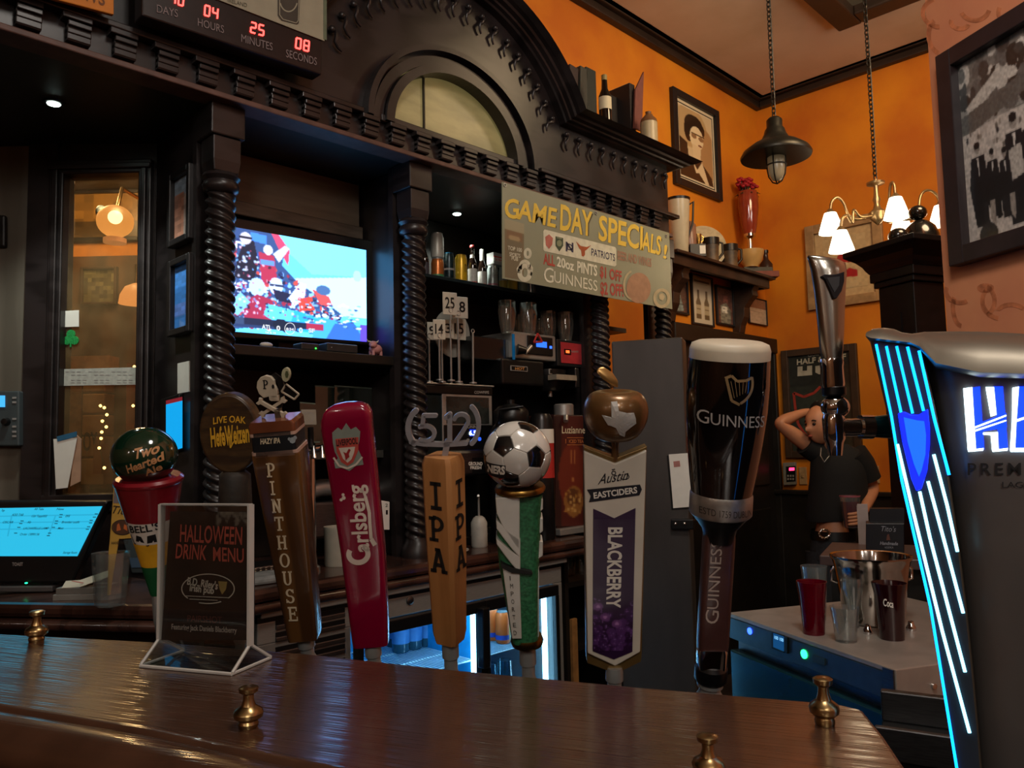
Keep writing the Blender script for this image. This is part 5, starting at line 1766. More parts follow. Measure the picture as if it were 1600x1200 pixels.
MB().tube([(0, .003, 0), (0, .003, q.z)], 1.5*s, 6).build('rod', STEEL, t)
MB().lathe([(6*s, 0), (6*s, 2*s), (1.5*s, 3*s)], 14).build('foot', STEEL, t, smooth=40)

# coffee grinder
f = GFr
s = f.s
t = thing('coffee_grinder', 'tall steel and black coffee grinder with a blue digital display', 'grinder', f)
hz = lambda v: f.z(715, v)
x0, x1 = f.x(690, 680), f.x(768, 680)
xs_ = f.x(662, 680)
MB().box(xs_, x1, 0, .22, hz(736), hz(618)).build('housing', mat('dark_teal_steel', '#1b2a2e', .3, .6, noise=.1), t, bevel=.004)
MB().box(x0, x1, -.006, 0, hz(690), hz(612)).build('window_frame', STEEL, t, bevel=.002)
MB().box(x0 + 8*s, x1 - 8*s, -.008, -.006, hz(662), hz(620)).build('hopper_window', mat('smoky_window', '#2c2e2c', .1, noise=.3, coat=.5), t)
MB().box(xs_, x1 + .004, -.008, .22, hz(617), zg - ZCNT - .006).build('lid', BLACK, t, bevel=.004)
MB().box(xs_ - .004, x1 + .008, -.012, .225, zg - ZCNT - .006, zg - ZCNT).build('lid_rim', STEEL, t, bevel=.002)
MB().box(x0 + 2*s, x1 - 2*s, -.010, -.006, hz(703), hz(664)).build('control_panel', BLACK, t, bevel=.002)
MB().box(f.x(731, 676), f.x(745, 676), -.012, -.010, hz(682), hz(671)).build('display', glow('blue_display', '#0a3cff', .8), t)
Ink(f, -.0125).text('6.5', (733, 680), (744, 680), (733, 673), bold=.03).build('display_digits', glow('display_digits', '#d8f0ff', 2.5), t)
Ink(f, -.0105).text('BUNN', (727, 669), (745, 669), (727, 665), bold=.02).text('COWPIPE', (741, 615), (764, 615), (741, 611), bold=.02).build('lettering', GREYI, t)
for a, b in ((731, 688), (749, 686)):
    MB().lathe([(3*s, 0), (3*s, .003), (1e-4, .003)], 12, T=Matrix.Translation(f.l(a, b, -.010)) @ Matrix.Rotation(pi/2, 4, 'X')).build('button', glow('blue_button', '#2050ff', 2) if a > 740 else GREYI, t)
MB().box(x0 - 2*s, x1, -.03, .2, hz(745), hz(703)).build('chute', STEELD, t, bevel=.012)
MB().box(f.x(729, 725), f.x(757, 725), -.0318, -.03, hz(742), hz(716)).build('badge', BLACK, t, bevel=.003)
Ink(f, -.0325).text('GROUND', (732, 727), (754, 727), (732, 722), bold=.03).text('FRESH', (735, 733), (752, 733), (735, 728.5), bold=.03).build('badge_lettering', WHITEI, t)
MB().box(xs_, x1 - .01, .06, .22, 0, hz(745)).build('column', BLACK, t)
MB().box(xs_, x1, -.03, .22, 0, .03).build('base', BLACK, t, bevel=.004)

# coffee brewer
yb_ = 2.06
f = Fr((ony(830, 780, yb_).x, yb_, ZCNT))
s = f.s
hz = lambda v, u=830: f.z(u, v)
t = thing('coffee_brewer', 'twin coffee brewer with a steel head, blue display and red switch panel', 'coffee machine', f)
hd = lambda l, r, v0, v1, y0, y1: MB().box(f.x(l, v0), f.x(r, v0), y0, y1, f.z((l + r)/2, v1), f.z((l + r)/2, v0))
q = f.xz([(762, 522), (802, 520), (868, 526), (868, 563), (802, 560), (762, 556)])
hd(800, 868, 521, 562, -.0, .30).build('steel_head', STEEL, t, bevel=.006)
hd(745, 801, 526, 562, .02, .30).build('dark_side', mat('dark_mirror_steel', '#55585a', .22, .9, noise=.2, scale=6), t, bevel=.004)
hd(799.5, 803, 522, 562, -.004, .0).build('blue_strip', mat('blue_reflecting_strip', '#2090e0', .2, .3), t)
hd(823, 862, 526, 555, -.006, 0).build('display_panel', BLACK, t, bevel=.003)
hd(836, 852, 534, 543, -.008, -.006).build('display', glow('blue_lcd', '#2a6cff', 1.6), t)
hd(857, 860, 541, 545, -.008, -.006).build('indicator', glow('blue_dot', '#2a5cff', 3), t)
MB().tube([f.l(808, 546, -.012), f.l(822, 548, -.03)], 9*s, 10, r2=5*s).build('tap_knob', BLACK, t, smooth=60)
MB().tube([f.l(820, 552, -.028), f.l(830, 541, -.028)], 3.5*s, 8).build('tap_lever', STEEL, t, smooth=60)
m = MB()
for a_, b_ in (((834, 535), (840, 521)), ((840, 521), (847, 534)), ((847, 534), (834, 535))): m.tube([f.l(*a_, -.014), f.l(*b_, -.014)], 1.6*s, 6)
m.build('red_triangle_tag', REDI, t)
hd(869, 921, 533, 574, -.005, .28).build('red_head', mat('dark_housing', '#1a1a1c', .4), t, bevel=.004)
hd(874, 918, 537, 569, -.008, -.005).build('red_panel', mat('red_enamel_panel', '#a83238', .35), t, bevel=.004)
hd(879, 889, 546, 554, -.011, -.008).build('rocker_switch', BLACK, t)
hd(881, 886, 548, 552, -.013, -.011).build('switch_light', glow('red_orange_led', '#ff5020', 4), t)
hd(906, 911, 545, 558, -.011, -.008).build('rocker_switch', BLACK, t)
Ink(f, -.0085).text('WARMER', (891, 551), (904, 551), (891, 548)).build('panel_lettering', GREYI, t)
hd(784, 850, 562, 602, .0, .28).build('brew_body', BLACK, t, bevel=.008)
for l, r, v in ((797, 823, 572), (857, 877, 577)):
    hd(l, r, v, v + 8, -.004, 0).build('badge', GREYI, t)
    hd(l + 1, r - 1, v + 1, v + 7, -.005, -.004).build('badge_face', BLACK, t)
    Ink(f, -.0056).text('HOT', (l + 8, v + 6), (r - 3, v + 6), (l + 8, v + 2), bold=.03).build('badge_lettering', mat('orange_ink', '#b07a40', .6), t)
MB().lathe([(f.x(860, 580) - f.x(845, 580), hz(608)), (30*s, hz(600)), (32*s, hz(574))], 20, (f.x(872, 590), .06)).build('brew_basket', BLACK, t, smooth=40)
hd(856, 888, 587, 595, -.045, -.0).build('basket_label', mat('tan_label', '#8a8070', .5), t)
hd(893, 899, 576, 606, -.02, .05).build('bracket', STEELD, t, bevel=.003)
MB().lathe([(4*s, hz(617)), (4.5*s, hz(604))], 12, (f.x(874, 610), .05)).build('spout', STEEL, t, smooth=40)
hd(785, 921, 600, 835, .2, .34).build('back_column', BLACK, t)
hd(777, 860, 823, 834, .11, .2).build('base', BLACK, t, bevel=.004)

# upturned pint glasses on the brewer
zt_ = f.z(800, 521) + ZCNT
GLP = thin('ribbed_glass', '#f0f4f0', .16, .05, .10, '#c8ccc4')  # whitish haze put into the glass in place of sparkle
pg = None
spots = [(793, 2.08, 52, 13), (826, 2.08, 52, 13), (857, 2.12, 46, 12), (884, 2.10, 46, 12), (902, 2.12, 44, 11), (812, 2.24, 44, 12), (845, 2.26, 42, 12), (872, 2.26, 42, 11)]
names = ['first from the left, front row', 'second from the left, front row', 'third from the left, front row', 'fourth from the left, front row', 'rightmost, front row', 'first of the back row', 'second of the back row', 'third of the back row']
def pint_mb(s, h, w):
    pr = [(w*.72, 0), (w*.95, h*.3), (w*1.08, h*.68), (w*1.0, h*.82), (w*1.02, h)]
    m = MB()
    tw = lambda a, z: 1 + .03*cos(10*a)
    m.lathe([(r*s, z*s) for r, z in pr], 40, twist=tw, cap=False)
    m.lathe([(1e-4, 3*s), (w*.68*s, 3*s), (w*.72*s, 0)], 40, twist=tw, cap=False)
    return m
for (px, y, h, w), nm in zip(spots, names):
    f2 = Fr((ony(px, 521, y).x, y, zt_))
    o = pint_mb(Fr((ony(px, 521, y).x, y, zt_)).s, h, w).build('pint_glass', GLP, None, smooth=40)
    place(o, f2)
    tag(o, 'clear pint glass on the coffee brewer, ' + nm, 'glass', 'pint glasses on the brewer')

# airpots and tea urn beside the brewer
f = Fr((ony(803, 840, 2.0).x, 2.0, ZCNT))
s = f.s
t = thing('coffee_airpot', 'black coffee airpot with a red label behind the football tap', 'airpot', f)
MB().lathe([(34*s, 0), (36*s, 4*s), (36*s, 170*s), (32*s, 178*s), (26*s, 184*s)], 24).build('body', mat('dark_steel_pot', '#2c2a2a', .3, .7), t, smooth=50)
MB().lathe([(36.5*s, 118*s), (36.5*s, 166*s)], 24, cap=False).build('label', mat('maroon_label', '#6a1c20', .5), t, smooth=50)
MB().lathe([(26*s, 184*s), (28*s, 190*s), (28*s, 204*s), (20*s, 212*s), (6*s, 216*s), (6*s, 222*s), (1e-4, 223*s)], 20).build('pump_lid', BLACK, t, smooth=50)
MB().tube([(-34*s, 0, 176*s), (-36*s, -10*s, 206*s), (-4*s, -30*s, 210*s)], 2.4*s, 8).build('handle', BLACK, t, smooth=60)
m = MB()
vs, fs = glyphs('BREWED COFFEE', .02)
m.add([(37.2*s*sin(a), -37.2*s*cos(a), (152 + 7*v)*s) for u, v in vs for a in [-1.0 + 1.7*u]], fs).build('label_lettering', WHITEI, t, weld=False)
f = Fr((ony(850, 840, 1.955).x, 1.955, ZCNT))
t = thing('coffee_airpot', 'slimmer black airpot with a white and red label between pot and tea urn', 'airpot', f)
s = f.s
MB().lathe([(17*s, 0), (19*s, 4*s), (19*s, 186*s), (14*s, 196*s), (1e-4, 198*s)], 20).build('body', MATS['dark_steel_pot'], t, smooth=50)
MB().lathe([(19.4*s, 96*s), (19.4*s, 172*s)], 20, cap=False).build('label', REDI, t, smooth=50)
MB().lathe([(19.7*s, 150*s), (19.7*s, 172*s)], 20, cap=False).build('label_band', WHITEP, t, smooth=50)
f = Fr((ony(893, 832, 1.98).x, 1.98, ZCNT))
s = f.s
hz = lambda v, u=893: f.z(u, v)
t = thing('tea_dispenser', 'tall iced tea dispenser with a glossy red brown printed front', 'drinks dispenser', f)
TEA = mat('tea_print', '#5c1c10', .3, noise=.3, scale=14, coat=.4)
hd = lambda l, r, v0, v1, y0, y1: MB().box(f.x(l, v0), f.x(r, v0), y0, y1, f.z((l + r)/2, v1), f.z((l + r)/2, v0))
hd(866, 912, 648, 826, .0, .16).build('body', mat('brown_housing', '#2c1410', .4), t, bevel=.006)
cv = Cv(24, 80, '#4a140c')
cv.rect(0, 0, .2, 1, '#2c0c08').ell(.6, .55, .5, .3, '#6a2412').ell(.65, .78, .35, .14, '#8a5a28').ell(.6, .74, .2, .08, '#5a3214')
for i in range(30): cv.ell(.35 + .6*np.random.RandomState(i).rand(), .68 + .2*np.random.RandomState(i + 50).rand(), .05, .014, ['#a87838', '#6a3a18', '#c09858'][i % 3])
cv.line(.55, .3, .6, .6, .02, '#a86a3a').line(.7, .3, .65, .6, .02, '#a86a3a').blur(1)
cv.mesh('front_print', MATTE, t, f, (868, 650), (911, 650), (911, 822), (868, 822), -.001)
MB().lathe([(16*s, hz(650)), (16*s, hz(632)), (14*s, hz(630)), (1e-4, hz(630))], 20, (f.x(896, 640), .05)).build('steel_lid', STEEL, t, smooth=40)
Ink(f, -.0022).text('Luzianne', (878, 677), (914, 677), (878, 666), bold=.01).build('lettering', CREAM, t)
ik = Ink(f, -.0022)
ik.text('ICED TEA', (889, 692), (912, 692), (889, 687), bold=.02).line([(886, 684), (912, 684)], 1).line([(886, 695), (912, 695)], 1).line([(884, 686), (884, 693)], 1)
ik.build('small_lettering', mat('orange_print', '#b06a3a', .6), t)
hd(866, 918, 823, 833, -.03, .17).build('drip_base', STEEL, t, bevel=.003)
MB().tube([f.l(884, 650, -.01), f.l(884, 658, -.02)], 4*s, 8).build('tap', STEEL, t, smooth=60)

# acrylic card holders, small beer tower, tubs between the first columns
for (l, r, v0, v1, y), lab in zip(((492, 523, 602, 700, 2.2), (522, 552, 602, 700, 2.18), (550, 580, 604, 700, 2.2), (468, 492, 628, 690, 2.16)),
                                 ('clear acrylic card holder behind the red tap, left of three', 'clear acrylic card holder behind the red tap, middle of three', 'clear acrylic card holder behind the red tap, right of three', 'short clear acrylic card holder beside the skull tap')):
    f = Fr((ony((l + r)/2, v1, y).x, y, ony((l + r)/2, v1, y).z))
    t = thing('card_holder', lab, 'card holder', f, 'acrylic card holders')
    MB().prism(f.xz([(l, v0), (r, v0 + 2), (r, v1), (l, v1)]), -.003, 0).build('sheet', thin('greenish_acrylic', '#b8c4bc', .1, .05, .08, '#6a7a70'), t)
    MB().prism(f.xz([(l, v0), (r, v0 + 2), (r, v0 + 4), (l, v0 + 2)]), -.0035, .0005).build('edge', mat('green_acrylic_edge', '#5a6a60', .3), t)
    MB().box(f.x(l, v1), f.x(r, v1), -.03, .02, -.004, 0).build('foot', MATS['green_acrylic_edge'], t)
zsh = ony(520, 702, 2.2).z
MB().box(xc1 + .05, xc2 - .03, .2, .49, zsh - .03, zsh - .006).build('shelf', mat('grey_ledge', '#3c3a36', .4), bb)
f = Fr((ony(486, 712, 2.02).x, 2.02, ZCNT))
s = f.s
t = thing('tap_tower', 'small chrome tap tower with a white badge on the back counter', 'tap tower', f)
hz = lambda v: f.z(486, v)
MB().lathe([(14*s, 0), (14*s, .01), (8*s, .02), (7*s, hz(712))], 16).build('stem', CHROME, t, smooth=40)
m = MB()
m.tube([f.l(474, 704), f.l(508, 700)], 6*s, 12)
m.build('cross_pipe', CHROME, t, smooth=50)
for u in (478, 490, 503): MB().tube([f.l(u, 702, -.005), f.l(u, 700, -.05), f.l(u + 1, 716, -.06)], 3.5*s, 8).build('faucet', CHROME, t, smooth=60)
MB().tube([f.l(486, 698, -.01), f.l(485, 668, -.02)], 4.5*s, 10).build('handle', BLACK, t, smooth=50)
MB().prism(f.xz([(470, 640), (493, 640), (494, 664), (470, 664)], -.02), -.024, -.018).build('badge', mat('dusty_white_badge', '#8e8a7e', .5), t, bevel=.002)
Ink(f, -.0248).ring(482, 652, 8, 8, 1.2).build('badge_ring', GREYI, t)
def tub(name, label, cat, l, r, v0, v1, y, m_, k=.94, group=None):
    f = Fr((ony((l + r)/2, v1, y).x, y, ZCNT))
    s = f.s
    w = (r - l)/2*s
    h = f.z((l + r)/2, v0)
    o = MB().lathe([(w*k*.96, 0), (w*k, .003), (w*.97, h*.9), (w, h*.93), (w, h), (w*.92, h), (w*.88, h*.2), (1e-4, h*.18)], 24).build(name, m_, None, smooth=40)
    tag(place(o, f), label, cat, group)
WT = mat('milky_tub_plastic', '#a8a496', .4, noise=.06)
tub('plastic_tub', 'pale plastic tub on the back counter left of the red paddle tap', 'tub', 506, 552, 822, 850, 2.04, WT)
f = Fr((ony(510, 800, 2.2).x, 2.2, ZCNT))
t = thing('steel_bin', 'low steel bin behind the pale tub on the back counter', 'bin', f)
MB().prism(f.xz([(468, 786), (568, 780), (568, 836), (468, 846)]), 0, .10).build('body', STEELD, t, bevel=.01)
MB().tube([f.l(470, 772, .03), f.l(500, 762, .03), f.l(540, 762, .03), f.l(566, 770, .03)], 14*f.s, 12).build('rolled_lid', STEEL, t, smooth=60)
f = Fr((ony(700, 858, 1.96).x, 1.96, ZCNT))
o = MB().lathe([(1e-4, .002), (.03, .003), (.068, .010), (.068, .013), (.03, .006), (1e-4, .005)], 28).build('white_plate', mat('glazed_white', '#b8b6ae', .25), None, smooth=60)
tag(place(o, f), 'small white plate on the back counter behind the wooden post tap', 'plate')
f = Fr((ony(749, 846, 2.0).x, 2.0, ZCNT))
s = f.s
t = thing('syrup_bottle', 'squat white pump bottle on the back counter left of the football tap', 'bottle', f)
MB().lathe([(12*s, 0), (13*s, 2*s), (13*s, 38*s), (9*s, 45*s), (5*s, 48*s)], 20).build('body', mat('grey_white_bottle', '#a09e96', .4), t, smooth=50)
MB().tube([(0, 0, 46*s), (0, 0, 78*s), (-6*s, -6*s, 80*s)], 2*s, 8).build('pump', STEEL, t, smooth=50)
f = Fr((ony(604, 826, 2.05).x, 2.05, ZCNT))
t = thing('label_card', 'narrow white label card standing behind the right edge of the red tap', 'card', f)
MB().prism(f.xz([(596, 782), (609, 784), (609, 828), (596, 828)]), 0, .02).build('card', WHITEP, t, bevel=.002)
Ink(f, -.001).text('1', (603, 804), (606, 804), (603, 797)).text('2', (602, 792), (606, 792), (602, 787)).build('lettering', BLACKM, t)
# bar mat and folded cloth
f = Fr((ony(415, 880, 1.95).x, 1.95, ZCNT))
m = MB()
pts = [(.11*cos(a)*(1 + .15*sin(3*a)), .05*sin(a)) for a in (2*pi*i/20 for i in range(20))]
m.slab(pts, 0, .022)
tag(place(m.build('bar_towel', mat('grey_towel', '#7e8484', .9, noise=.25, scale=30, bump=.4), bevel=.008), f), 'crumpled pale grey towel on the back counter behind the skull tap', 'towel')
f = Fr((ony(395, 868, 2.08).x, 2.08, ZCNT))
t = thing('drip_grate', 'perforated steel drip grate on the back counter behind the menu stand', 'grate', f)
MB().box(-.13, .14, -.05, .06, 0, .028).build('tray', STEELD, t, bevel=.003)
m = MB()
for i in range(16):
    for j in range(4): m.ell((-.115 + .016*i, -.052, .006 + .006*j), (.004, .001, .0018), 6, 4)
tag(m.build('perforations', mat('pale_hole', '#8a8270', .5), t), kind='stuff')

# ------------------------------------------------------------------ game day banner
yb2_ = YF - .035
f = Fr((ony(917, 470, yb2_).x, yb2_, ony(917, 470, yb2_).z))
t = thing('banner_sign', 'grey green GAME DAY SPECIALS banner hanging below the cornice', 'sign', f)
BAN = mat('banner_vinyl', '#8a8e78', .4, noise=.06, scale=5)
MB().prism(f.xz([(784.5, 284), (1045.5, 364), (1050.5, 483), (785, 435)]), 0, .003).build('vinyl', BAN, t)
for p in ((789, 289), (931, 333), (1041, 369)):
    MB().tube([f.l(*p, -.002) + Vector((.006*cos(2*pi*i/14), 0, .006*sin(2*pi*i/14))) for i in range(14)], .002, 6, closed=True).build('grommet', STEEL, t, smooth=60)
YEL = mat('banner_yellow', '#e0c048', .5, noise=.06)
def btext(body, p0, p1, pt, m, y=-.0012, **k):
    return Ink(f, y).text(body, p0, p1, pt, **k).build('lettering', m, t)
SHD = mat('banner_shadow_ink', '#4c4a38', .5)
for dx_, yy, mm in ((1.5, -.0006, SHD), (0, -.0014, YEL)):
    btext('G', (788.6 + dx_, 340 + dx_), (811 + dx_, 341 + dx_), (788.6 + dx_, 311 + dx_), mm, yy, bold=0 if dx_ else .024)
    btext('AME', (808 + dx_, 341 + dx_), (868 + dx_, 355 + dx_), (811 + dx_, 312 + dx_), mm, yy, bold=0 if dx_ else .024)
    btext('DAY', (875 + dx_, 358 + dx_), (925 + dx_, 369 + dx_), (876 + dx_, 320 + dx_), mm, yy, bold=0 if dx_ else .024)
    btext('SPECI', (935 + dx_, 374 + dx_), (1004 + dx_, 390 + dx_), (936 + dx_, 337 + dx_), mm, yy, bold=0 if dx_ else .024)
    btext('ALS', (1002 + dx_, 390 + dx_), (1032 + dx_, 398 + dx_), (1004 + dx_, 362 + dx_), mm, yy, bold=0 if dx_ else .024)
    btext('!', (1036 + dx_, 403 + dx_), (1041 + dx_, 404 + dx_), (1038 + dx_, 383 + dx_), mm, yy, bold=0 if dx_ else .024)
PALE = mat('banner_pale', '#d2d2bc', .5)
Ink(f, -.0012).poly([(849, 361), (851, 358.5), (961, 386), (963, 389), (963, 414), (961, 416.5), (851, 392.5), (849, 390)]).build('logo_strip', PALE, t)
ik = Ink(f, -.002)
ik.poly([(852, 370), (858, 366), (864, 372), (863, 382), (858, 389), (853, 383)]).build('red_crest', mat('faded_red_crest', '#b0685c', .5), t)
Ink(f, -.002).poly([(868, 369), (880, 372), (880, 384), (874, 393), (868, 384)]).build('green_crest', mat('dark_green_crest', '#3a4a38', .5), t)
Ink(f, -.0026).ell(874, 380, 4, 5).line([(870, 371), (878, 373)], 2).build('crest_detail', mat('crest_detail', '#7a8468', .5), t)
NAVY = mat('navy_ink', '#2a2c4c', .5)
Ink(f, -.002).text('N', (884, 392), (896, 394), (884, 378), bold=.03).text('D', (886, 390), (895, 392), (886, 380), bold=.01).build('monogram', NAVY, t)
Ink(f, -.002).poly([(900, 377), (907, 384), (911, 385), (917, 386), (924, 383), (917, 390), (914, 392), (914, 398), (912, 401), (909, 400), (908, 391), (905, 388)]).build('longhorn_mark', mat('burnt_orange_ink', '#a4522c', .5), t)
btext('PATRIOTS', (924, 399), (961, 408), (924, 388), NAVY, -.002, bold=.01)
RB2, WB2 = mat('banner_red', '#a8443a', .5), mat('banner_white', '#dcdcc8', .5)
btext('ALL', (849, 412), (867, 416), (849, 396), RB2, bold=.03)
btext('20oz', (870, 415.5), (897, 423), (870, 401), WB2, bold=.03)
btext('PINTS', (901.7, 424.5), (933, 431), (902, 408.5), WB2, bold=.03)
btext('G', (850, 440.5), (865, 442), (850, 417.5), WB2)
btext('UINNESS', (866, 441), (933.5, 455), (866, 423.5), WB2)
btext('$1 OFF', (937.5, 432), (971.5, 440), (937.5, 416), RB2, bold=.03)
btext('$2 OFF!', (938.5, 459), (974.5, 463), (938, 441), RB2, bold=.03)
btext('BEER AND WINGS', (965, 405), (1018, 417), (965, 392), mat('faded_banner_red', '#9c7660', .5), bold=.03)
cv = Cv(20, 50, '#74684f')
cv.rect(0, 0, 1, .18, '#9a9478').rect(.1, .18, .9, .34, '#7a6046').ell(.5, .3, .3, .05, '#a08c68').rect(.1, .34, .9, 1, '#6f6650').blur(1)
cv.mesh('pint_print', MATTE, t, f, (788.5, 341), (819, 350), (818, 438), (789, 433), -.0006)
btext('TOP 100', (793.5, 390), (815.5, 394), (793.5, 384), PALE, -.0016, bold=.015)
btext('SPORTS', (796, 400), (813, 403), (796, 394), PALE, -.0016, bold=.015)
btext('PUB', (799.5, 406), (809.5, 408), (799.5, 400), PALE, -.0016, bold=.015)
ik = Ink(f, -.0016)
ik.ring(824.5, 396, 4, 6.5, 4.5, 20).ring(820, 426, 8, 11, 7.5, 20).ring(820, 417, 7, 9, 5, 16, 150, 390).poly([(807, 420), (812, 412), (814, 428), (809, 430)]).poly([(833, 418), (828, 412), (826, 428), (831, 432)])
ik.build('ball_marks', mat('banner_white_mark', '#c4c4ae', .5), t)
Ink(f, -.0016).ell(998, 450, 19, 24).build('helmet_print', mat('faded_helmet', '#a07a60', .5), t)
Ink(f, -.002).ring(989, 446, 14, 22, 3, 20, 100, 260).ring(1034, 466, 11, 13, 5, 24).ell(1034, 464, 5, 6, 5).build('ball_print', mat('faded_cream_print', '#b0a484', .5), t)

# ------------------------------------------------------------------ countdown clock and orange sign on the fascia
yk = YF - .09
f = Fr((ony(360, 70, yk).x, yk, ony(360, 90, yk).z))
t = thing('countdown_clock', 'black countdown clock with red digits and a white stout poster above', 'clock', f)
MB().prism(f.xz([(222, -120), (505, -60), (503, 117), (222, 24)]), 0, .05).build('case', mat('black_clock_case', '#1a1112', .35, noise=.2), t, bevel=.004)
MB().prism(f.xz([(318, -118), (506, -60), (506, 65), (318, -8)]), -.004, 0).build('poster', mat('clock_poster', '#8f8a76', .5, noise=.05), t)
MB().prism(f.xz([(504, -60), (509, -60), (509, 64), (504, 62)]), -.005, .004).build('poster_edge', mat('green_grey_edge', '#5a6450', .5), t)
RG = glow('red_led_digits', '#ff3a34', 7)
def seg(d, x, y, w, h, sk, ik):
    """seven segment digit, upper left (x, y), following the slope sk"""
    on = {'0': 'abcdef', '1': 'bc', '2': 'abged', '3': 'abgcd', '4': 'fgbc', '5': 'afgcd', '8': 'abcdefg'}[d]
    P = {'a': ((0, 0), (1, 0)), 'b': ((1, 0), (1, .5)), 'c': ((1, .5), (1, 1)), 'd': ((0, 1), (1, 1)), 'e': ((0, .5), (0, 1)), 'f': ((0, 0), (0, .5)), 'g': ((0, .5), (1, .5))}
    for c_ in on:
        (a, b), (c2_, d2) = P[c_]
        ik.line([(x + a*w + (1 - b)*1.2, y + b*h + a*w*sk), (x + c2_*w + (1 - d2)*1.2, y + d2*h + c2_*w*sk)], 2.6)
ik = Ink(f, -.002)
for txt, x, y in (('40', 266, -12), ('04', 319.5, 8), ('25', 391.5, 34.5), ('08', 462, 59)):
    for i, d in enumerate(txt): seg(d, x + i*12.5, y + i*3.6, 7.5, 15.5, .28, ik)
ik.build('red_digits', RG, t)
ik = Ink(f, -.002)
for st, a, b in (('DAYS', (245, 19), (278, 27)), ('HOURS', (309, 40), (350, 52)), ('MINUTES', (377, 65), (426, 79)), ('SECONDS', (447, 89), (495, 102))):
    ik.text(st, a, b, (a[0], a[1] - 12))
ik.build('caption_lettering', mat('dim_caption_ink', '#7a6c6c', .6), t)
ik = Ink(f, -.0055)
ik.text('IRELAND', (356, 3), (386, 11), (356, -3)).build('poster_lettering', mat('poster_grey_ink', '#55503f', .6), t)
Ink(f, -.0055).poly([(434, -40), (470, -30), (467, 36), (464, 38), (440, 32), (434, 24)]).build('pint_outline', mat('poster_brown_ink', '#3a332a', .6), t)
Ink(f, -.0062).line([(437, -38), (437, 23), (442, 30), (463, 36), (466, 32), (468, -28)], 1.2).ring(451, -2, 14, 20, 2, 16, 20, 160).build('pint_line', MATS['clock_poster'], t)
f = Fr((ony(130, 20, YF - .06).x, YF - .06, ony(140, 24, YF - .06).z))
t = thing('orange_sign', 'orange sign with dark lettering on the fascia at the upper left edge', 'sign', f)
MB().prism(f.xz([(-60, -110), (178, -60), (178, 23), (-60, -40)]), 0, .012).build('board', mat('orange_sign_board', '#c8781c', .6, noise=.06), t, bevel=.002)
Ink(f, -.001).text('NEWS', (100, -10), (164, 9), (100, -30), bold=.02).build('lettering', mat('brown_sign_ink', '#6a3a10', .6), t)

# ------------------------------------------------------------------ things on top of the cornice
zt2 = zc + .1*PK_
def book(label, px, py, w, h, d, m_, y, tilt=0):
    f = Fr((ony(px, py, y).x, y, zt2), 0, Matrix.Rotation(tilt, 3, 'Y'))
    t = thing('book', label, 'book', f, 'old books on the cornice')
    MB().box(0, w, 0, d, 0, h).build('cover', m_, t, bevel=.003)
    MB().box(.003, w - .003, .004, d + .001, .003, h + .001).build('pages', CREAM, t)
    return t
y = 2.16
bx = lambda px: ony(px, 150, y).x
hgt = lambda v, px: ony(px, v, y).z - zt2
book('leaning maroon black book, leftmost of three on the cornice', 886, 170, bx(903) - bx(890), hgt(101, 895), .15, mat('maroon_book', '#2c1c1c', .6), y, radians(4))
book('dark grey book, middle of three on the cornice', 904, 170, bx(915) - bx(904), hgt(103, 910), .15, mat('grey_book', '#34332c', .6), y, radians(3))
book('green black book, right of three on the cornice', 918, 170, bx(933) - bx(918), hgt(108, 925), .15, mat('green_black_book', '#1c211c', .6), y)
book('large dark book standing face out beside the small bottle', 949, 190, bx(984) - bx(949), hgt(129, 965), .05, mat('black_book', '#1a1412', .6), y + .1)
book('dark thick book between the face out book and the loose cover', 986, 195, bx(993) - bx(985), hgt(125, 986), .14, mat('black_brown_book', '#1c1615', .6), y + .02)
f = Fr((ony(1000, 190, y).x, y, zt2))
o = MB().prism(f.xz([(991, 200), (993, 140), (1006, 112), (1003, 205)]), 0, .008).build('loose_cover', mat('brown_pink_board', '#6a3c34', .7))
tag(place(o, f), 'brown pink loose book cover leaning on the cornice, rightmost of the books', 'book cover')
f = Fr((ony(946, 180, 2.05).x, 2.05, zt2))
s = f.s
t = thing('small_bottle', 'small brown bottle with a pale label standing between the cornice books', 'bottle', f)
zz2 = lambda v: f.z(946, v)
MB().lathe([(9*s, 0), (10*s, .004), (10*s, zz2(152)), (5*s, zz2(140)), (4.2*s, zz2(123))], 18).build('glass', GLB, t, smooth=50)
MB().lathe([(4.6*s, zz2(127)), (4.6*s, zz2(119)), (1e-4, zz2(119))], 14).build('cap', mat('yellow_cap', '#8a7a4a', .4), t, smooth=40)
MB().lathe([(10.2*s, zz2(173)), (10.2*s, zz2(154))], 18, cap=False).build('label', CREAM, t, smooth=40)
f = Fr((ony(1014, 205, 2.08).x, 2.08, zt2))
s = f.s
t = thing('stoneware_jug', 'two tone brown and cream stoneware jug at the right end of the cornice', 'jug', f)
zz2 = lambda v: f.z(1014, v)
CRE = mat('cream_stoneware', '#a89878', .35, noise=.06)
MB().lathe([(13*s, 0), (13.5*s, .004), (13.5*s, zz2(193))], 24).build('body', CRE, t, smooth=50)
MB().lathe([(13.5*s, zz2(193)), (12.5*s, zz2(188)), (6*s, zz2(181)), (4*s, zz2(179)), (5*s, zz2(176)), (1e-4, zz2(176))], 24).build('shoulder', mat('brown_stoneware', '#6a4a30', .35), t, smooth=50)
MB().tube([(4*s, 0, zz2(178)), (9*s, 0, zz2(177)), (11*s, 0, zz2(183)), (10*s, 0, zz2(187))], 1.6*s, 8).build('handle', MATS['brown_stoneware'], t, smooth=60)
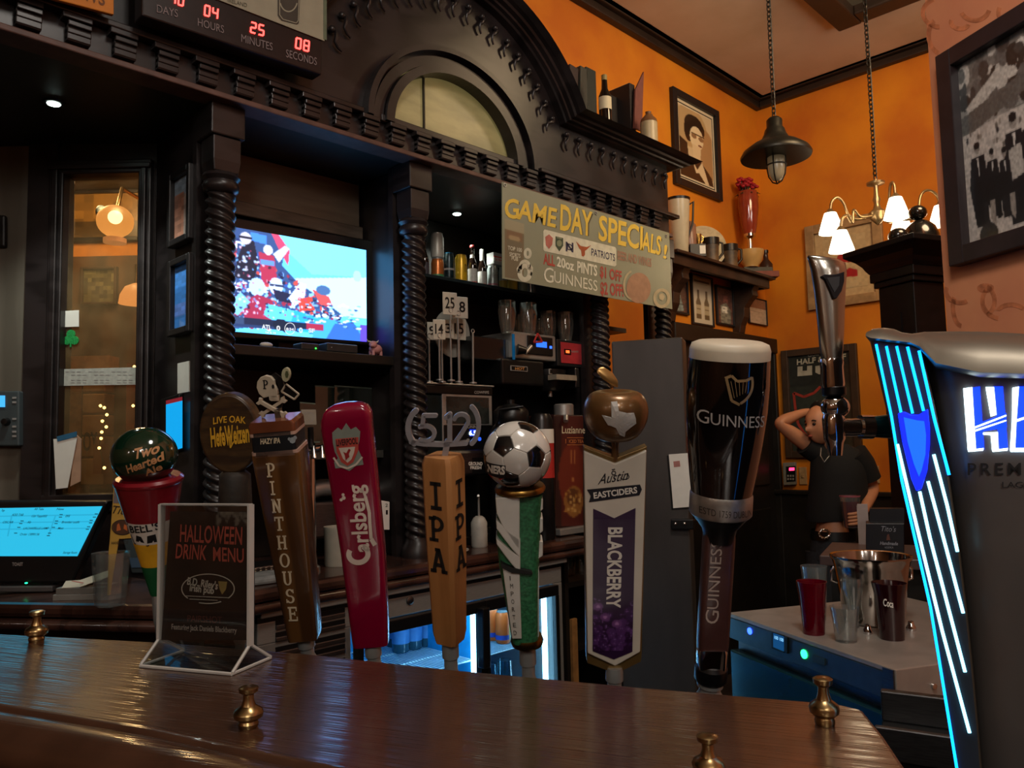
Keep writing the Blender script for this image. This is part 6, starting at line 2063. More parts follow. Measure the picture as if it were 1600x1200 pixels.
# ------------------------------------------------------------------ undercounter fridge with blue light
yf = 1.89
f = Fr((ony(700, 1000, yf).x, yf, 0))
t = thing('bar_fridge', 'stainless undercounter fridge with two blue lit glass doors below the back counter', 'fridge', f)
P = lambda *pts: f.xz(pts)
X = lambda u, v=960: f.x(u, v)
Z = lambda u, v: f.z(u, v)
xl, xr_ = X(402, 960), X(879, 960)
ztop = (Z(540, 917) + Z(878, 870))/2
xd0, xd1 = X(600), X(745)
xd2, xd3 = X(752), X(862)
SS = mat('fridge_steel', '#8f8d88', .42, .45, noise=.08, scale=40, stretch=(1, 1, 20))
MB().box(xl, xr_ + .01, -.02, .45, ztop - .03, ztop).build('top', SS, t, bevel=.003)
MB().box(xl, xr_, .0, .02, ztop - .10, ztop - .045).build('upper_band', SS, t, bevel=.003)
MB().box(xl, xr_, .0, .45, ztop - .045, ztop - .03).build('shadow_gap', BLACK, t)
zlo = .18
MB().box(xl, xr_, .0, .45, .06, zlo).build('plinth', STEELD, t)
MB().box(xr_ - .045, xr_, 0, .45, zlo, ztop - .10).build('right_side', SS, t, bevel=.002)
xg = X(548)
MB().box(xl, xg, .0, .45, zlo, ztop - .10).build('vent_panel', mat('grey_vent_steel', '#75736f', .45, .3, noise=.1), t, bevel=.002)
for v in (960, 978, 1000, 1018, 1040):
    za_ = Z(500, v) - .006
    MB().box(xl + .05, xg - .02, -.006, .004, za_ - .012, za_).build('louvre', STEELD, t, bevel=.002)
    MB().box(xl + .05, xg - .02, -.002, .001, za_, za_ + .012).build('louvre_gap', BLACK, t)
MB().lathe([(.012, 0), (.013, .004), (.008, .007), (1e-4, .006)], 18, T=Matrix.Translation((X(640, 940), 0, Z(640, 938))) @ Matrix.Rotation(pi/2, 4, 'X')).build('lock', STEELD, t, smooth=40)
BLU = glow('blue_led_strip', '#a0dcff', 15)
CAV = mat('blue_light_liner', '#1484bc', .5)  # blue of the LED light put into the liner colour
zt3 = ztop - .10
MB().box(xg, xr_, .42, .45, zlo, zt3).build('liner_back', CAV, t)
MB().box(xg, xr_, .02, .42, zlo, zlo + .01).build('liner_floor', CAV, t)
MB().box(xg, xg + .008, .02, .42, zlo, zt3).build('liner_side', CAV, t)
MB().box(xg, xr_, .02, .42, zt3 - .01, zt3 + .004).build('liner_top', CAV, t)
MB().box(X(746), X(751), .0, .42, zlo, zt3).build('mullion', CAV, t)
for a, b in ((xg + .004, X(748)), (X(749), xr_ - .05)):
    fr2 = .018
    d = MB().box(a, b, -.03, -.004, zt3 - .035, zt3).build('door', BLACK, t, bevel=.002)
    MB().box(a, a + fr2, -.03, -.004, zlo, zt3 - .035).build('door_stile', BLACK, d)
    MB().box(b - fr2, b, -.03, -.004, zlo, zt3 - .035).build('door_stile', BLACK, d)
    MB().box(a + fr2, b - fr2, -.03, -.004, zlo, zlo + .04).build('door_rail', BLACK, d)
    MB().box(a + fr2, b - fr2, -.018, -.014, zlo + .04, zt3 - .035).build('door_glass', thin('fridge_glass', '#eaf6fa', .03, .02), d)
MB().box(X(735), X(746), -.06, -.03, Z(740, 1040), Z(740, 946)).build('handle', BLACK, t, bevel=.004)
for a in (xd3 - .032, X(752) - .03):
    MB().box(a, a + .012, .005, .02, zlo + .02, zt3 - .04).build('led_strip', BLU, t)
MB().box(X(755), xd3 - .05, .04, .10, zt3 - .02, zt3 - .012).build('led_strip', BLU, t)
MB().box(xg + .03, X(735), .04, .10, zt3 - .02, zt3 - .012).build('led_strip', BLU, t)
WIRE = mat('white_wire', '#b8d4dc', .4)
sz1 = Z(650, 1012) - .02
zsd = onp(790, 1004, f.p + Vector((0, .1, 0)), Vector((0, 1, 0))).z
for a, b, zz2 in ((xg + .02, X(746), zsd), (X(752), xr_ - .05, zsd)):
    m = MB()
    k = int((b - a)/.012)
    for i in range(k + 1): m.tube([(a + i*.012, .03, zz2), (a + i*.012, .41, zz2)], .0014, 4)
    for yy in (.03, .16, .29, .41): m.tube([(a, yy, zz2 - .002), (b, yy, zz2 - .002)], .0024, 5)
    m.build('wire_shelf', WIRE, t)
    if a < X(600): za1 = zz2
    else: za2 = zz2
# bottles and cans in the fridge
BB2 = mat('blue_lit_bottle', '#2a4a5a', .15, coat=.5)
pb = None
for i, (px, dy_) in enumerate(((616, .36), (636, .36), (656, .36), (626, .28), (646, .28), (666, .28), (676, .36))):
    ff = Fr(f.p + Vector((onp(px, 985, f.p + Vector((0, dy_, 0)), Vector((0, 1, 0))).x - f.p.x, dy_, za1 + .0025)))
    if pb is None:
        pb = thing('fridge_bottle', 'x', 'bottle', ff, 'bottles inside the fridge')
        MB().lathe([(.026, 0), (.03, .004), (.03, .10), (.014, .15), (.012, .185), (.013, .19), (1e-4, .19)], 16).build('glass', BB2, pb, smooth=50)
        MB().lathe([(.0304, .03), (.0304, .085)], 16, cap=False).build('label', mat('blue_label', '#4a7ab0', .5), pb, smooth=50)
        o = pb
    else:
        o = copy_tree(pb)
        place(o, ff)
    o['label'] = 'dark bottle with a blue label inside the left fridge door, ' + ['back row left', 'back row second', 'back row third', 'front row left', 'front row middle', 'front row right', 'back row right'][i]
ORC = mat('orange_can', '#f06a2c', .35, .1, noise=.05)
for px, py, dy_, lb in ((768, 966, .16, 'orange can behind the yellow sided one in the right fridge door'), (786, 970, .10, 'orange can with a blue base and yellow side in the right fridge door')):
    p = onp(px, py + 30, f.p + Vector((0, dy_, 0)), Vector((0, 1, 0)))
    ff = Fr((p.x, p.y, f.p.z + za2 + .0025))
    s = ff.s
    t2 = thing('fridge_can', lb, 'can', ff, 'orange cans in the fridge')
    MB().lathe([(10*s, 0), (11.5*s, 3*s), (11.5*s, 42*s), (9.5*s, 47*s)], 18).build('body', ORC, t2, smooth=40)
    MB().lathe([(9.5*s, 47*s), (9.5*s, 48*s), (1e-4, 47.5*s)], 18).build('lid', STEEL, t2, smooth=40)
    MB().lathe([(11.7*s, 6*s), (11.7*s, 13*s)], 18, cap=False).build('blue_band', mat('blue_band', '#3048a0', .4), t2, smooth=40)
    if px > 780:
        m = MB()
        for i in range(5):
            a0, a1 = .25 + .16*i, .25 + .16*(i + 1)
            m.poly([(11.8*s*sin(a0), -11.8*s*cos(a0), 4*s), (11.8*s*sin(a1), -11.8*s*cos(a1), 4*s), (11.8*s*sin(a1), -11.8*s*cos(a1), 42*s), (11.8*s*sin(a0), -11.8*s*cos(a0), 42*s)])
        m.build('yellow_side', mat('pale_yellow_side', '#d8b85c', .4), t2, weld=False)
        vs, fs = glyphs('ATHLETIC', .02)
        MB().add([(12*s*sin(.9 - .4*v), -12*s*cos(.9 - .4*v), (10 + 26*u)*s) for u, v in vs], fs).build('lettering', NAVY, t2, weld=False)
for px, py, dy_, lb in ((765, 1042, .16, 'upturned glass on the fridge floor, left behind the handle'), (789, 1036, .12, 'upturned glass on the fridge floor below the orange cans')):
    p = onp(px, py, f.p + Vector((0, dy_, 0)), Vector((0, 1, 0)))
    ff = Fr((p.x, p.y, .53))
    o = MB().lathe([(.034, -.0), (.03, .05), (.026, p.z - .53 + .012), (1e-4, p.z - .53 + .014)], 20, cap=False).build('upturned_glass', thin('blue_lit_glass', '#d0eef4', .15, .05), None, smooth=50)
    tag(place(o, ff), lb, 'glass', 'upturned glasses in the fridge')
MB().box(X(752), xr_ - .05, .03, .41, .515, .529).build('lower_shelf', CAV, t)

# dark bottle store right of the fridge
f = Fr((ony(920, 960, 1.95).x, 1.95, 0))
t = thing('bottle_cabinet', 'dark open bottle cabinet at the right end of the back counter', 'cabinet', f)
a, b = f.x(884, 960), f.x(1015, 960)
zt4 = ZCNT - .036
MB().box(a, b, .38, .44, .0, zt4).build('back', BLACKW, t)
MB().box(a, a + .02, .0, .38, 0, zt4).build('side', BLACKW, t)
MB().box(b - .02, b, .0, .38, 0, zt4).build('side', BLACKW, t)
for zz2 in (.30, .62, .86): MB().box(a + .02, b - .02, .01, .38, zz2, zz2 + .02).build('shelf', BLACKW, t)
MB().box(a + .02, a + .05, -.012, .0, .3, .75).build('wood_tag', mat('tan_wood_strip', '#8a6236', .6, noise=.2), t)
for i in range(5):
    ff = Fr(f.p + Vector((a + .07 + .085*i, .12, .88)))
    o = MB().lathe([(.03, 0), (.033, .01), (.036, .12)], 16, cap=False).build('stored_glass', thin('dim_glass', '#c8d0cc', .12, .05), None, smooth=50)
    tag(place(o, ff), 'upright glass in the dark cabinet below the counter end, ' + ['first', 'second', 'third', 'fourth', 'fifth'][i] + ' from the left', 'glass', 'glasses stored in the dark cabinet')

# tall grey steel cabinet in front of the back bar's right end
pA, pB = onh(956, 560, 3.02), onh(1067, 560, 2.93)
dv_ = (pB - pA)
rz_ = atan2(dv_.y, dv_.x)
f = Fr(((pA.x + pB.x)/2, (pA.y + pB.y)/2, 0), rz_)
t = thing('steel_cabinet', 'tall plain grey steel cabinet door between the apple tap and the pint tap', 'cabinet', f)
hw_ = Vector((dv_.x, dv_.y)).length/2
zt5 = f.z(1010, 530)
CABM = mat('satin_grey_steel', '#524e4c', .4, .6, noise=.12, scale=8, stretch=(1, 1, .4))
MB().box(-hw_, hw_, 0, .12, .1, zt5).build('door', CABM, t, bevel=.006)
MB().box(-hw_, hw_, .02, .12, 0, .1).build('plinth', BLACK, t)
MB().box(f.x(1050, 816), f.x(1085, 816), -.03, 0, f.z(1060, 826), f.z(1060, 810)).build('latch', BLACK, t, bevel=.004)
for u in (1057, 1071): MB().ell((f.x(u, 817), -.032, f.z(u, 817)), .006, 10, 8).build('latch_screw', CHROME, t, smooth=60)
ff = Fr(f.p + f.m @ Vector((f.x(1066, 795), -.001, f.z(1066, 795))), rz_)
t2 = thing('clipboard', 'white paper clipped on the grey steel cabinet, left of the pint tap', 'paper', ff)
MB().prism(ff.xz([(1042, 712), (1100, 708), (1100, 792), (1050, 796)]), -.004, 0).build('board', BLACK, t2)
MB().prism(ff.xz([(1045, 710), (1100, 706), (1100, 790), (1052, 794)], -.005), -.0055, -.004).build('sheet', WHITEP, t2)
Ink(ff, -.0065).poly([(1052, 721), (1062, 720), (1063, 729), (1053, 730)]).build('stamp', mat('faded_red_stamp', '#a87068', .6), t2)

# ------------------------------------------------------------------ left counter: till, slips, glass
TF = Fr(onz(60, 927, ZCNT), FACE + radians(8))
t = thing('till_screen', 'touch screen till with a bright cyan order screen at the left edge', 'till', TF)
tilt = .045
cv = Cv(90, 44, '#2cc4ee')
cv.mesh  # flat picture of the order page
for yv in (.08, .16, .30, .44, .58): cv.rect(0, yv, 1, yv + .02, '#22aed8')
for xv in (.36, .68): cv.rect(xv, .16, xv + .008, .58, '#22aed8')
rs_ = np.random.RandomState(9)
scq = [(-60, 795), (160, 791), (121, 869), (-60, 869)]
MB().prism(TF.xz([(-70, 783), (168, 783), (112, 912), (-70, 912)], 0), .006, .05).build('housing', BLACK, t, bevel=.006)
cv.mesh('screen', printmat('till_page', .3, es=.95), t, TF, *scq, .003)
ik = Ink(TF, .0015)
for st, x, y, w in (('ADD TAB', 18, 806, 18), ('12d Tapp002', 49, 808, 24), ('095', 102, 808, 7), ('OSCAR', 4, 817.5, 16), ('Ab', 42, 817.5, 6), ('Brenden outfit', 96, 817.5, 28), ('LACHAPELLE LAMP', 36, 827, 40), ('Matt', 90, 827, 9), ('Order 13890136', 31, 836.5, 30), ('Page', 2, 799, 5), ('All Tabs', 53, 797, 15), ('New', 88, 797, 12), ('Storage Room', 98, 865, 22)):
    ik.text(st, (x, y), (x + w, y), (x + 1, y - 3.4), shear=.25, bold=.01)
for x, y in ((93, 804), (148, 803), (92, 808), (145, 808), (32, 814), (86, 814), (140, 813), (30, 818), (85, 818), (139, 817), (27, 824), (81, 824), (136, 823), (134, 827), (22, 833), (75, 833), (73, 837)):
    ik.line([(x, y), (x + 5, y)], 1.2)
ik.build('screen_lettering', mat('dark_teal_ink', '#0a3a4a', .5), t)
Ink(TF, .004).text('TOAST', (19, 884), (36, 884), (19, 879), bold=.03).build('maker_lettering', GREYI, t)
MB().prism(TF.xz([(-70, 917), (82, 916), (82, 925), (-70, 926)]), .0, .08).build('foot', mat('grey_foot', '#4a4848', .4), t, bevel=.003)
MB().prism(TF.xz([(-60, 908), (75, 908), (75, 918), (-60, 918)]), .03, .09).build('stand', BLACK, t)
MB().ell(TF.l(41, 911, .0), (.004, .002, .0018), 8, 6).build('light', glow('teal_led', '#20ffa0', 4), t)

f = Fr(onz(120, 938, ZCNT), FACE)
t = thing('napkin_stack', 'stack of paper slips with loose receipts on top beside the till', 'paper stack', f)
s = f.s
MB().box(-38*s, 38*s, -.0, .07, 0, 9*s).build('lower_stack', mat('grey_napkin', '#7c7a74', .8, noise=.1), t, bevel=.001)
MB().box(-34*s, 42*s, .002, .07, 9*s, 19*s).build('upper_stack', mat('grey_napkin_two', '#6a6660', .8, noise=.1), t, bevel=.001)
SLIP = mat('cream_slip', '#bcae96', .7, noise=.05)
for i, (x, yv, r) in enumerate(((-5, .02, .3), (10, .03, -.2), (22, .02, .5))):
    T_ = Matrix.Translation((x*s, yv, (21 + 4*i)*s)) @ Matrix.Rotation(r, 4, 'Z') @ Matrix.Rotation(.25, 4, 'X') @ Matrix.Rotation(-.15*i, 4, 'Y')
    MB().box(-22*s, 22*s, -.012, .03, 0, .0008, T_).build('slip', SLIP, t)
MB().box(-16*s, 2*s, .004, .008, 26.5*s, 27*s, Matrix.Rotation(.2, 4, 'Y')).build('red_mark', REDI, t)

f = Fr(onz(172, 946, ZCNT), FACE)
s = f.s
o = MB()
pr = [(22*s, .004), (24*s, 20*s), (24*s, 30*s), (28*s, 82*s)]
o.lathe(pr, 8, a0=pi/8, cap=False)
o.lathe([(1e-4, 12*s), (21*s, 12*s), (21.5*s, 30*s), (26*s, 81*s), (28*s, 82*s)], 8, a0=pi/8, cap=False)
o.lathe([(1e-4, 0), (20*s, 0), (22*s, .004)], 8, a0=pi/8, cap=False)
tag(place(o.build('water_glass', GLASSD, None), f), 'clear square tumbler beside the till with a bottle shaped card standing in it', 'glass')
f2 = Fr(f.p + FW*.004 + Vector((0, 0, 13*s)), FACE + radians(5))
t = thing('bottle_card', 'yellow bottle shaped promotional card standing in the clear tumbler', 'card', f2)
MB().prism(f2.xz([(170, 862), (172, 842), (176, 790), (178, 760), (198, 752), (262, 770), (250, 838), (186, 842), (182, 866), (172, 930), (168, 930)]), -.001, .001).build('card', mat('yellow_card', '#b8923c', .6, noise=.06), t)
MB().prism(f2.xz([(177, 786), (179, 762), (184, 756), (210, 756), (204, 787)], -.0012), -.0018, -.001).build('grey_neck', mat('grey_lilac', '#6c6468', .6), t)
ik = Ink(f2, -.0022)
ik.text('Tito\'s', (175, 802), (214, 806), (177, 790), shear=.3).text('HANDMADE', (174, 851), (200, 850), (174, 846)).ring(191, 824, 16, 11.5, 1.4)
ik.build('lettering', mat('brown_black_ink', '#2a1c10', .6), t)
Ink(f2, -.002).ell(191, 824, 15, 11).build('oval', mat('brown_oval', '#4a2c18', .6), t)
Ink(f2, -.0026).poly([(182, 830), (183, 820), (186, 817), (189, 828)]).poly([(193, 826), (194, 819), (198, 821), (199, 830)]).build('oval_mark', mat('orange_oval_mark', '#b8602c', .6), t)
f = Fr(onz(232, 900, ZCNT), FACE)
t = thing('card_reader', 'dark payment reader with a pale blue face behind the cone tap', 'card reader', f)
MB().prism(f.xz([(186, 845), (262, 838), (262, 898), (200, 898)]), .02, .07).build('body', MATS['slate_plastic'], t, bevel=.004)
MB().prism(f.xz([(202, 872), (258, 870), (258, 886), (206, 887)], .018), .017, .0195).build('face', mat('steel_blue_face', '#46586c', .4), t)
f = Fr(onz(300, 905, ZCNT) + FW*.03, FACE)
t = thing('menu_block', 'framed pale menu card standing behind the menu holder on the left counter', 'card', f)
MB().prism(f.xz([(262, 766), (304, 766), (304, 905), (262, 905)]), 0, .012).build('board', mat('grey_frame_board', '#8a8276', .6, noise=.1), t)
MB().prism(f.xz([(268, 772), (294, 772), (294, 900), (268, 900)], -.001), -.0012, 0).build('sheet', WHITEP, t)
Ink(f, -.0018).line([(270, 776), (292, 776), (292, 896)], 1.5).build('border', BLACKM, t)

# ------------------------------------------------------------------ orange wall: portrait, shelf, pictures
WL = Fr((4.0, YB, 0))


def portrait():
    c = Cv(66, 126, '#cdb890')
    c.ell(.35, .25, .5, .3, '#b79a6c').ell(.8, .6, .3, .4, '#a88458').blur(2)
    c.poly([(.0, .45), (.22, .5), (.3, .95), (.1, 1), (0, 1)], '#2a2018').ell(.45, .2, .28, .14, '#241a12').ell(.28, .3, .13, .17, '#241a12').ell(.62, .24, .16, .1, '#241a12')
    c.ell(.52, .38, .21, .17, '#e0cda4').poly([(.38, .48), (.64, .5), (.62, .7), (.4, .75)], '#d8c298').rect(.36, .315, .76, .335, '#33261a').ell(.44, .36, .08, .035, '#8a6a48').ell(.66, .37, .08, .035, '#8a6a48').ell(.62, .475, .06, .014, '#6a3a28')
    c.poly([(.1, .95), (.25, .68), (.4, .78), (.62, .7), (.95, .88), (1, 1), (.1, 1)], '#2a2018').poly([(.36, .72), (.5, .84), (.66, .7), (.86, 1), (.74, 1), (.55, .88), (.46, .9)], '#d8c49c')
    return c.blur(1)
t, f2 = wall_frame(WL, 'portrait', 'black framed sepia portrait of a person with glasses on the orange wall', 'picture', [(1049, 135), (1122, 174), (1128, 316), (1056, 286)], .045, portrait(), BLKF, None, .03, mat('cream_mount', '#cdbd9c', .7, noise=.04), .035)
q = [c for c in t.children if c.name.startswith('mount')][0]
bb_ = [Vector(v) for v in q.bound_box]
x0, x1 = min(v.x for v in bb_) + .018, max(v.x for v in bb_) - .018
z0, z1 = min(v.z for v in bb_) + .018, max(v.z for v in bb_) - .018
m = MB()
for a in ((x0, x1, z0, z0 + .006), (x0, x1, z1 - .006, z1), (x0, x0 + .006, z0, z1), (x1 - .006, x1, z0, z1)): m.box(a[0], a[1], -.0092, -.008, a[2], a[3])
m.build('mount_line', BLACKM, t)


def cv_bottles():
    c = Cv(40, 90, '#c3b9a4')
    c.rect(.1, .07, .9, .11, '#5a5248').rect(.2, .13, .8, .15, '#8a8070')
    for x in (.3, .72):
        c.rect(x - .05, .28, x + .05, .45, '#55432c').poly([(x - .05, .45), (x + .05, .45), (x + .13, .55), (x + .13, .9), (x - .13, .9), (x - .13, .55)], '#5c4a30').rect(x - .12, .6, x + .12, .8, '#a89a7c').rect(x - .1, .68, x + .1, .7, '#6a5a44')
    return c.blur(1)
def cv_p1(): return Cv(24, 60, '#4a2a20').rect(.3, .1, .55, .5, '#b86a50').poly([(.3, .55), (.6, .5), (.8, .95), (.3, 1)], '#6a7a7a').rect(.4, .08, .55, .2, '#c8a080').noise(.25, 2, 3)
def cv_p2(): return Cv(24, 60, '#5c3a30').poly([(.2, .5), (.6, .4), (.9, .6), (.85, 1), (.2, 1)], '#7a7668').rect(.3, .52, .65, .7, '#c4c0b4').rect(.4, .2, .7, .4, '#8a5448').noise(.2, 4, 3)
def cv_note(): return Cv(24, 40, '#b9a894').rect(0, 0, 1, .38, '#8a6450').rect(.1, .5, .8, .52, '#9a8a78').noise(.06, 4, 3)
for lab, out, cvv in (('small black framed photo with red figures, half behind the banner', [(1048, 426), (1077, 431), (1077, 494), (1048, 486)], cv_p1()),
                      ('black framed print of two bottles under the wall shelf', [(1081, 427), (1115, 434), (1117, 512), (1084, 506)], cv_bottles()),
                      ('small black framed photo with a white bundle, right of the bottle print', [(1120, 445), (1147, 450), (1149, 511), (1122, 506)], cv_p2()),
                      ('thin framed cream note right of the shelf bracket', [(1171, 464), (1199, 468), (1200, 509), (1172, 505)], cv_note())):
    wall_frame(WL, 'picture_frame', lab, 'picture', out, .013 if 'note' not in lab else .006, cvv, BLKF, 'small pictures under the wall shelf', .02)

# the wall shelf
ysf = YB - .22
zsh2 = ony(1130, 409, ysf).z
xs0, xs1 = ony(1030, 400, YB - .1).x, ony(1212, 430, ysf).x
f = Fr(((xs0 + xs1)/2, YB, zsh2))
t = thing('wall_shelf', 'dark wooden shelf on two curved brackets on the orange wall', 'shelf', f)
hl = (xs1 - xs0)/2
SHW = mat('shelf_wood', '#2c1c14', .45, wood=1.5, noise=.3, scale=9, stretch=(1, 5, 5))
MB().box(-hl, hl, -.22, 0, -.018, 0).build('board', SHW, t, bevel=.003)
MB().box(-hl, hl - .03, -.19, -.165, -.075, -.018).build('apron', SHW, t, bevel=.003)
MB().box(hl - .055, hl - .03, -.165, 0, -.075, -.018).build('apron_return', SHW, t, bevel=.003)
for px in (1168, 1060):
    x = ony(px, 450, YB - .1).x - f.p.x
    pr = [(0, -.02), (-.16, -.02), (-.165, -.07), (-.15, -.10), (-.155, -.13), (-.12, -.16), (-.09, -.20), (-.085, -.26), (-.06, -.31), (-.05, -.36), (-.02, -.37), (0, -.36)]
    MB().loft([[(x + k, yy, zz3) for yy, zz3 in pr] for k in (-.035, .035)]).build('bracket', SHW, t, bevel=.004)
zs_ = zsh2


def on_shelf(name, label, cat, px, py, y, group=None):
    f = Fr((ony(px, py, y).x, y, zs_), FACE)
    return thing(name, label, cat, f, group), f, f.s, (lambda v: f.z(px, v))
WHE = mat('white_enamel', '#b9ab90', .3, noise=.05)
t, f, s, z_ = on_shelf('enamel_jug', 'tall white enamel jug at the left end of the wall shelf', 'jug', 1062, 390, YB - .12)
MB().lathe([(12*s, 0), (13*s, .005), (18*s, z_(318)), (19*s, z_(312)), (17.5*s, z_(312)), (12*s, .02), (1e-4, .02)], 24).build('body', WHE, t, smooth=50)
MB().tube([(15*s, 0, z_(322)), (24*s, -2*s, z_(316)), (22*s, 0, z_(350)), (13*s, 0, z_(372))], 1.6*s, 8).build('handle', BLACK, t, smooth=60)
MB().lathe([(18.7*s, z_(315)), (19.4*s, z_(311)), (18.7*s, z_(311))], 24, cap=False).build('rim', BLACK, t, smooth=40)
t, f, s, z_ = on_shelf('dinner_plate', 'large round white plate leaning against the orange wall on the shelf', 'plate', 1101, 398, YB - .05)
T_ = Matrix.Translation((0, 0, 36*s)) @ Matrix.Rotation(pi/2 - .15, 4, 'X')
MB().lathe([(1e-4, 0), (20*s, 0), (27*s, -.012), (36*s, -.018), (36*s, -.013), (27*s, -.007), (17*s, .005), (1e-4, .005)][::-1], 36, T=T_).build('plate', mat('ivory_glaze', '#b8a888', .25), t, smooth=60)
t, f, s, z_ = on_shelf('glass_jar', 'pinkish brown jar between enamel jug and trophy on the shelf', 'jar', 1079, 398, YB - .13)
MB().lathe([(9*s, 0), (10*s, .004), (10*s, z_(352)), (6*s, z_(347)), (1e-4, z_(346))], 20).build('body', mat('pink_brown_glaze', '#8a6450', .3), t, smooth=50)
t, f, s, z_ = on_shelf('trophy', 'small gold trophy cup on the black box on the wall shelf', 'trophy', 1091, 398, YB - .10)
MB().lathe([(8*s, 0), (8*s, 18*s), (3*s, 20*s), (2*s, 26*s), (5*s, 33*s), (6.5*s, 46*s), (6*s, 46*s), (1e-4, 36*s)], 18).build('cup', mat('old_gold', '#b08a4a', .25, 1.0, noise=.1), t, smooth=50)
for k in (-1, 1): MB().tube([(6*s*k, 0, 44*s), (9*s*k, 0, 42*s), (8*s*k, 0, 36*s), (4.5*s*k, 0, 33*s)], .8*s, 6).build('handle', MATS['old_gold'], t, smooth=60)
t, f, s, z_ = on_shelf('award_block', 'low black block with a square white tag at the front of the shelf', 'box', 1091, 402, YB - .19)
MB().box(-13*s, 12*s, -.012, .012, 0, 20*s).build('block', BLACK, t, bevel=.002)
MB().box(2*s, 11*s, -.0135, -.012, 4*s, 17*s).build('tag', WHITEP, t)
HORN = mat('brown_tankard_leather', '#3f3226', .5, col2='#6a5238', noise=.3, scale=14)
for px, lb, h in ((1112, 'dark brown leather tankard, left of the pair on the wall shelf', 40), (1141, 'dark brown leather tankard, right of the pair on the wall shelf', 38)):
    t, f, s, z_ = on_shelf('tankard', lb, 'tankard', px, 408, YB - .15, 'tankards on the wall shelf')
    MB().lathe([(11*s, 0), (11.5*s, 3*s), (11*s, 12*s), (12.5*s, h*.9*s), (12.5*s, h*s), (11*s, h*s), (10*s, 6*s), (1e-4, 5*s)], 20).build('body', HORN, t, smooth=50)
    MB().lathe([(12.8*s, h*.72*s), (13*s, h*1.0*s)], 20, cap=False).build('rim_band', mat('dark_pewter', '#2a2622', .35, .6), t, smooth=50)
    MB().tube([(11*s, 0, h*.85*s), (18*s, 0, h*.8*s), (18*s, 0, h*.4*s), (11*s, 0, h*.2*s)], 2*s, 8).build('handle', MATS['dark_pewter'], t, smooth=60)
t, f, s, z_ = on_shelf('dark_mug', 'small black mug between the two tankards', 'mug', 1127, 405, YB - .08)
MB().lathe([(7*s, 0), (8*s, 2*s), (8*s, 32*s), (7*s, 32*s), (6.5*s, 5*s), (1e-4, 4*s)], 18).build('body', BLACK, t, smooth=50)
MB().tube([(7.5*s, 0, 26*s), (12*s, 0, 22*s), (12*s, 0, 12*s), (7.5*s, 0, 8*s)], 1.5*s, 8).build('handle', BLACK, t, smooth=60)
# stacked books below the bowl
t, f, s, z_ = on_shelf('shelf_book', 'flat red brown book, lower one under the cream bowl', 'book', 1184, 420, YB - .11, 'flat books on the wall shelf')
MB().box(-28*s, 26*s, -.09, .06, 0, 9*s).build('cover', mat('red_brown_book', '#7a3a2a', .6), t, bevel=.002)
MB().box(-27*s, 24.5*s, -.087, .058, 1.5*s, 7.5*s).build('pages', CREAM, t)
f = Fr(f.p + Vector((0, 0, 9*s)), FACE + .12)
t = thing('shelf_book', 'flat grey book with a slate cover, upper one under the cream bowl', 'book', f, 'flat books on the wall shelf')
MB().box(-30*s, 16*s, -.075, .06, 0, 7*s).build('cover', mat('slate_book', '#4a4840', .6), t, bevel=.002)
MB().box(-29*s, 15*s, -.072, .058, 1.2*s, 5.8*s).build('pages', CREAM, t)
zbk = 16*s
f = Fr((ony(1173, 405, YB - .11).x, YB - .11, zs_ + zbk), FACE)
s = f.s
o = MB().lathe([(11*s, 0), (11*s, 2*s), (16*s, 8*s), (20*s, 20*s), (21*s, 26*s), (19.5*s, 26*s), (15*s, 10*s), (1e-4, 6*s)], 28).build('cream_bowl', mat('cream_glaze', '#c09a60', .3, noise=.05), None, smooth=50)
tag(place(o, f), 'round cream bowl on the flat books holding the red flower vase', 'bowl')
f3 = Fr(f.p + Vector((0, 0, 6.5*s)), FACE)
t = thing('flower_vase', 'tall red glass hurricane vase with red flowers standing in the cream bowl', 'vase', f3)
zv = lambda v: f3.z(1168, v)
RV_ = mat('red_vase_glass', '#8a3420', .12, noise=.1, coat=.6)
MB().lathe([(8*s, 0), (8*s, 3*s), (4*s, 6*s), (4*s, zv(374)), (9*s, zv(370)), (9*s, zv(366))], 20).build('base', CHROME, t, smooth=50)
MB().lathe([(9*s, zv(366)), (12*s, zv(355)), (16*s, zv(325)), (16*s, zv(308)), (14*s, zv(300)), (13*s, zv(300)), (14*s, zv(325)), (1e-4, zv(360))], 24).build('glass', RV_, t, smooth=50)
GRN = mat('dark_leaf_green', '#2a3420', .6)
FL = mat('red_petals', '#a01c24', .7, noise=.3, scale=60)
random.seed(2)
for i in range(9):
    a = 2*pi*i/9
    r_ = (11 if i < 7 else 3)*s
    px_, py_, pz_ = r_*cos(a), r_*sin(a)*.8, zv(292 - (i % 3)*5)
    m = MB()
    for k in range(7):
        b = 2*pi*k/7
        m.ell((px_ + 4*s*cos(b), py_ + 4*s*sin(b)*.8, pz_ + 1.5*s*sin(3*b)), (3.6*s, 3.6*s, 2.4*s), 8, 6)
    m.ell((px_, py_, pz_ + 2*s), (3.5*s, 3.5*s, 3*s), 8, 6)
    m.build('flower', FL, t, smooth=60)
    MB().tube([(px_, py_, pz_), (px_*.4, py_*.4, zv(330))], .8*s, 5).build('stem', GRN, t)
for i in range(7):
    a = 2*pi*i/7 + .3
    c = Vector((13*s*cos(a), 11*s*sin(a), zv(303)))
    o_ = Vector((cos(a), sin(a), -.5)).normalized()*9*s
    n_ = Vector((-sin(a), cos(a), 0))*4*s
    m = MB()
    m.add([c - o_*.4, c + n_, c + o_, c - n_, c + Vector((0, 0, 2*s)), ], [(0, 1, 4), (1, 2, 4), (2, 3, 4), (3, 0, 4)])
    m.build('leaf', GRN, t)
f = Fr((ony(1197, 415, YB - .08).x, YB - .08, zs_ + 9*s), FACE)
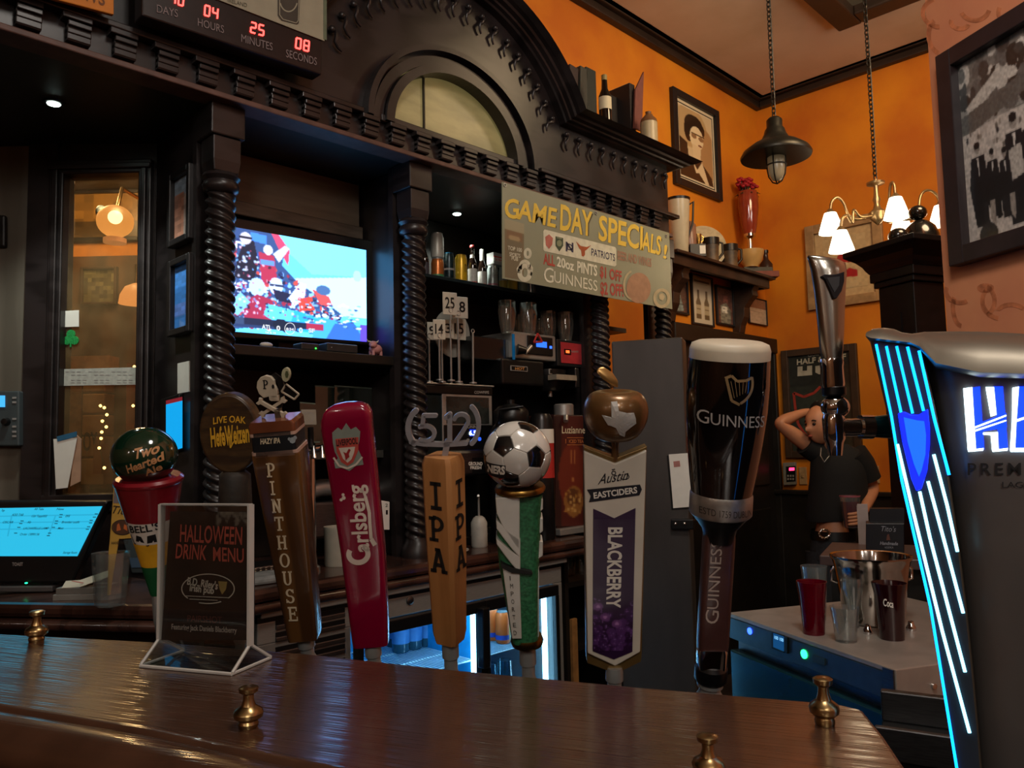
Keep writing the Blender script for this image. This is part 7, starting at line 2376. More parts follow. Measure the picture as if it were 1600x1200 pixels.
s2 = f.s
t = thing('stout_bottle', 'dark brown bottle standing on the flat books at the right end of the shelf', 'bottle', f)
MB().lathe([(9*s2, 0), (10*s2, 2*s2), (10*s2, 22*s2), (4*s2, 30*s2), (3.5*s2, 40*s2), (4.2*s2, 41*s2), (4.2*s2, 44*s2), (1e-4, 44*s2)], 20).build('glass', mat('brown_clay_bottle', '#33201a', .3), t, smooth=50)
MB().lathe([(4.5*s2, 40*s2), (4.5*s2, 44.5*s2), (1e-4, 45*s2)], 14).build('cap', BLACK, t, smooth=40)

# ------------------------------------------------------------------ back wall: framed jersey, poster, small devices
WBk = Fr((XB, 1.5, 0), -pi/2)


def cv_jersey():
    c = Cv(60, 74, '#b7a079')
    c.poly([(.28, .52), (.34, .36), (.45, .3), (.7, .3), (.82, .4), (.86, .5)], '#a02228').line(.22, .53, .95, .47, .015, '#4a1a1c').poly([(.3, .55), (.45, .55), (.4, .62)], '#a03430').poly([(.5, .66), (.6, .62), (.78, .68), (.78, .8), (.52, .78)], '#9c1c24').line(.62, .64, .62, .78, .01, '#3a1010').rect(.46, .5, .56, .56, '#c8b090')
    return c.noise(.05, 3, 4).blur(1)
t, f2 = wall_frame(WBk, 'framed_jersey', 'pale wood framed picture with a red cap shape behind the chandelier', 'picture', [(1258, 354), (1380, 330), (1382, 470), (1263, 484)], .06, cv_jersey(), mat('limed_wood_frame', '#9a7a54', .5, noise=.2, scale=20), None, .03, mat('tan_mount', '#b89c72', .7), .05)


def cv_poster():
    c = Cv(56, 100, '#22241f')
    c.rect(0, .32, 1, 1, '#2c3029').ell(.3, .85, .3, .12, '#3a4438').ell(.5, .6, .4, .2, '#30362e')
    return c.noise(.15, 3, 3).blur(1)
t, f2 = wall_frame(WBk, 'stout_poster', 'brown framed dark poster with HALF AND HALF lettering and a red shield, behind the person', 'poster', [(1222, 549), (1341, 535), (1344, 712), (1227, 718)], .045, cv_poster(), mat('dark_brown_frame', '#3c2a1c', .5, noise=.2, scale=14), None, .03)
ik = Ink(f2, -.0125)
ik.text('GUINNESS', (1262, 558), (1306, 552), (1262, 551)).text('HALF & HALF', (1245, 570), (1322, 561), (1245, 562), bold=.03)
ik.poly([(1246, 573), (1269, 571), (1269, 586), (1246, 588)]).poly([(1274, 572), (1290, 570), (1290, 583), (1280, 585), (1274, 582)]).poly([(1295, 570), (1312, 568), (1312, 581), (1295, 583)])
ik.build('lettering', mat('poster_white', '#a8a496', .6), t)
Ink(f2, -.0132).poly([(1254, 571.5), (1261, 571), (1261, 579), (1254, 579.5)]).build('cut_out', mat('poster_dark', '#22241f', .6), t)
ik = Ink(f2, -.0125)
for w_, pts in ((4, [(1240, 614), (1243, 640), (1247, 662), (1256, 676), (1270, 690), (1284, 676), (1300, 655), (1306, 628), (1304, 606)]),): ik.line(pts, w_)
ik.line([(1240, 614), (1256, 620), (1272, 614), (1282, 604), (1292, 608), (1304, 606)], 4)
ik.build('red_shield', mat('poster_red', '#9c3428', .6), t)
f = Fr(WBk.p + WBk.m @ Vector((WBk.x(1237, 757), 0, WBk.z(1237, 757))), -pi/2)
t = thing('wall_timer', 'small grey wall controller with a red digital display on the orange back wall', 'controller', f)
MB().prism(f.xz([(1226, 723), (1245, 722), (1246, 757), (1227, 758)]), -.03, 0).build('case', mat('grey_controller', '#7c7a72', .4), t, bevel=.004)
MB().prism(f.xz([(1228, 729), (1243, 728), (1243, 752), (1229, 753)], -.032), -.032, -.03).build('face', BLACK, t)
MB().prism(f.xz([(1233, 731), (1241, 730.5), (1241, 735), (1233, 735.5)], -.034), -.034, -.032).build('display', glow('pink_red_display', '#ff3060', 4), t)
for u in (1230, 1234, 1238):
    for v in (742, 747): MB().prism(f.xz([(u, v), (u + 2.5, v), (u + 2.5, v + 3), (u, v + 3)], -.034), -.034, -.032).build('key', GREYI, t)
for px, py, lb in ((1256, 757, 'pale light switch plate on the orange wall left of the person'), (1369, 755, 'pale light switch plate on the orange wall right of the person')):
    f = Fr(WBk.p + WBk.m @ Vector((WBk.x(px, py), 0, WBk.z(px, py))), -pi/2)
    t = thing('switch_plate', lb, 'switch', f, 'switch plates on the back wall')
    s = f.s
    MB().box(-6*s, 6*s, -.008, 0, 0, 27*s).build('plate', mat('ivory_plate', '#b0916a', .4), t, bevel=.002)
    MB().box(-1.5*s, 1.5*s, -.014, -.008, 11*s, 16*s).build('toggle', MATS['ivory_plate'], t)

# ------------------------------------------------------------------ pendant lamp and chandelier
def chain(t, f, x0, z0, z1, s, mtl, link=11, amp=0):
    n_ = int((z1 - z0)/(link*s*.72))
    base = None
    for i in range(n_):
        if base is None:
            m = MB().tube([(3.2*s*cos(a)*1.0, 0, link*s*.5 + link*s*.48*sin(a)) for a in (2*pi*k/12 for k in range(12))], .95*s, 5, closed=True)
            o = base = m.build('chain_link', mtl, t, smooth=60)
        else:
            o = base.copy()
            COL.objects.link(o)
        o.location = (x0, 0, z0 + i*link*s*.72)
        o.rotation_euler = (0, 0, (pi/2 if i % 2 else 0) + .4)
    MB().tube([(x0 + 2.5*s, .002, z0), (x0 + 3.5*s, .002, (z0 + z1)/2), (x0 + 2*s, .002, z1)], .9*s, 6).build('cord', BLACK, t)
f = Fr(at(1213, 255, 3.5), FACE)
s = f.s
GUN = mat('dark_gunmetal', '#2f2c26', .38, .7, noise=.15)
t = thing('pendant_lamp', 'dark metal pendant lamp with a caged glass bulb hanging on a chain', 'lamp', f)
z_ = lambda v: f.z(1213, v)
MB().lathe([(53*s, z_(246)), (54*s, z_(243)), (50*s, z_(236)), (36*s, z_(226)), (22*s, z_(219)), (17*s, z_(210)), (15*s, z_(203)), (12*s, z_(199)), (12*s, z_(188)), (8*s, z_(184)), (1e-4, z_(184))], 40).build('shade', GUN, t, smooth=60)
MB().lathe([(15*s, z_(224)), (51*s, z_(243)), (53*s, z_(246))], 40, cap=False).build('shade_inside', GUN, t, smooth=60)
MB().lathe([(1e-4, z_(283)), (7*s, z_(281)), (12*s, z_(272)), (13.5*s, z_(258)), (13*s, z_(238)), (12*s, z_(226))], 24).build('glass_jar', mat('frosted_lamp_glass', '#9a8a70', .25, noise=.06, emit='#c8b080', es=.05), t, smooth=60)
for k in range(4):
    a = pi/4*1.2 + k*pi/2
    MB().tube([(r_*s*cos(a), r_*s*sin(a), z_(v)) for r_, v in ((13.5, 230), (14.6, 245), (14.6, 262), (12.8, 274), (7, 284), (0, 287))], 1.1*s, 6).build('cage_wire', GUN, t)
MB().tube([(14.7*s*cos(2*pi*i/24), 14.7*s*sin(2*pi*i/24), z_(258)) for i in range(24)], 1.1*s, 6, closed=True).build('cage_ring', GUN, t)
chain(t, f, 0, z_(186), CZ - f.p.z, s, GUN)
f = Fr(at(1375, 400, 3.8), FACE)
s = f.s
t = thing('chandelier', 'five armed brass chandelier with glowing white glass shades on a long chain', 'chandelier', f)
z_ = lambda v, u=1375: f.z(u, v)
BR2 = mat('pale_brass', '#a58a62', .3, .8, noise=.15)
MB().lathe([(1e-4, z_(352)), (4*s, z_(349)), (12*s, z_(340)), (13*s, z_(332)), (6*s, z_(326)), (4*s, z_(318)), (6*s, z_(312)), (4*s, z_(306)), (3.5*s, z_(295)), (4*s, z_(290)), (13*s, z_(288)), (13.5*s, z_(285)), (4*s, z_(283)), (3*s, z_(280)), (1e-4, z_(280))], 24).build('stem', BR2, t, smooth=50)
SH_ = glow('lit_glass_shade', '#ffe9c4', 5.5)
spots = [((1298, 346), 0), ((1314, 374), -.12), ((1400, 322), -.10), ((1408, 350), .16), ((1470, 334), .06)]
for i, ((u, v), y) in enumerate(spots):
    c = f.l(u, v, y)
    tp_ = c + Vector((0, 0, 20*s))
    shp = [(9*s, 13*s), (12*s, 4*s), (18*s, -16*s), (18.5*s, -19*s), (16*s, -19*s)]
    a = MB().tube([(c.x*.12, y*.1, z_(338)), (c.x*.45, y*.4, z_(338) - 4*s), (c.x*.62, y*.6, z_(334)), (c.x*.7, y*.75, tp_.z + 8*s), (c.x*.82, y*.88, tp_.z + 18*s), (c.x*.95, y, tp_.z + 12*s), (tp_.x, y, tp_.z - 3*s)], 2.2*s, 8, sm=5).build('arm', BR2, t, smooth=60)
    MB().lathe([(3*s, 20*s), (6*s, 16*s), (9*s, 13*s)], 16, T=Matrix.Translation(c)).build('gallery', BR2, a, smooth=50)
    MB().lathe([(r_, h_) for r_, h_ in shp[::-1]], 24, T=Matrix.Translation(c)).build('shade', SH_, a, smooth=50)
    light('POINT', 'chandelier_bulb', f.p + f.m @ (c - Vector((0, 0, .045))), 2.2, WARM, .04)
chain(t, f, 0, z_(282), CZ - f.p.z, s, GUN, 10)

# ------------------------------------------------------------------ black pillar with capital, ornaments
f = Fr(onh(1425, 480, 3.25), FACE + radians(22))
f = Fr((f.p.x, f.p.y, 0), FACE + radians(22))
s = f.s
t = thing('black_pillar', 'black painted square pillar with a stepped capital beside the salmon wall', 'pillar', f)
z_ = lambda v: f.z(1425, v)
BLKP = mat('black_gloss_paint', '#0e0d10', .3, noise=.2)
def sq(w, v0, v1, nm, bev=.004):
    w *= s
    MB().box(-w, w, -w, w, z_(v0), z_(v1)).build(nm, BLKP, t, bevel=bev)
sq(34, 1100, 447, 'shaft')
sq(39, 447, 438, 'collar')
sq(43, 438, 424, 'necking')
MB().lathe([(43*s*1.414, z_(424)), (47*s*1.414, z_(418)), (50*s*1.414, z_(412)), (57*s*1.414, z_(404)), (64*s*1.414, z_(399)), (70*s*1.414, z_(395))], 4, a0=pi/4).build('capital', BLKP, t)
sq(71, 395, 386, 'abacus')
MB().box(-34*s - .004, -34*s, -.02, .02, z_(520), z_(490)).build('plate', BLKP, t)
ff = Fr(f.p + Vector((0, 0, z_(386))), FACE)
ORN = mat('black_gloss_ornament', '#161413', .18, coat=.5, noise=.1)
def orn(u, y): return Fr(ff.p + ff.m @ Vector((ff.x(u, 380, y), y, 0)), FACE)
f2 = orn(1440, .03)
s = f2.s
t = thing('bell_ornament', 'tall black dome shaped ornament topped by a ball on the pillar capital', 'ornament', f2)
MB().lathe([(26*s, 0), (27*s, 4*s), (26*s, 20*s), (21*s, 33*s), (13*s, 41*s), (7*s, 44*s), (1e-4, 45*s)], 28).build('dome', ORN, t, smooth=60)
MB().ell((-3*s, 0, 56*s), (13.5*s, 13.5*s, 12*s), 20, 14).build('ball', ORN, t, smooth=60)
f2 = orn(1404, -.02)
t = thing('ball_ornament', 'small black ball ornament with a gold foot on the pillar capital', 'ornament', f2)
s = f2.s
MB().ell((0, 0, 15*s), (15*s, 15*s, 13*s), 20, 14).build('ball', ORN, t, smooth=60)
MB().lathe([(9*s, 0), (10*s, 2*s), (7*s, 5*s)], 16, (4*s, -5*s)).build('gold_foot', MATS['old_gold'], t, smooth=50)

# ------------------------------------------------------------------ framed photograph on the salmon wall
def crowd():
    c = Cv(120, 140, '#b5aca4')
    c.rect(0, 0, 1, .38, '#6c6a66').poly([(0, .2), (.35, .1), (.6, .12), (1, .0), (1, .35), (0, .4)], '#8a8782')
    rs = np.random.RandomState(8)
    for i in range(70): c.ell(rs.rand(), .34*rs.rand(), .03 + .04*rs.rand(), .02 + .05*rs.rand(), ['#3c3b3a', '#5a5856', '#b8b2aa', '#2a2928'][i % 4])
    c.poly([(.05, .26), (.4, .12), (.55, .16), (.1, .32)], '#b4aea6').poly([(.0, .3), (.6, .22), (.7, .3), (0, .42)], '#565451')
    c.rect(0, .4, 1, 1, '#b6aca4')
    for i in range(26): c.ell(rs.rand(), .40 + .14*rs.rand(), .012, .016, ['#6a625c', '#8e857c', '#2a282a'][i % 3])
    def man(x, y, k, w=1.0, hat=False):
        c.ell(x, y, .028*k, .03*k, '#8a817a').ell(x, y - .018*k, .03*k, .02*k, '#1b1a1c')
        c.poly([(x - .05*k*w, y + .04*k), (x + .05*k*w, y + .04*k), (x + .075*k*w, y + .2*k), (x + .05*k, y + .42*k), (x - .05*k, y + .42*k), (x - .075*k*w, y + .2*k)], '#1b1b1f')
        c.poly([(x - .012*k, y + .05*k), (x + .012*k, y + .05*k), (x + .006*k, y + .15*k)], '#c8c0b8')
    for x, y, k, w in ((.14, .5, 1.0, 1.3), (.28, .56, .8, 1.2), (.5, .44, 1.25, 1.2), (.66, .46, 1.2, 1.2), (.84, .4, 1.3, 1.3), (.96, .46, 1.2, 1.2), (.4, .58, .8, 1.1)): man(x, y, k, w)
    c.rect(.08, .68, .98, .82, '#17171b').poly([(.44, .58), (.56, .56), (.58, .72), (.46, .74)], '#aaa29a')
    for i in range(14): c.poly([(.1 + .065*i, .8), (.15 + .065*i, .8), (.16 + .062*i, .9 + .02*(i % 3)), (.11 + .064*i, .91)], ['#17171b', '#1f1e22', '#8a8078'][i % 3])
    c.ell(.2, .97, .09, .06, '#2a282a')
    return c.noise(.12, 4, 2).blur(1)
t, f2 = wall_frame(PK, 'framed_photograph', 'large black and white crowd photograph in a dark frame on the salmon wall', 'picture', [(1470, 94), (1700, -60), (1700, 350), (1490, 424)], .055, crowd(), mat('wide_dark_frame', '#2a2022', .4, noise=.2, scale=14), None, .04)
MB().box(-.0, .0001, 0, .0001, 0, .0001)

# ------------------------------------------------------------------ steel cooler across the aisle
ZC_ = .90
ka, kb = onz(1138, 957, ZC_), onz(1397, 1046, ZC_)
dk = (kb - ka)
rzk = atan2(dk.y, dk.x)
f = Fr(((ka.x + kb.x)/2, (ka.y + kb.y)/2, 0), rzk)
hl = Vector((dk.x, dk.y)).length/2
t = thing('glass_froster', 'low steel cooler with blue and green control lights, right of the pint tap', 'cooler', f)
X = lambda u, v: f.x(u, v)
Z = lambda u, v: f.z(u, v)
TOPS = mat('worn_steel_top', '#a89e94', .36, .4, noise=.1, scale=14)
MB().box(-hl, hl, 0, .62, ZC_ - .012, ZC_).build('top', TOPS, t, bevel=.002)
MB().box(-hl, hl, 0, .02, ZC_ - .072, ZC_ - .012).build('control_strip', mat('blue_grey_steel', '#4c6068', .3, .7, noise=.08), t, bevel=.002)
MB().box(-hl, hl, .03, .62, ZC_ - .11, ZC_ - .012).build('upper_body', STEELD, t)
MB().box(-hl, hl, .0, .60, .12, ZC_ - .105).build('door', mat('teal_dark_door', '#24505a', .18, .6, noise=.15, scale=6), t, bevel=.004)
MB().box(-hl, hl, .04, .62, 0, .12).build('plinth', BLACK, t)
MB().box(hl - .002, hl + .004, .0, .62, ZC_ - .085, ZC_).build('end_band', TOPS, t, bevel=.002)
MB().box(hl - .03, hl + .0, -.004, .0, ZC_ - .078, ZC_ - .002).build('corner_joint', STEELD, t)
for u, v, m_, r_ in ((1172, 986, glow('blue_button_light', '#2040ff', 9), .009), (1257, 1022, glow('green_button_light', '#20ff70', 6), .011)):
    p = f.l(u, v)
    MB().lathe([(r_, 0), (r_, .003), (r_*.6, .004), (1e-4, .004)], 18, T=Matrix.Translation((p.x, 0, p.z)) @ Matrix.Rotation(pi/2, 4, 'X')).build('button_light', m_, t, smooth=40)
MB().prism(f.xz([(1207, 987), (1226, 993), (1226, 1020), (1207, 1013)]), -.003, 0).build('display', BLACK, t)
MB().prism(f.xz([(1208, 989), (1225, 995), (1225, 1018), (1208, 1011)], -.004), -.004, -.003).build('display_glass', glow('dim_blue_lcd', '#0c4a80', .8), t)
Ink(f, -.005).text('100 100', (1210, 998), (1224, 1003), (1210, 993)).build('display_digits', glow('lcd_digits', '#8ad0ff', 1.6), t)
MB().prism(f.xz([(1228, 994), (1233, 996), (1233, 1021), (1228, 1018)]), -.006, 0).build('slot', BLACK, t)
MB().prism(f.xz([(1271, 1023), (1290, 1029), (1290, 1040), (1271, 1034)]), -.003, 0).build('badge', mat('dark_badge', '#26363c', .4), t)
MB().lathe([(.007, 0), (.006, .005), (1e-4, .006)], 12, T=Matrix.Translation((hl + .004, .10, ZC_ - .045)) @ Matrix.Rotation(pi/2, 4, 'Y')).build('screw', CHROME, t, smooth=40)

f = Fr(onz(1440, 1120, .86) - FW*.09, FACE - radians(29))
t = thing('speed_rail', 'dark steel trough unit below and right of the cooler', 'trough', f)
MB().box(-.12, .45, .0, .17, .0 - f.p.z, -.04).build('body', mat('black_steel', '#1c1d1e', .4, .6), t, bevel=.004)
MB().box(-.12, .45, -.012, .0, -.06, .0).build('front_lip', STEELD, t, bevel=.003)
MB().box(-.12, .45, .15, .17, -.04, .02).build('rear_lip', STEELD, t, bevel=.003)


def cup(name, label, px, py, rows, m_, seg_=32, inner=.9, group=None, z=ZC_, base=4):
    f = Fr(onz(px, py, z), FACE)
    pr = [(max((r - l)/2*f.s, 1e-4), max(0, f.z(px, v))) for l, r, v in rows]
    pr[0] = (pr[0][0], 0)
    t = thing(name, label, 'glass', f, group)
    top = pr[-1]
    prof = [(1e-4, 0)] + pr + [(top[0]*.95, top[1])] + [(r*inner, max(z_, base*f.s)) for r, z_ in pr[:-1][::-1]] + [(1e-4, base*f.s)]
    MB().lathe(prof, seg_, cap=False).build('wall', m_, t, smooth=45)
    return t, f
REDT = mat('red_tumbler_plastic', '#7c0420', .12, noise=.05, trans=.55, ior=1.3, coat=.3)
DRED = mat('dark_red_tumbler_plastic', '#26060c', .15, noise=.05, coat=.5)
t, f = cup('red_tumbler', 'bright red plastic tumbler at the left on the steel cooler', 1272, 990, [(1257, 1289, 990), (1252, 1292, 930), (1249, 1295, 908)], REDT, group='red tumblers on the cooler')
t, f = cup('red_tumbler', 'dark red plastic tumbler with white script in front of the ice bucket', 1394, 998, [(1376, 1412, 998), (1372, 1416, 930), (1368, 1420, 910)], DRED, group='red tumblers on the cooler')
Ink(f, wrap=lambda q: Vector((q.x, -sqrt(max(1e-8, (23.8*f.s)**2 - q.x*q.x)), q.z))).text('Coca', (1373, 943), (1385, 945), (1372, 932), shear=.3, bold=.02).build('lettering', WHITEI, t)
cup('pint_tumbler', 'clear pint glass behind the bright red tumbler', 1276, 968, [(1262, 1290, 968), (1258, 1294, 910), (1256, 1296, 884)], GLASSD)
cup('rocks_glass', 'short clear rocks glass on the cooler beside the red tumbler', 1322, 1002, [(1306, 1338, 1002), (1304, 1341, 975), (1300, 1345, 948)], GLASSD, 10)
cup('beer_glass', 'tall clear curved beer glass beside the ice bucket', 1335, 980, [(1328, 1342, 980), (1329, 1345, 950), (1320, 1352, 920), (1321, 1351, 903)], GLASSD)
f = Fr(onz(1366, 972, ZC_), FACE)
s = f.s
t = thing('ice_bucket', 'polished steel ice bucket on the cooler', 'bucket', f)
z_ = lambda v: f.z(1366, v)
BK = mat('polished_steel', '#b0aaa4', .12, 1.0, noise=.05)
MB().lathe([(1e-4, 0), (40*s, 0), (44*s, 4*s), (54*s, z_(885)), (57*s, z_(874)), (60*s, z_(870)), (60*s, z_(867)), (56*s, z_(868)), (52*s, z_(885)), (42*s, 8*s), (1e-4, 7*s)], 40, cap=False).build('body', BK, t, smooth=45)
for k in (-1, 1): MB().tube([(58*s*k, 0, z_(885)), (63*s*k, 0, z_(890)), (63*s*k, 0, z_(905)), (54*s*k, 0, z_(908))], 2.5*s, 8).build('handle', BK, t, smooth=60)
for px, py, lb in ((1356, 990, 'small steel pourer lying on the cooler between rocks glass and dark tumbler'), (1424, 985, 'small steel cap at the right of the dark tumbler')):
    f = Fr(onz(px, py, ZC_), FACE)
    s = f.s
    o = MB().lathe([(1e-4, 0), (7*s, 0), (8*s, 4*s), (5*s, 9*s), (4*s, 14*s), (1e-4, 15*s)], 16).build('steel_pourer', CHROME, None, smooth=50)
    tag(place(o, f), lb, 'pourer', 'small steel pieces on the cooler')

# table behind with the napkin caddy
ZT = 1.0
pa = onz(1290, 868, ZT)
f = Fr((pa.x, pa.y, 0), FACE - radians(28))
t = thing('service_table', 'dark topped service table in front of the person', 'table', f)
MB().box(-.02, .42, .0, .38, ZT - .035, ZT).build('tabletop', mat('dim_tabletop', '#4a3a38', .35, noise=.12), t, bevel=.004)
for x in (.01, .36):
    for y in (.03, .32): MB().box(x, x + .04, y, y + .04, 0, ZT - .035).build('leg', BLACKW, t)
MB().box(.02, .38, .06, .09, ZT - .14, ZT - .035).build('apron', BLACKW, t)
f = Fr(onz(1384, 866, ZT), FACE - radians(24))
s = f.s
t = thing('napkin_caddy', 'black napkin caddy with white brand lettering on the service table', 'caddy', f)
MB().prism(f.xz([(1353, 818), (1413, 818), (1413, 866), (1353, 866)]), 0, .10).build('front_box', mat('navy_black_card', '#0c0e16', .4), t, bevel=.002)
MB().prism(f.xz([(1359, 795), (1413, 795), (1413, 818), (1359, 818)], .05), .05, .10).build('back_panel', MATS['navy_black_card'], t)
ik = Ink(f, -.0012)
ik.text('Tito\'s', (1377, 830), (1400, 831), (1377, 822), shear=.25).text('Handmade', (1375, 851), (1403, 852), (1375, 846), shear=.2, bold=.02).text('VODKA', (1382, 857), (1396, 857), (1382, 854))
ik.build('lettering', mat('dim_white_ink', '#8a8c94', .6), t)
Ink(f, -.0012).poly([(1385, 844), (1386, 836), (1389, 834), (1391, 844)]).build('mark', mat('dim_brown_mark', '#5a3428', .6), t)
f = Fr(onz(1350, 850, ZT), FACE - radians(24))
o = MB()
for i in range(8): o.box(-.018 + .002*(i % 2), .02, -.012 + .007*i, -.007 + .007*i, 0, .13 + .006*((i*3) % 4))
tag(place(o.build('napkins', mat('napkin_paper', '#9a8c88', .8, noise=.05)), f), 'upright pack of paper napkins left of the black caddy', 'napkins')
# ------------------------------------------------------------------ illuminated draught tower at the right edge
f = Fr(at(1470, 900, .72), FACE)
s = f.s
TRZ = FACE - radians(29)
f = Fr((f.p.x, f.p.y, 1.0), TRZ)
t = thing('beer_tower', 'tall metal draught tower with blue lit strings and glowing letters, far right', 'beer tower', f)
Q = lambda *p, y=0: f.xz(p, y)
SAT = mat('satin_nickel', '#736c60', .38, .75, noise=.06, scale=20)
DKM = mat('smoked_tower_steel', '#686462', .42, .5, noise=.12, scale=10)
zlow = 0.0
lowp = lambda x: (x, 0.0)
bx1, bx2 = f.x(1530, 1250), f.x(1700, 1250)
def roundloft(secs): return secs
# rounded body: sections from the base up
m = MB()
rows = [(1520, 1716, 1290), (1514, 1716, 1150), (1500, 1718, 1000), (1484, 1720, 850), (1466, 1722, 700), (1452, 1724, 620), (1442, 1726, 575), (1436, 1728, 548)]
secs = []
for l, r, v in rows:
    a, b, zz3 = f.x(l, v), f.x(r, v), f.z((l + r)/2, v)
    if v == 1290: zz3 = 0
    secs.append(rrect(b - a, .15, .035, max(0, zz3), 6, (a + b)/2, .075))
m.loft(secs)
m.build('body', DKM, t, smooth=40)
# polished top cap with a dip towards the string panel
m = MB()
cap_up = [(1354, 512), (1360, 504), (1378, 501), (1394, 503), (1408, 510), (1424, 512), (1446, 506), (1480, 503), (1540, 502), (1600, 505), (1660, 512), (1722, 530)]
cap_lo = [(1356, 530), (1364, 534), (1380, 536), (1396, 538), (1410, 539), (1424, 541), (1438, 548), (1462, 575), (1530, 590), (1600, 592), (1660, 590), (1724, 585)]
secs = []
for (ux, uy), (lx, ly) in zip(cap_up, cap_lo):
    a, b = f.l(ux, uy), f.l(lx, ly)
    h = a.z - b.z
    secs.append([(a.x + (b.x - a.x)*(1 - k), y_, b.z + h*k) for y_, k in ((.165, 0), (.168, .5), (.155, .9), (.13, 1.0), (.09, .99), (.05, .93), (.02, .80), (-.004, .58), (-.018, .3), (-.024, .06), (-.02, 0))])
m.loft(secs)
m.build('top_cap', SAT, t, smooth=60)
yp2 = -.012
PANL = [(1357, 524), (1440, 541), (1462, 640), (1484, 750), (1500, 860), (1512, 960), (1522, 1060), (1530, 1150), (1542, 1290), (1514, 1290), (1492, 1196), (1451, 950), (1408, 752), (1390, 664)]
MB().prism(Q(*PANL, y=yp2), yp2, .13).build('string_panel', SAT, t, bevel=.003)
INN = [(1364, 532), (1438, 546), (1460, 645), (1481, 752), (1497, 862), (1509, 962), (1519, 1062), (1527, 1150), (1538, 1290), (1518, 1290), (1496, 1196), (1456, 950), (1413, 752), (1396, 664)]
MB().prism(Q(*INN, y=yp2 - .001), yp2 - .001, yp2).build('panel_face', mat('slate_blue_panel', '#3c4652', .3, .4, noise=.06), t)
BLUE = glow('blue_string_light', '#0a8cff', 4.5)
CYAN = glow('bright_string_light', '#8fe4ff', 3.6)
yq = yp2 - .002
def string(pts, mm, w=5):
    m = MB()
    m.tube([f.l(*p, yq) for p in pts], w*.5*s*.8, 8)
    m.build('string_light', mm, t, smooth=60)
string([(1369, 538), (1393, 651), (1409, 751), (1454, 949), (1494, 1194), (1508, 1290)], BLUE)
string([(1385, 541), (1408, 645)], BLUE)
string([(1401, 541), (1426, 646)], BLUE)
string([(1418, 542), (1443, 642)], BLUE, 5.5)
string([(1436, 548), (1460, 655), (1483, 742)], BLUE, 5.5)
string([(1402, 694), (1427, 800), (1472, 985), (1515, 1145)], CYAN, 6)
string([(1437, 768), (1453, 840), (1508, 1050)], CYAN, 6)
string([(1450, 752), (1478, 855), (1505, 958)], CYAN, 6)
string([(1459, 710), (1480, 790), (1496, 862)], CYAN, 6)
m = MB().prism(Q((1403, 646), (1413, 643), (1424, 648), (1436, 648), (1450, 639), (1453, 668), (1453, 695), (1449, 735), (1440, 764), (1432, 767), (1424, 748), (1410, 690), y=yq), yq - .004, yq)
m.build('harp_light', glow('deep_blue_light', '#0818ff', 3.2), t, bevel=.001)
MB().prism(Q((1412, 652), (1420, 654), (1434, 657), (1444, 658), (1447, 680), (1446, 710), (1440, 735), (1436, 745), (1428, 725), (1418, 690), y=yq - .0045), yq - .0052, yq - .004).build('harp_glow', glow('azure_light', '#1868ff', 1.3), t)
yh = -.001
LB, LW = glow('letter_blue_light', '#0a30ff', 3.0), glow('letter_white_light', '#d8f4ff', 5.0)
for nm, mm, ps, y_ in (('letter_h_blue', LB, [[(1518, 606), (1531, 604), (1538, 702), (1524, 703)], [(1552, 604), (1567, 604), (1575, 702), (1562, 702)], [(1522, 664), (1572, 645), (1573, 668), (1524, 676)]], 0),
                       ('letter_h_white', LW, [[(1505, 607), (1519, 605), (1525, 703), (1512, 703)], [(1540, 605), (1553, 605), (1557, 648), (1548, 651)], [(1522, 667), (1572, 648), (1572, 650.5), (1522, 670)], [(1522, 672), (1572, 656), (1572, 658), (1522, 675)], [(1536, 676), (1559, 675), (1560, 703), (1550, 703), (1548, 680), (1536, 679)], [(1512, 703), (1537, 700), (1536, 704), (1513, 706)], [(1550, 703), (1575, 700), (1574, 704), (1551, 706)]], -.0012),
                       ('letter_a_blue', LB, [[(1590, 604), (1612, 604), (1618, 704), (1582, 704)], [(1626, 606), (1640, 606), (1650, 704), (1636, 704)]], 0),
                       ('letter_a_white', LW, [[(1582, 606), (1592, 604), (1588, 660), (1586, 704), (1578, 704), (1581, 660)], [(1586, 656), (1612, 648), (1612, 651), (1586, 660)], [(1578, 700), (1612, 700), (1612, 706), (1579, 706)], [(1612, 604), (1624, 604), (1630, 704), (1620, 704)]], -.0012)):
    m = MB()
    for p in ps: m.prism(Q(*p, y=yh + y_), yh + y_ - .001, yh + y_)
    m.build(nm, mm, t, weld=False)
Ink(f, -.002).text('PREMIUM', (1512, 742), (1666, 742), (1512, 724), sp=1.3, bold=.01).text('LAGER', (1566, 762), (1620, 762), (1566, 753)).build('lettering', mat('black_tower_print', '#141416', .5), t)
# pedestal that carries the tower
MB().box(f.x(1530, 1250), bx2, .0, .14, -.02, 0).build('foot_plate', STEELD, t)
pdm = thing('tower_pedestal', 'black pedestal cabinet under the lit draught tower, just outside the picture', 'pedestal', Fr((f.p.x, f.p.y, 0), TRZ))
MB().box(f.x(1538, 1250), bx2 + .1, .0, .16, 0, .98).build('body', BLACKW, pdm)
MB().box(f.x(1538, 1250) + .02, bx2 + .08, -.01, .0, .1, .9).build('door', BLACKW, pdm, bevel=.004)

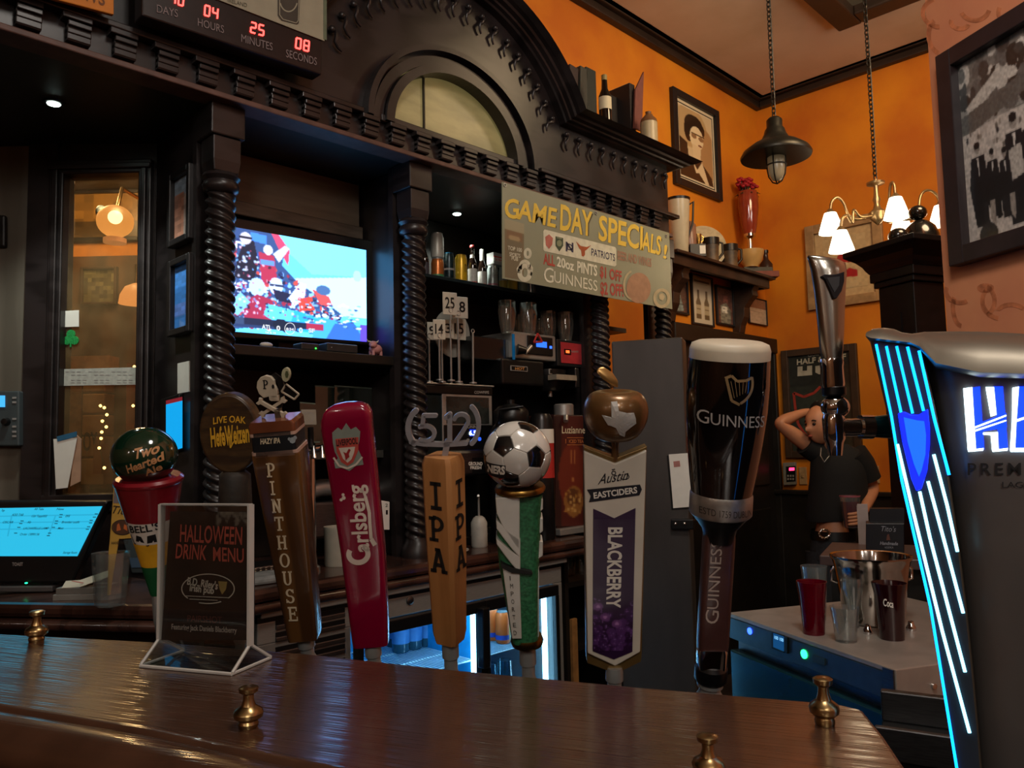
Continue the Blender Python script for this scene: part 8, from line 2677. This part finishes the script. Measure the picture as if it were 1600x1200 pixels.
# chrome tap with a harp emblem on the far side of the tower
f = Fr(at(1302, 690, .87), FACE)
s = f.s
tt = thing('chrome_tap', 'tall chrome beer tap with a dark harp emblem, beside the lit tower', 'beer tap', f)
z_ = lambda v, u=1300: f.z(u, v)
rows = [(1284, 1315, 562, 1), (1281, 1317, 545, 1), (1277, 1319, 500, 1), (1272, 1321, 455, 1), (1267, 1323, 425, 1), (1263, 1321, 410, .9), (1261, 1312, 404, .7), (1262, 1300, 401, .4)]
m = MB()
m.loft([[((f.x(l, v) + f.x(r, v))/2 + (r - l)/2*s*cos(q), 15*s*k*sin(q), z_(v) + (4*s*cos(q) if v < 430 else 0)*-.6) for q in (2*pi*i/24 for i in range(24))] for l, r, v, k in rows])
m.build('handle', mat('satin_chrome', '#a8a49c', .22, 1.0, noise=.04), tt, smooth=60)
ik = MB().prism(f.xz([(1282, 432), (1288, 429), (1296, 430), (1306, 429), (1318, 425), (1318, 440), (1314, 455), (1306, 467), (1301, 467), (1294, 450), (1289, 438)], -.012), -.0145, -.008)
ik.build('harp_emblem', mat('navy_emblem', '#14161e', .25, noise=.1), tt, bevel=.0006)
MB().prism(f.xz([(1292, 434), (1312, 432), (1311, 446), (1304, 457)], -.015), -.0152, -.014).build('emblem_inlay', mat('grey_emblem', '#3a3c40', .3), tt)
c0 = f.x(1301, 600)
MB().lathe([(17*s, z_(606)), (18*s, z_(600)), (17*s, z_(575)), (18*s, z_(568)), (17*s, z_(561))], 28, (c0, 0)).build('upper_collar', CHROME, tt, smooth=40)
MB().lathe([(16*s, z_(619)), (18*s, z_(617)), (18*s, z_(606)), (16*s, z_(604))], 28, (f.x(1303, 610), 0)).build('black_collar', BLACK, tt, smooth=40)
MB().ell((f.x(1305, 636), 0, z_(636)), (22*s, 20*s, 19*s), 28, 18).build('ball_joint', CHROME, tt, smooth=60)
MB().lathe([(10*s, z_(712)), (13*s, z_(692)), (16*s, z_(686)), (17*s, z_(655)), (15*s, z_(648))], 28, (f.x(1303, 670), 0)).build('spout_body', CHROME, tt, smooth=50)
MB().tube([f.l(1306, 668), f.l(1330, 668), f.l(1348, 667)], 14*s, 20).build('side_barrel', CHROME, tt, smooth=50)
MB().tube([f.l(1344, 667), f.l(1362, 667)], 19*s, 24).build('barrel_ring', CHROME, tt, smooth=40)
MB().tube([f.l(1360, 667), f.l(1400, 666), f.l(1420, 665)], 16*s, 20, r2=24*s).build('shank', mat('teal_shank', '#1f5a66', .2, .7, noise=.05), tt, smooth=50)

# ------------------------------------------------------------------ the person
H0 = 4.3
pf = Fr(onh(1303, 860, H0), FACE)
PF = Fr((pf.p.x, pf.p.y, 0), FACE)
per = thing('person', 'person in a black cropped t-shirt, one hand behind the head, holding a red drink', 'person', PF)
s = PF.s
J = lambda u, v, y=0: PF.l(u, v, y)
SKIN = mat('skin', '#b0795a', .5, noise=.05, scale=20)


def skin(name, chains, mtl, parent, sub=2):
    """chains: list of [(point, radius), ...]; each chain starts at its own root or at a shared point"""
    bmx = bmesh.new()
    lay = bmx.verts.layers.skin.verify()
    seen = {}
    for ci, ch in enumerate(chains):
        prev = None
        for k, (p, r) in enumerate(ch):
            key = tuple(round(c, 5) for c in p)
            if key not in seen:
                v = bmx.verts.new(p)
                rr = r if hasattr(r, '__len__') else (r, r)
                v[lay].radius = rr
                v[lay].use_root = (k == 0)
                seen[key] = v
            v = seen[key]
            if prev is not None and prev is not v:
                try: bmx.edges.new((prev, v))
                except ValueError: pass
            prev = v
    me = bpy.data.meshes.new(name)
    bmx.to_mesh(me)
    bmx.free()
    o = bpy.data.objects.new(name, me)
    COL.objects.link(o)
    o.parent = parent
    me.materials.append(mtl)
    md = o.modifiers.new('skin', 'SKIN')
    md.use_smooth_shade = True
    ms = o.modifiers.new('sub', 'SUBSURF')
    ms.levels = ms.render_levels = sub
    return o


pel, wai, che, nek = J(1301, 858), J(1299, 822), J(1305, 745), J(1304, 702)
nk2 = J(1292, 684, -.01)
rs0, re0, rw0 = J(1277, 706, .05), J(1215, 661, .01), J(1254, 645, .07)
ls0, le0, lw0 = J(1340, 708, -.05), J(1364, 765, -.02), J(1349, 800, -.17)
hl_, kl_, hr_, kr_ = J(1288, 872, .02), Vector((J(1286, 980).x, .0, .47)), J(1316, 872, -.02), Vector((J(1318, 980).x, -.03, .47))
al_, ar_ = Vector((kl_.x + .01, .02, .08)), Vector((kr_.x, -.02, .08))
fl_, fr2_ = al_ + Vector((-.11, -.09, -.045)), ar_ + Vector((-.11, -.09, -.045))
rh = J(1268, 645, .095)
lh = J(1338, 806, -.20)
ch = [[(pel, (.12, .09)), (wai, (.10, .075)), (che, (.095, .065)), (nek, .05), (nk2, .045)],
      [(che, .08), (rs0, .05), (rs0.lerp(re0, .5), .046), (re0, .036), (re0.lerp(rw0, .4), .035), (rw0, .024), (rh, .03)],
      [(che, .08), (ls0, .05), (ls0.lerp(le0, .5), .046), (le0, .037), (le0.lerp(lw0, .4), .035), (lw0, .024), (lh, .03)],
      [(pel, .13), (hl_, .09), (hl_.lerp(kl_, .5), .075), (kl_, .055), (kl_.lerp(al_, .4), .05), (al_, .035), (fl_, .03)],
      [(pel, .13), (hr_, .09), (hr_.lerp(kr_, .5), .075), (kr_, .055), (kr_.lerp(ar_, .4), .05), (ar_, .035), (fr2_, .03)]]
for i in range(4):                              # right hand: fingers spread into the hair
    b = rh + Vector((-.004, 0, .024 - .016*i))
    ch.append([(b, .011), (b + Vector((.035 - .004*abs(i - 1), .012, .006)), .0095), (b + Vector((.066 - .006*abs(i - 1), .022, -.002)), .0085)])
ch.append([(rh + Vector((-.01, -.01, -.01)), .011), (rh + Vector((.012, -.02, -.04)), .0095), (rh + Vector((.03, -.02, -.058)), .0085)])
gc = J(1329, 800, -.235)                        # centre of the drink
for i in range(4):                              # left hand: fingers curl round the glass
    z_i = lh.z + .026 - .017*i
    R_ = .047
    ang = [radians(a) for a in (10, -45, -95, -135)]
    ch.append([(Vector((gc.x + R_*cos(a), gc.y + R_*sin(a), z_i - .004*k)), .0105 - .0008*k) for k, a in enumerate(ang)])
ch.append([(lh + Vector((0, .0, .015)), .011), (Vector((gc.x + .02, gc.y + .048, lh.z + .02)), .010), (Vector((gc.x - .015, gc.y + .05, lh.z + .012)), .009)])
skin('body', ch, SKIN, per)

# head: one shaped surface turned to the left
hc = J(1283, 663, -.01)
hd_f = Vector((-.92, -.40, -.07)).normalized()
hd_u = Vector((-.06, 0, 1)).normalized()
hd_s = hd_u.cross(hd_f).normalized()
hd_u = hd_f.cross(hd_s)
n_, m_ = 40, 30
vs, fs = [], []
g2 = lambda a, b, ca, cb, w: math.exp(-((a - ca)**2 + (b - cb)**2)/(2*w*w))
for i in range(m_ + 1):
    th = pi*i/m_
    for j in range(n_):
        a = 2*pi*j/n_
        x, yv, z = sin(th)*cos(a), sin(th)*sin(a), cos(th)   # fwd, side, up
        w = .074*(1 - .26*max(0, -z)**1.5)
        d = .092*(1 - .10*max(0, -z)*(x < 0))
        p = [x*d, yv*w, z*.108]
        if x > 0:
            p[0] += .026*g2(yv, z, 0, -.17, .10) + .006*g2(yv, z, 0, -.55, .14) + .010*g2(yv, z, 0, -.82, .2) + .004*g2(yv, z, 0, .22, .3)
            p[0] -= .010*(g2(yv, z, .36, .05, .13) + g2(yv, z, -.36, .05, .13))
        elif z < -.2: p[0] += .03*(-z - .2)
        vs.append(hc + hd_f*p[0] + hd_s*p[1] + hd_u*p[2])
for i in range(m_):
    for j in range(n_): fs.append((i*n_ + j, (i + 1)*n_ + j, (i + 1)*n_ + (j + 1) % n_, i*n_ + (j + 1) % n_))
hm = MB()
hm.add(vs, fs)
hm.build('head', SKIN, per, smooth=60)
HP = lambda a, b, c: hc + hd_f*a + hd_s*b + hd_u*c
for k in (-1, 1):
    MB().ell(HP(.076, .027*k, .006), (.011, .011, .008), 12, 8).build('eye', mat('dark_eye', '#1c1210', .2), per, smooth=60)
    MB().tube([HP(.082, .012*k, .022), HP(.083, .028*k, .028), HP(.074, .042*k, .022)], .0035, 6).build('eyebrow', mat('dark_hair', '#120d0c', .6, noise=.3, scale=80), per, smooth=60)
    MB().ell(HP(-.005, .073*k, -.008), (.02, .012, .028), 12, 10).build('ear', SKIN, per, smooth=60)
MB().ell(HP(.088, 0, -.058), (.012, .017, .007), 14, 8).build('mouth', mat('lip_red', '#8a4438', .45), per, smooth=60)
hm = MB()
vs, fs = [], []
for i in range(m_ + 1):
    th = pi*i/m_
    for j in range(n_):
        a = 2*pi*j/n_
        x, yv, z = sin(th)*cos(a), sin(th)*sin(a), cos(th)
        front = max(0, min(1, (x - .18)*3.2 + max(0, .62 - z)*1.6*(x > .1)))
        k = 1.12 + .02*sin(14*a) if not front else 1.12 - .42*front
        if z < -.25 and x > -.2: k = .7
        vs.append(hc + hd_f*(x*.094*k - .006) + hd_s*(yv*.078*k) + hd_u*(z*.112*k + .004))
for i in range(m_):
    for j in range(n_): fs.append((i*n_ + j, (i + 1)*n_ + j, (i + 1)*n_ + (j + 1) % n_, i*n_ + (j + 1) % n_))
hm.add(vs, fs)
hm.ell(HP(-.10, .0, -.03), (.05, .05, .07), 16, 12)
hm.build('hair', MATS['dark_hair'], per, smooth=60)

# clothes
TEE = mat('black_cotton', '#0c0d10', .85, noise=.2, scale=60)
rows = [(1263, 1353, 813, .115), (1262, 1353, 806, .118), (1266, 1352, 780, .118), (1269, 1351, 745, .118), (1270, 1350, 720, .11), (1274, 1346, 708, .09), (1284, 1332, 700, .07), (1293, 1319, 694, .056)]
m = MB()
m.loft([[((PF.x(l, v) + PF.x(r, v))/2 + (r - l)/2*s*cos(q)*(1 + .02*sin(5*q)*(v > 770)), d*sin(q) - .004*0 + (PF.x(l, v) and 0) - .05*cos(q)*.6, PF.z(1305, v) + .006*sin(3*q)*(v > 800)) for q in (2*pi*i/28 for i in range(28))] for l, r, v, d in rows], cap=False)
m.tube([rs0 + Vector((.02, 0, -.01)), rs0.lerp(re0, .12), rs0.lerp(re0, .30)], .072, 16, r2=.066)
m.tube([ls0 + Vector((-.02, 0, .0)), ls0.lerp(le0, .3), ls0.lerp(le0, .72)], .070, 16, r2=.066)
o = m.build('t_shirt', TEE, per, smooth=60)
JN = mat('dark_denim', '#22262c', .8, noise=.25, scale=70)
jw = [(1270, 1333, 838, .115), (1268, 1335, 850, .12), (1266, 1338, 872, .125)]
m = MB()
m.loft([[((PF.x(l, v) + PF.x(r, v))/2 + (r - l)/2*s*cos(q), d*sin(q), PF.z(1300, v)) for q in (2*pi*i/24 for i in range(24))] for l, r, v, d in jw], cap=False)
for h, k, a in ((hl_, kl_, al_), (hr_, kr_, ar_)):
    m.tube([h + Vector((0, 0, .03)), h.lerp(k, .5), k], .098, 16, r2=.074)
    m.tube([k, a.lerp(k, .4), a + Vector((0, 0, .0))], .075, 16, r2=.08)
m.build('jeans', JN, per, smooth=60)
bl = MB()
bl.loft([[((PF.x(l, v) + PF.x(r, v))/2 + ((r - l)/2*s + .004)*cos(q), (d + .004)*sin(q), PF.z(1300, v)) for q in (2*pi*i/28 for i in range(28))] for l, r, v, d in ((1269, 1334, 842, .117), (1270, 1333, 828, .114))], cap=False)
bl.build('belt', mat('black_leather', '#0f0f10', .4), per, smooth=60)
bq = J(1288, 834, -.118)
m = MB()
m.tube([bq + Vector((.026*cos(q), 0, .022*sin(q))) for q in (2*pi*i/16 for i in range(16))], .006, 8, closed=True)
m.build('buckle', CHROME, per, smooth=60)
for q in range(12):
    MB().ell(bq + Vector((.03*cos(2*pi*q/12), -.004, .026*sin(2*pi*q/12))), .004, 8, 6).build('stud', CHROME, per, smooth=60)
MB().tube([J(1283, 700, -.06), J(1282, 712, -.115), J(1288, 722, -.128), J(1296, 712, -.122), J(1302, 700, -.08)], .0025, 6).build('necklace', STEEL, per, smooth=60)
for a_, f_ in ((al_, fl_), (ar_, fr2_)):
    d_ = (f_ - a_)
    d_.z = 0
    d_.normalize()
    m = MB()
    n2 = Vector((-d_.y, d_.x, 0))
    secs = []
    for k, w_, h_ in ((-.07, .03, .09), (-.03, .042, .10), (.05, .045, .075), (.13, .047, .05), (.17, .03, .035)):
        c_ = Vector((a_.x, a_.y, 0)) + d_*k
        secs.append([c_ + n2*w_*cos(q) + Vector((0, 0, h_/2 + h_/2*sin(q))) for q in (2*pi*i/14 for i in range(14))])
    m.loft(secs)
    m.build('shoe', BLACK, per, smooth=60)

f = Fr(PF.p + PF.m @ Vector((gc.x, gc.y, J(1329, 824, gc.y).z)), FACE)
s2 = (4.05)/F0
t = thing('red_drink', 'red drink in a glass held by the person', 'drink', f)
MB().lathe([(1e-4, .002), (10*s2, .002), (12*s2, 20*s2), (14*s2, 40*s2), (1e-4, 40*s2)], 20).build('drink', mat('dark_red_drink', '#5c0a1c', .1, coat=.5), t, smooth=50)
MB().lathe([(10.6*s2, 0), (12.6*s2, 20*s2), (15*s2, 49*s2)], 20, cap=False).build('glass', GLASSD, t, smooth=50)
MB().lathe([(15.2*s2, 47*s2), (15.4*s2, 49*s2), (14.6*s2, 49*s2)], 20, cap=False).build('rim', mat('pink_rim', '#a85a68', .3), t, smooth=50)
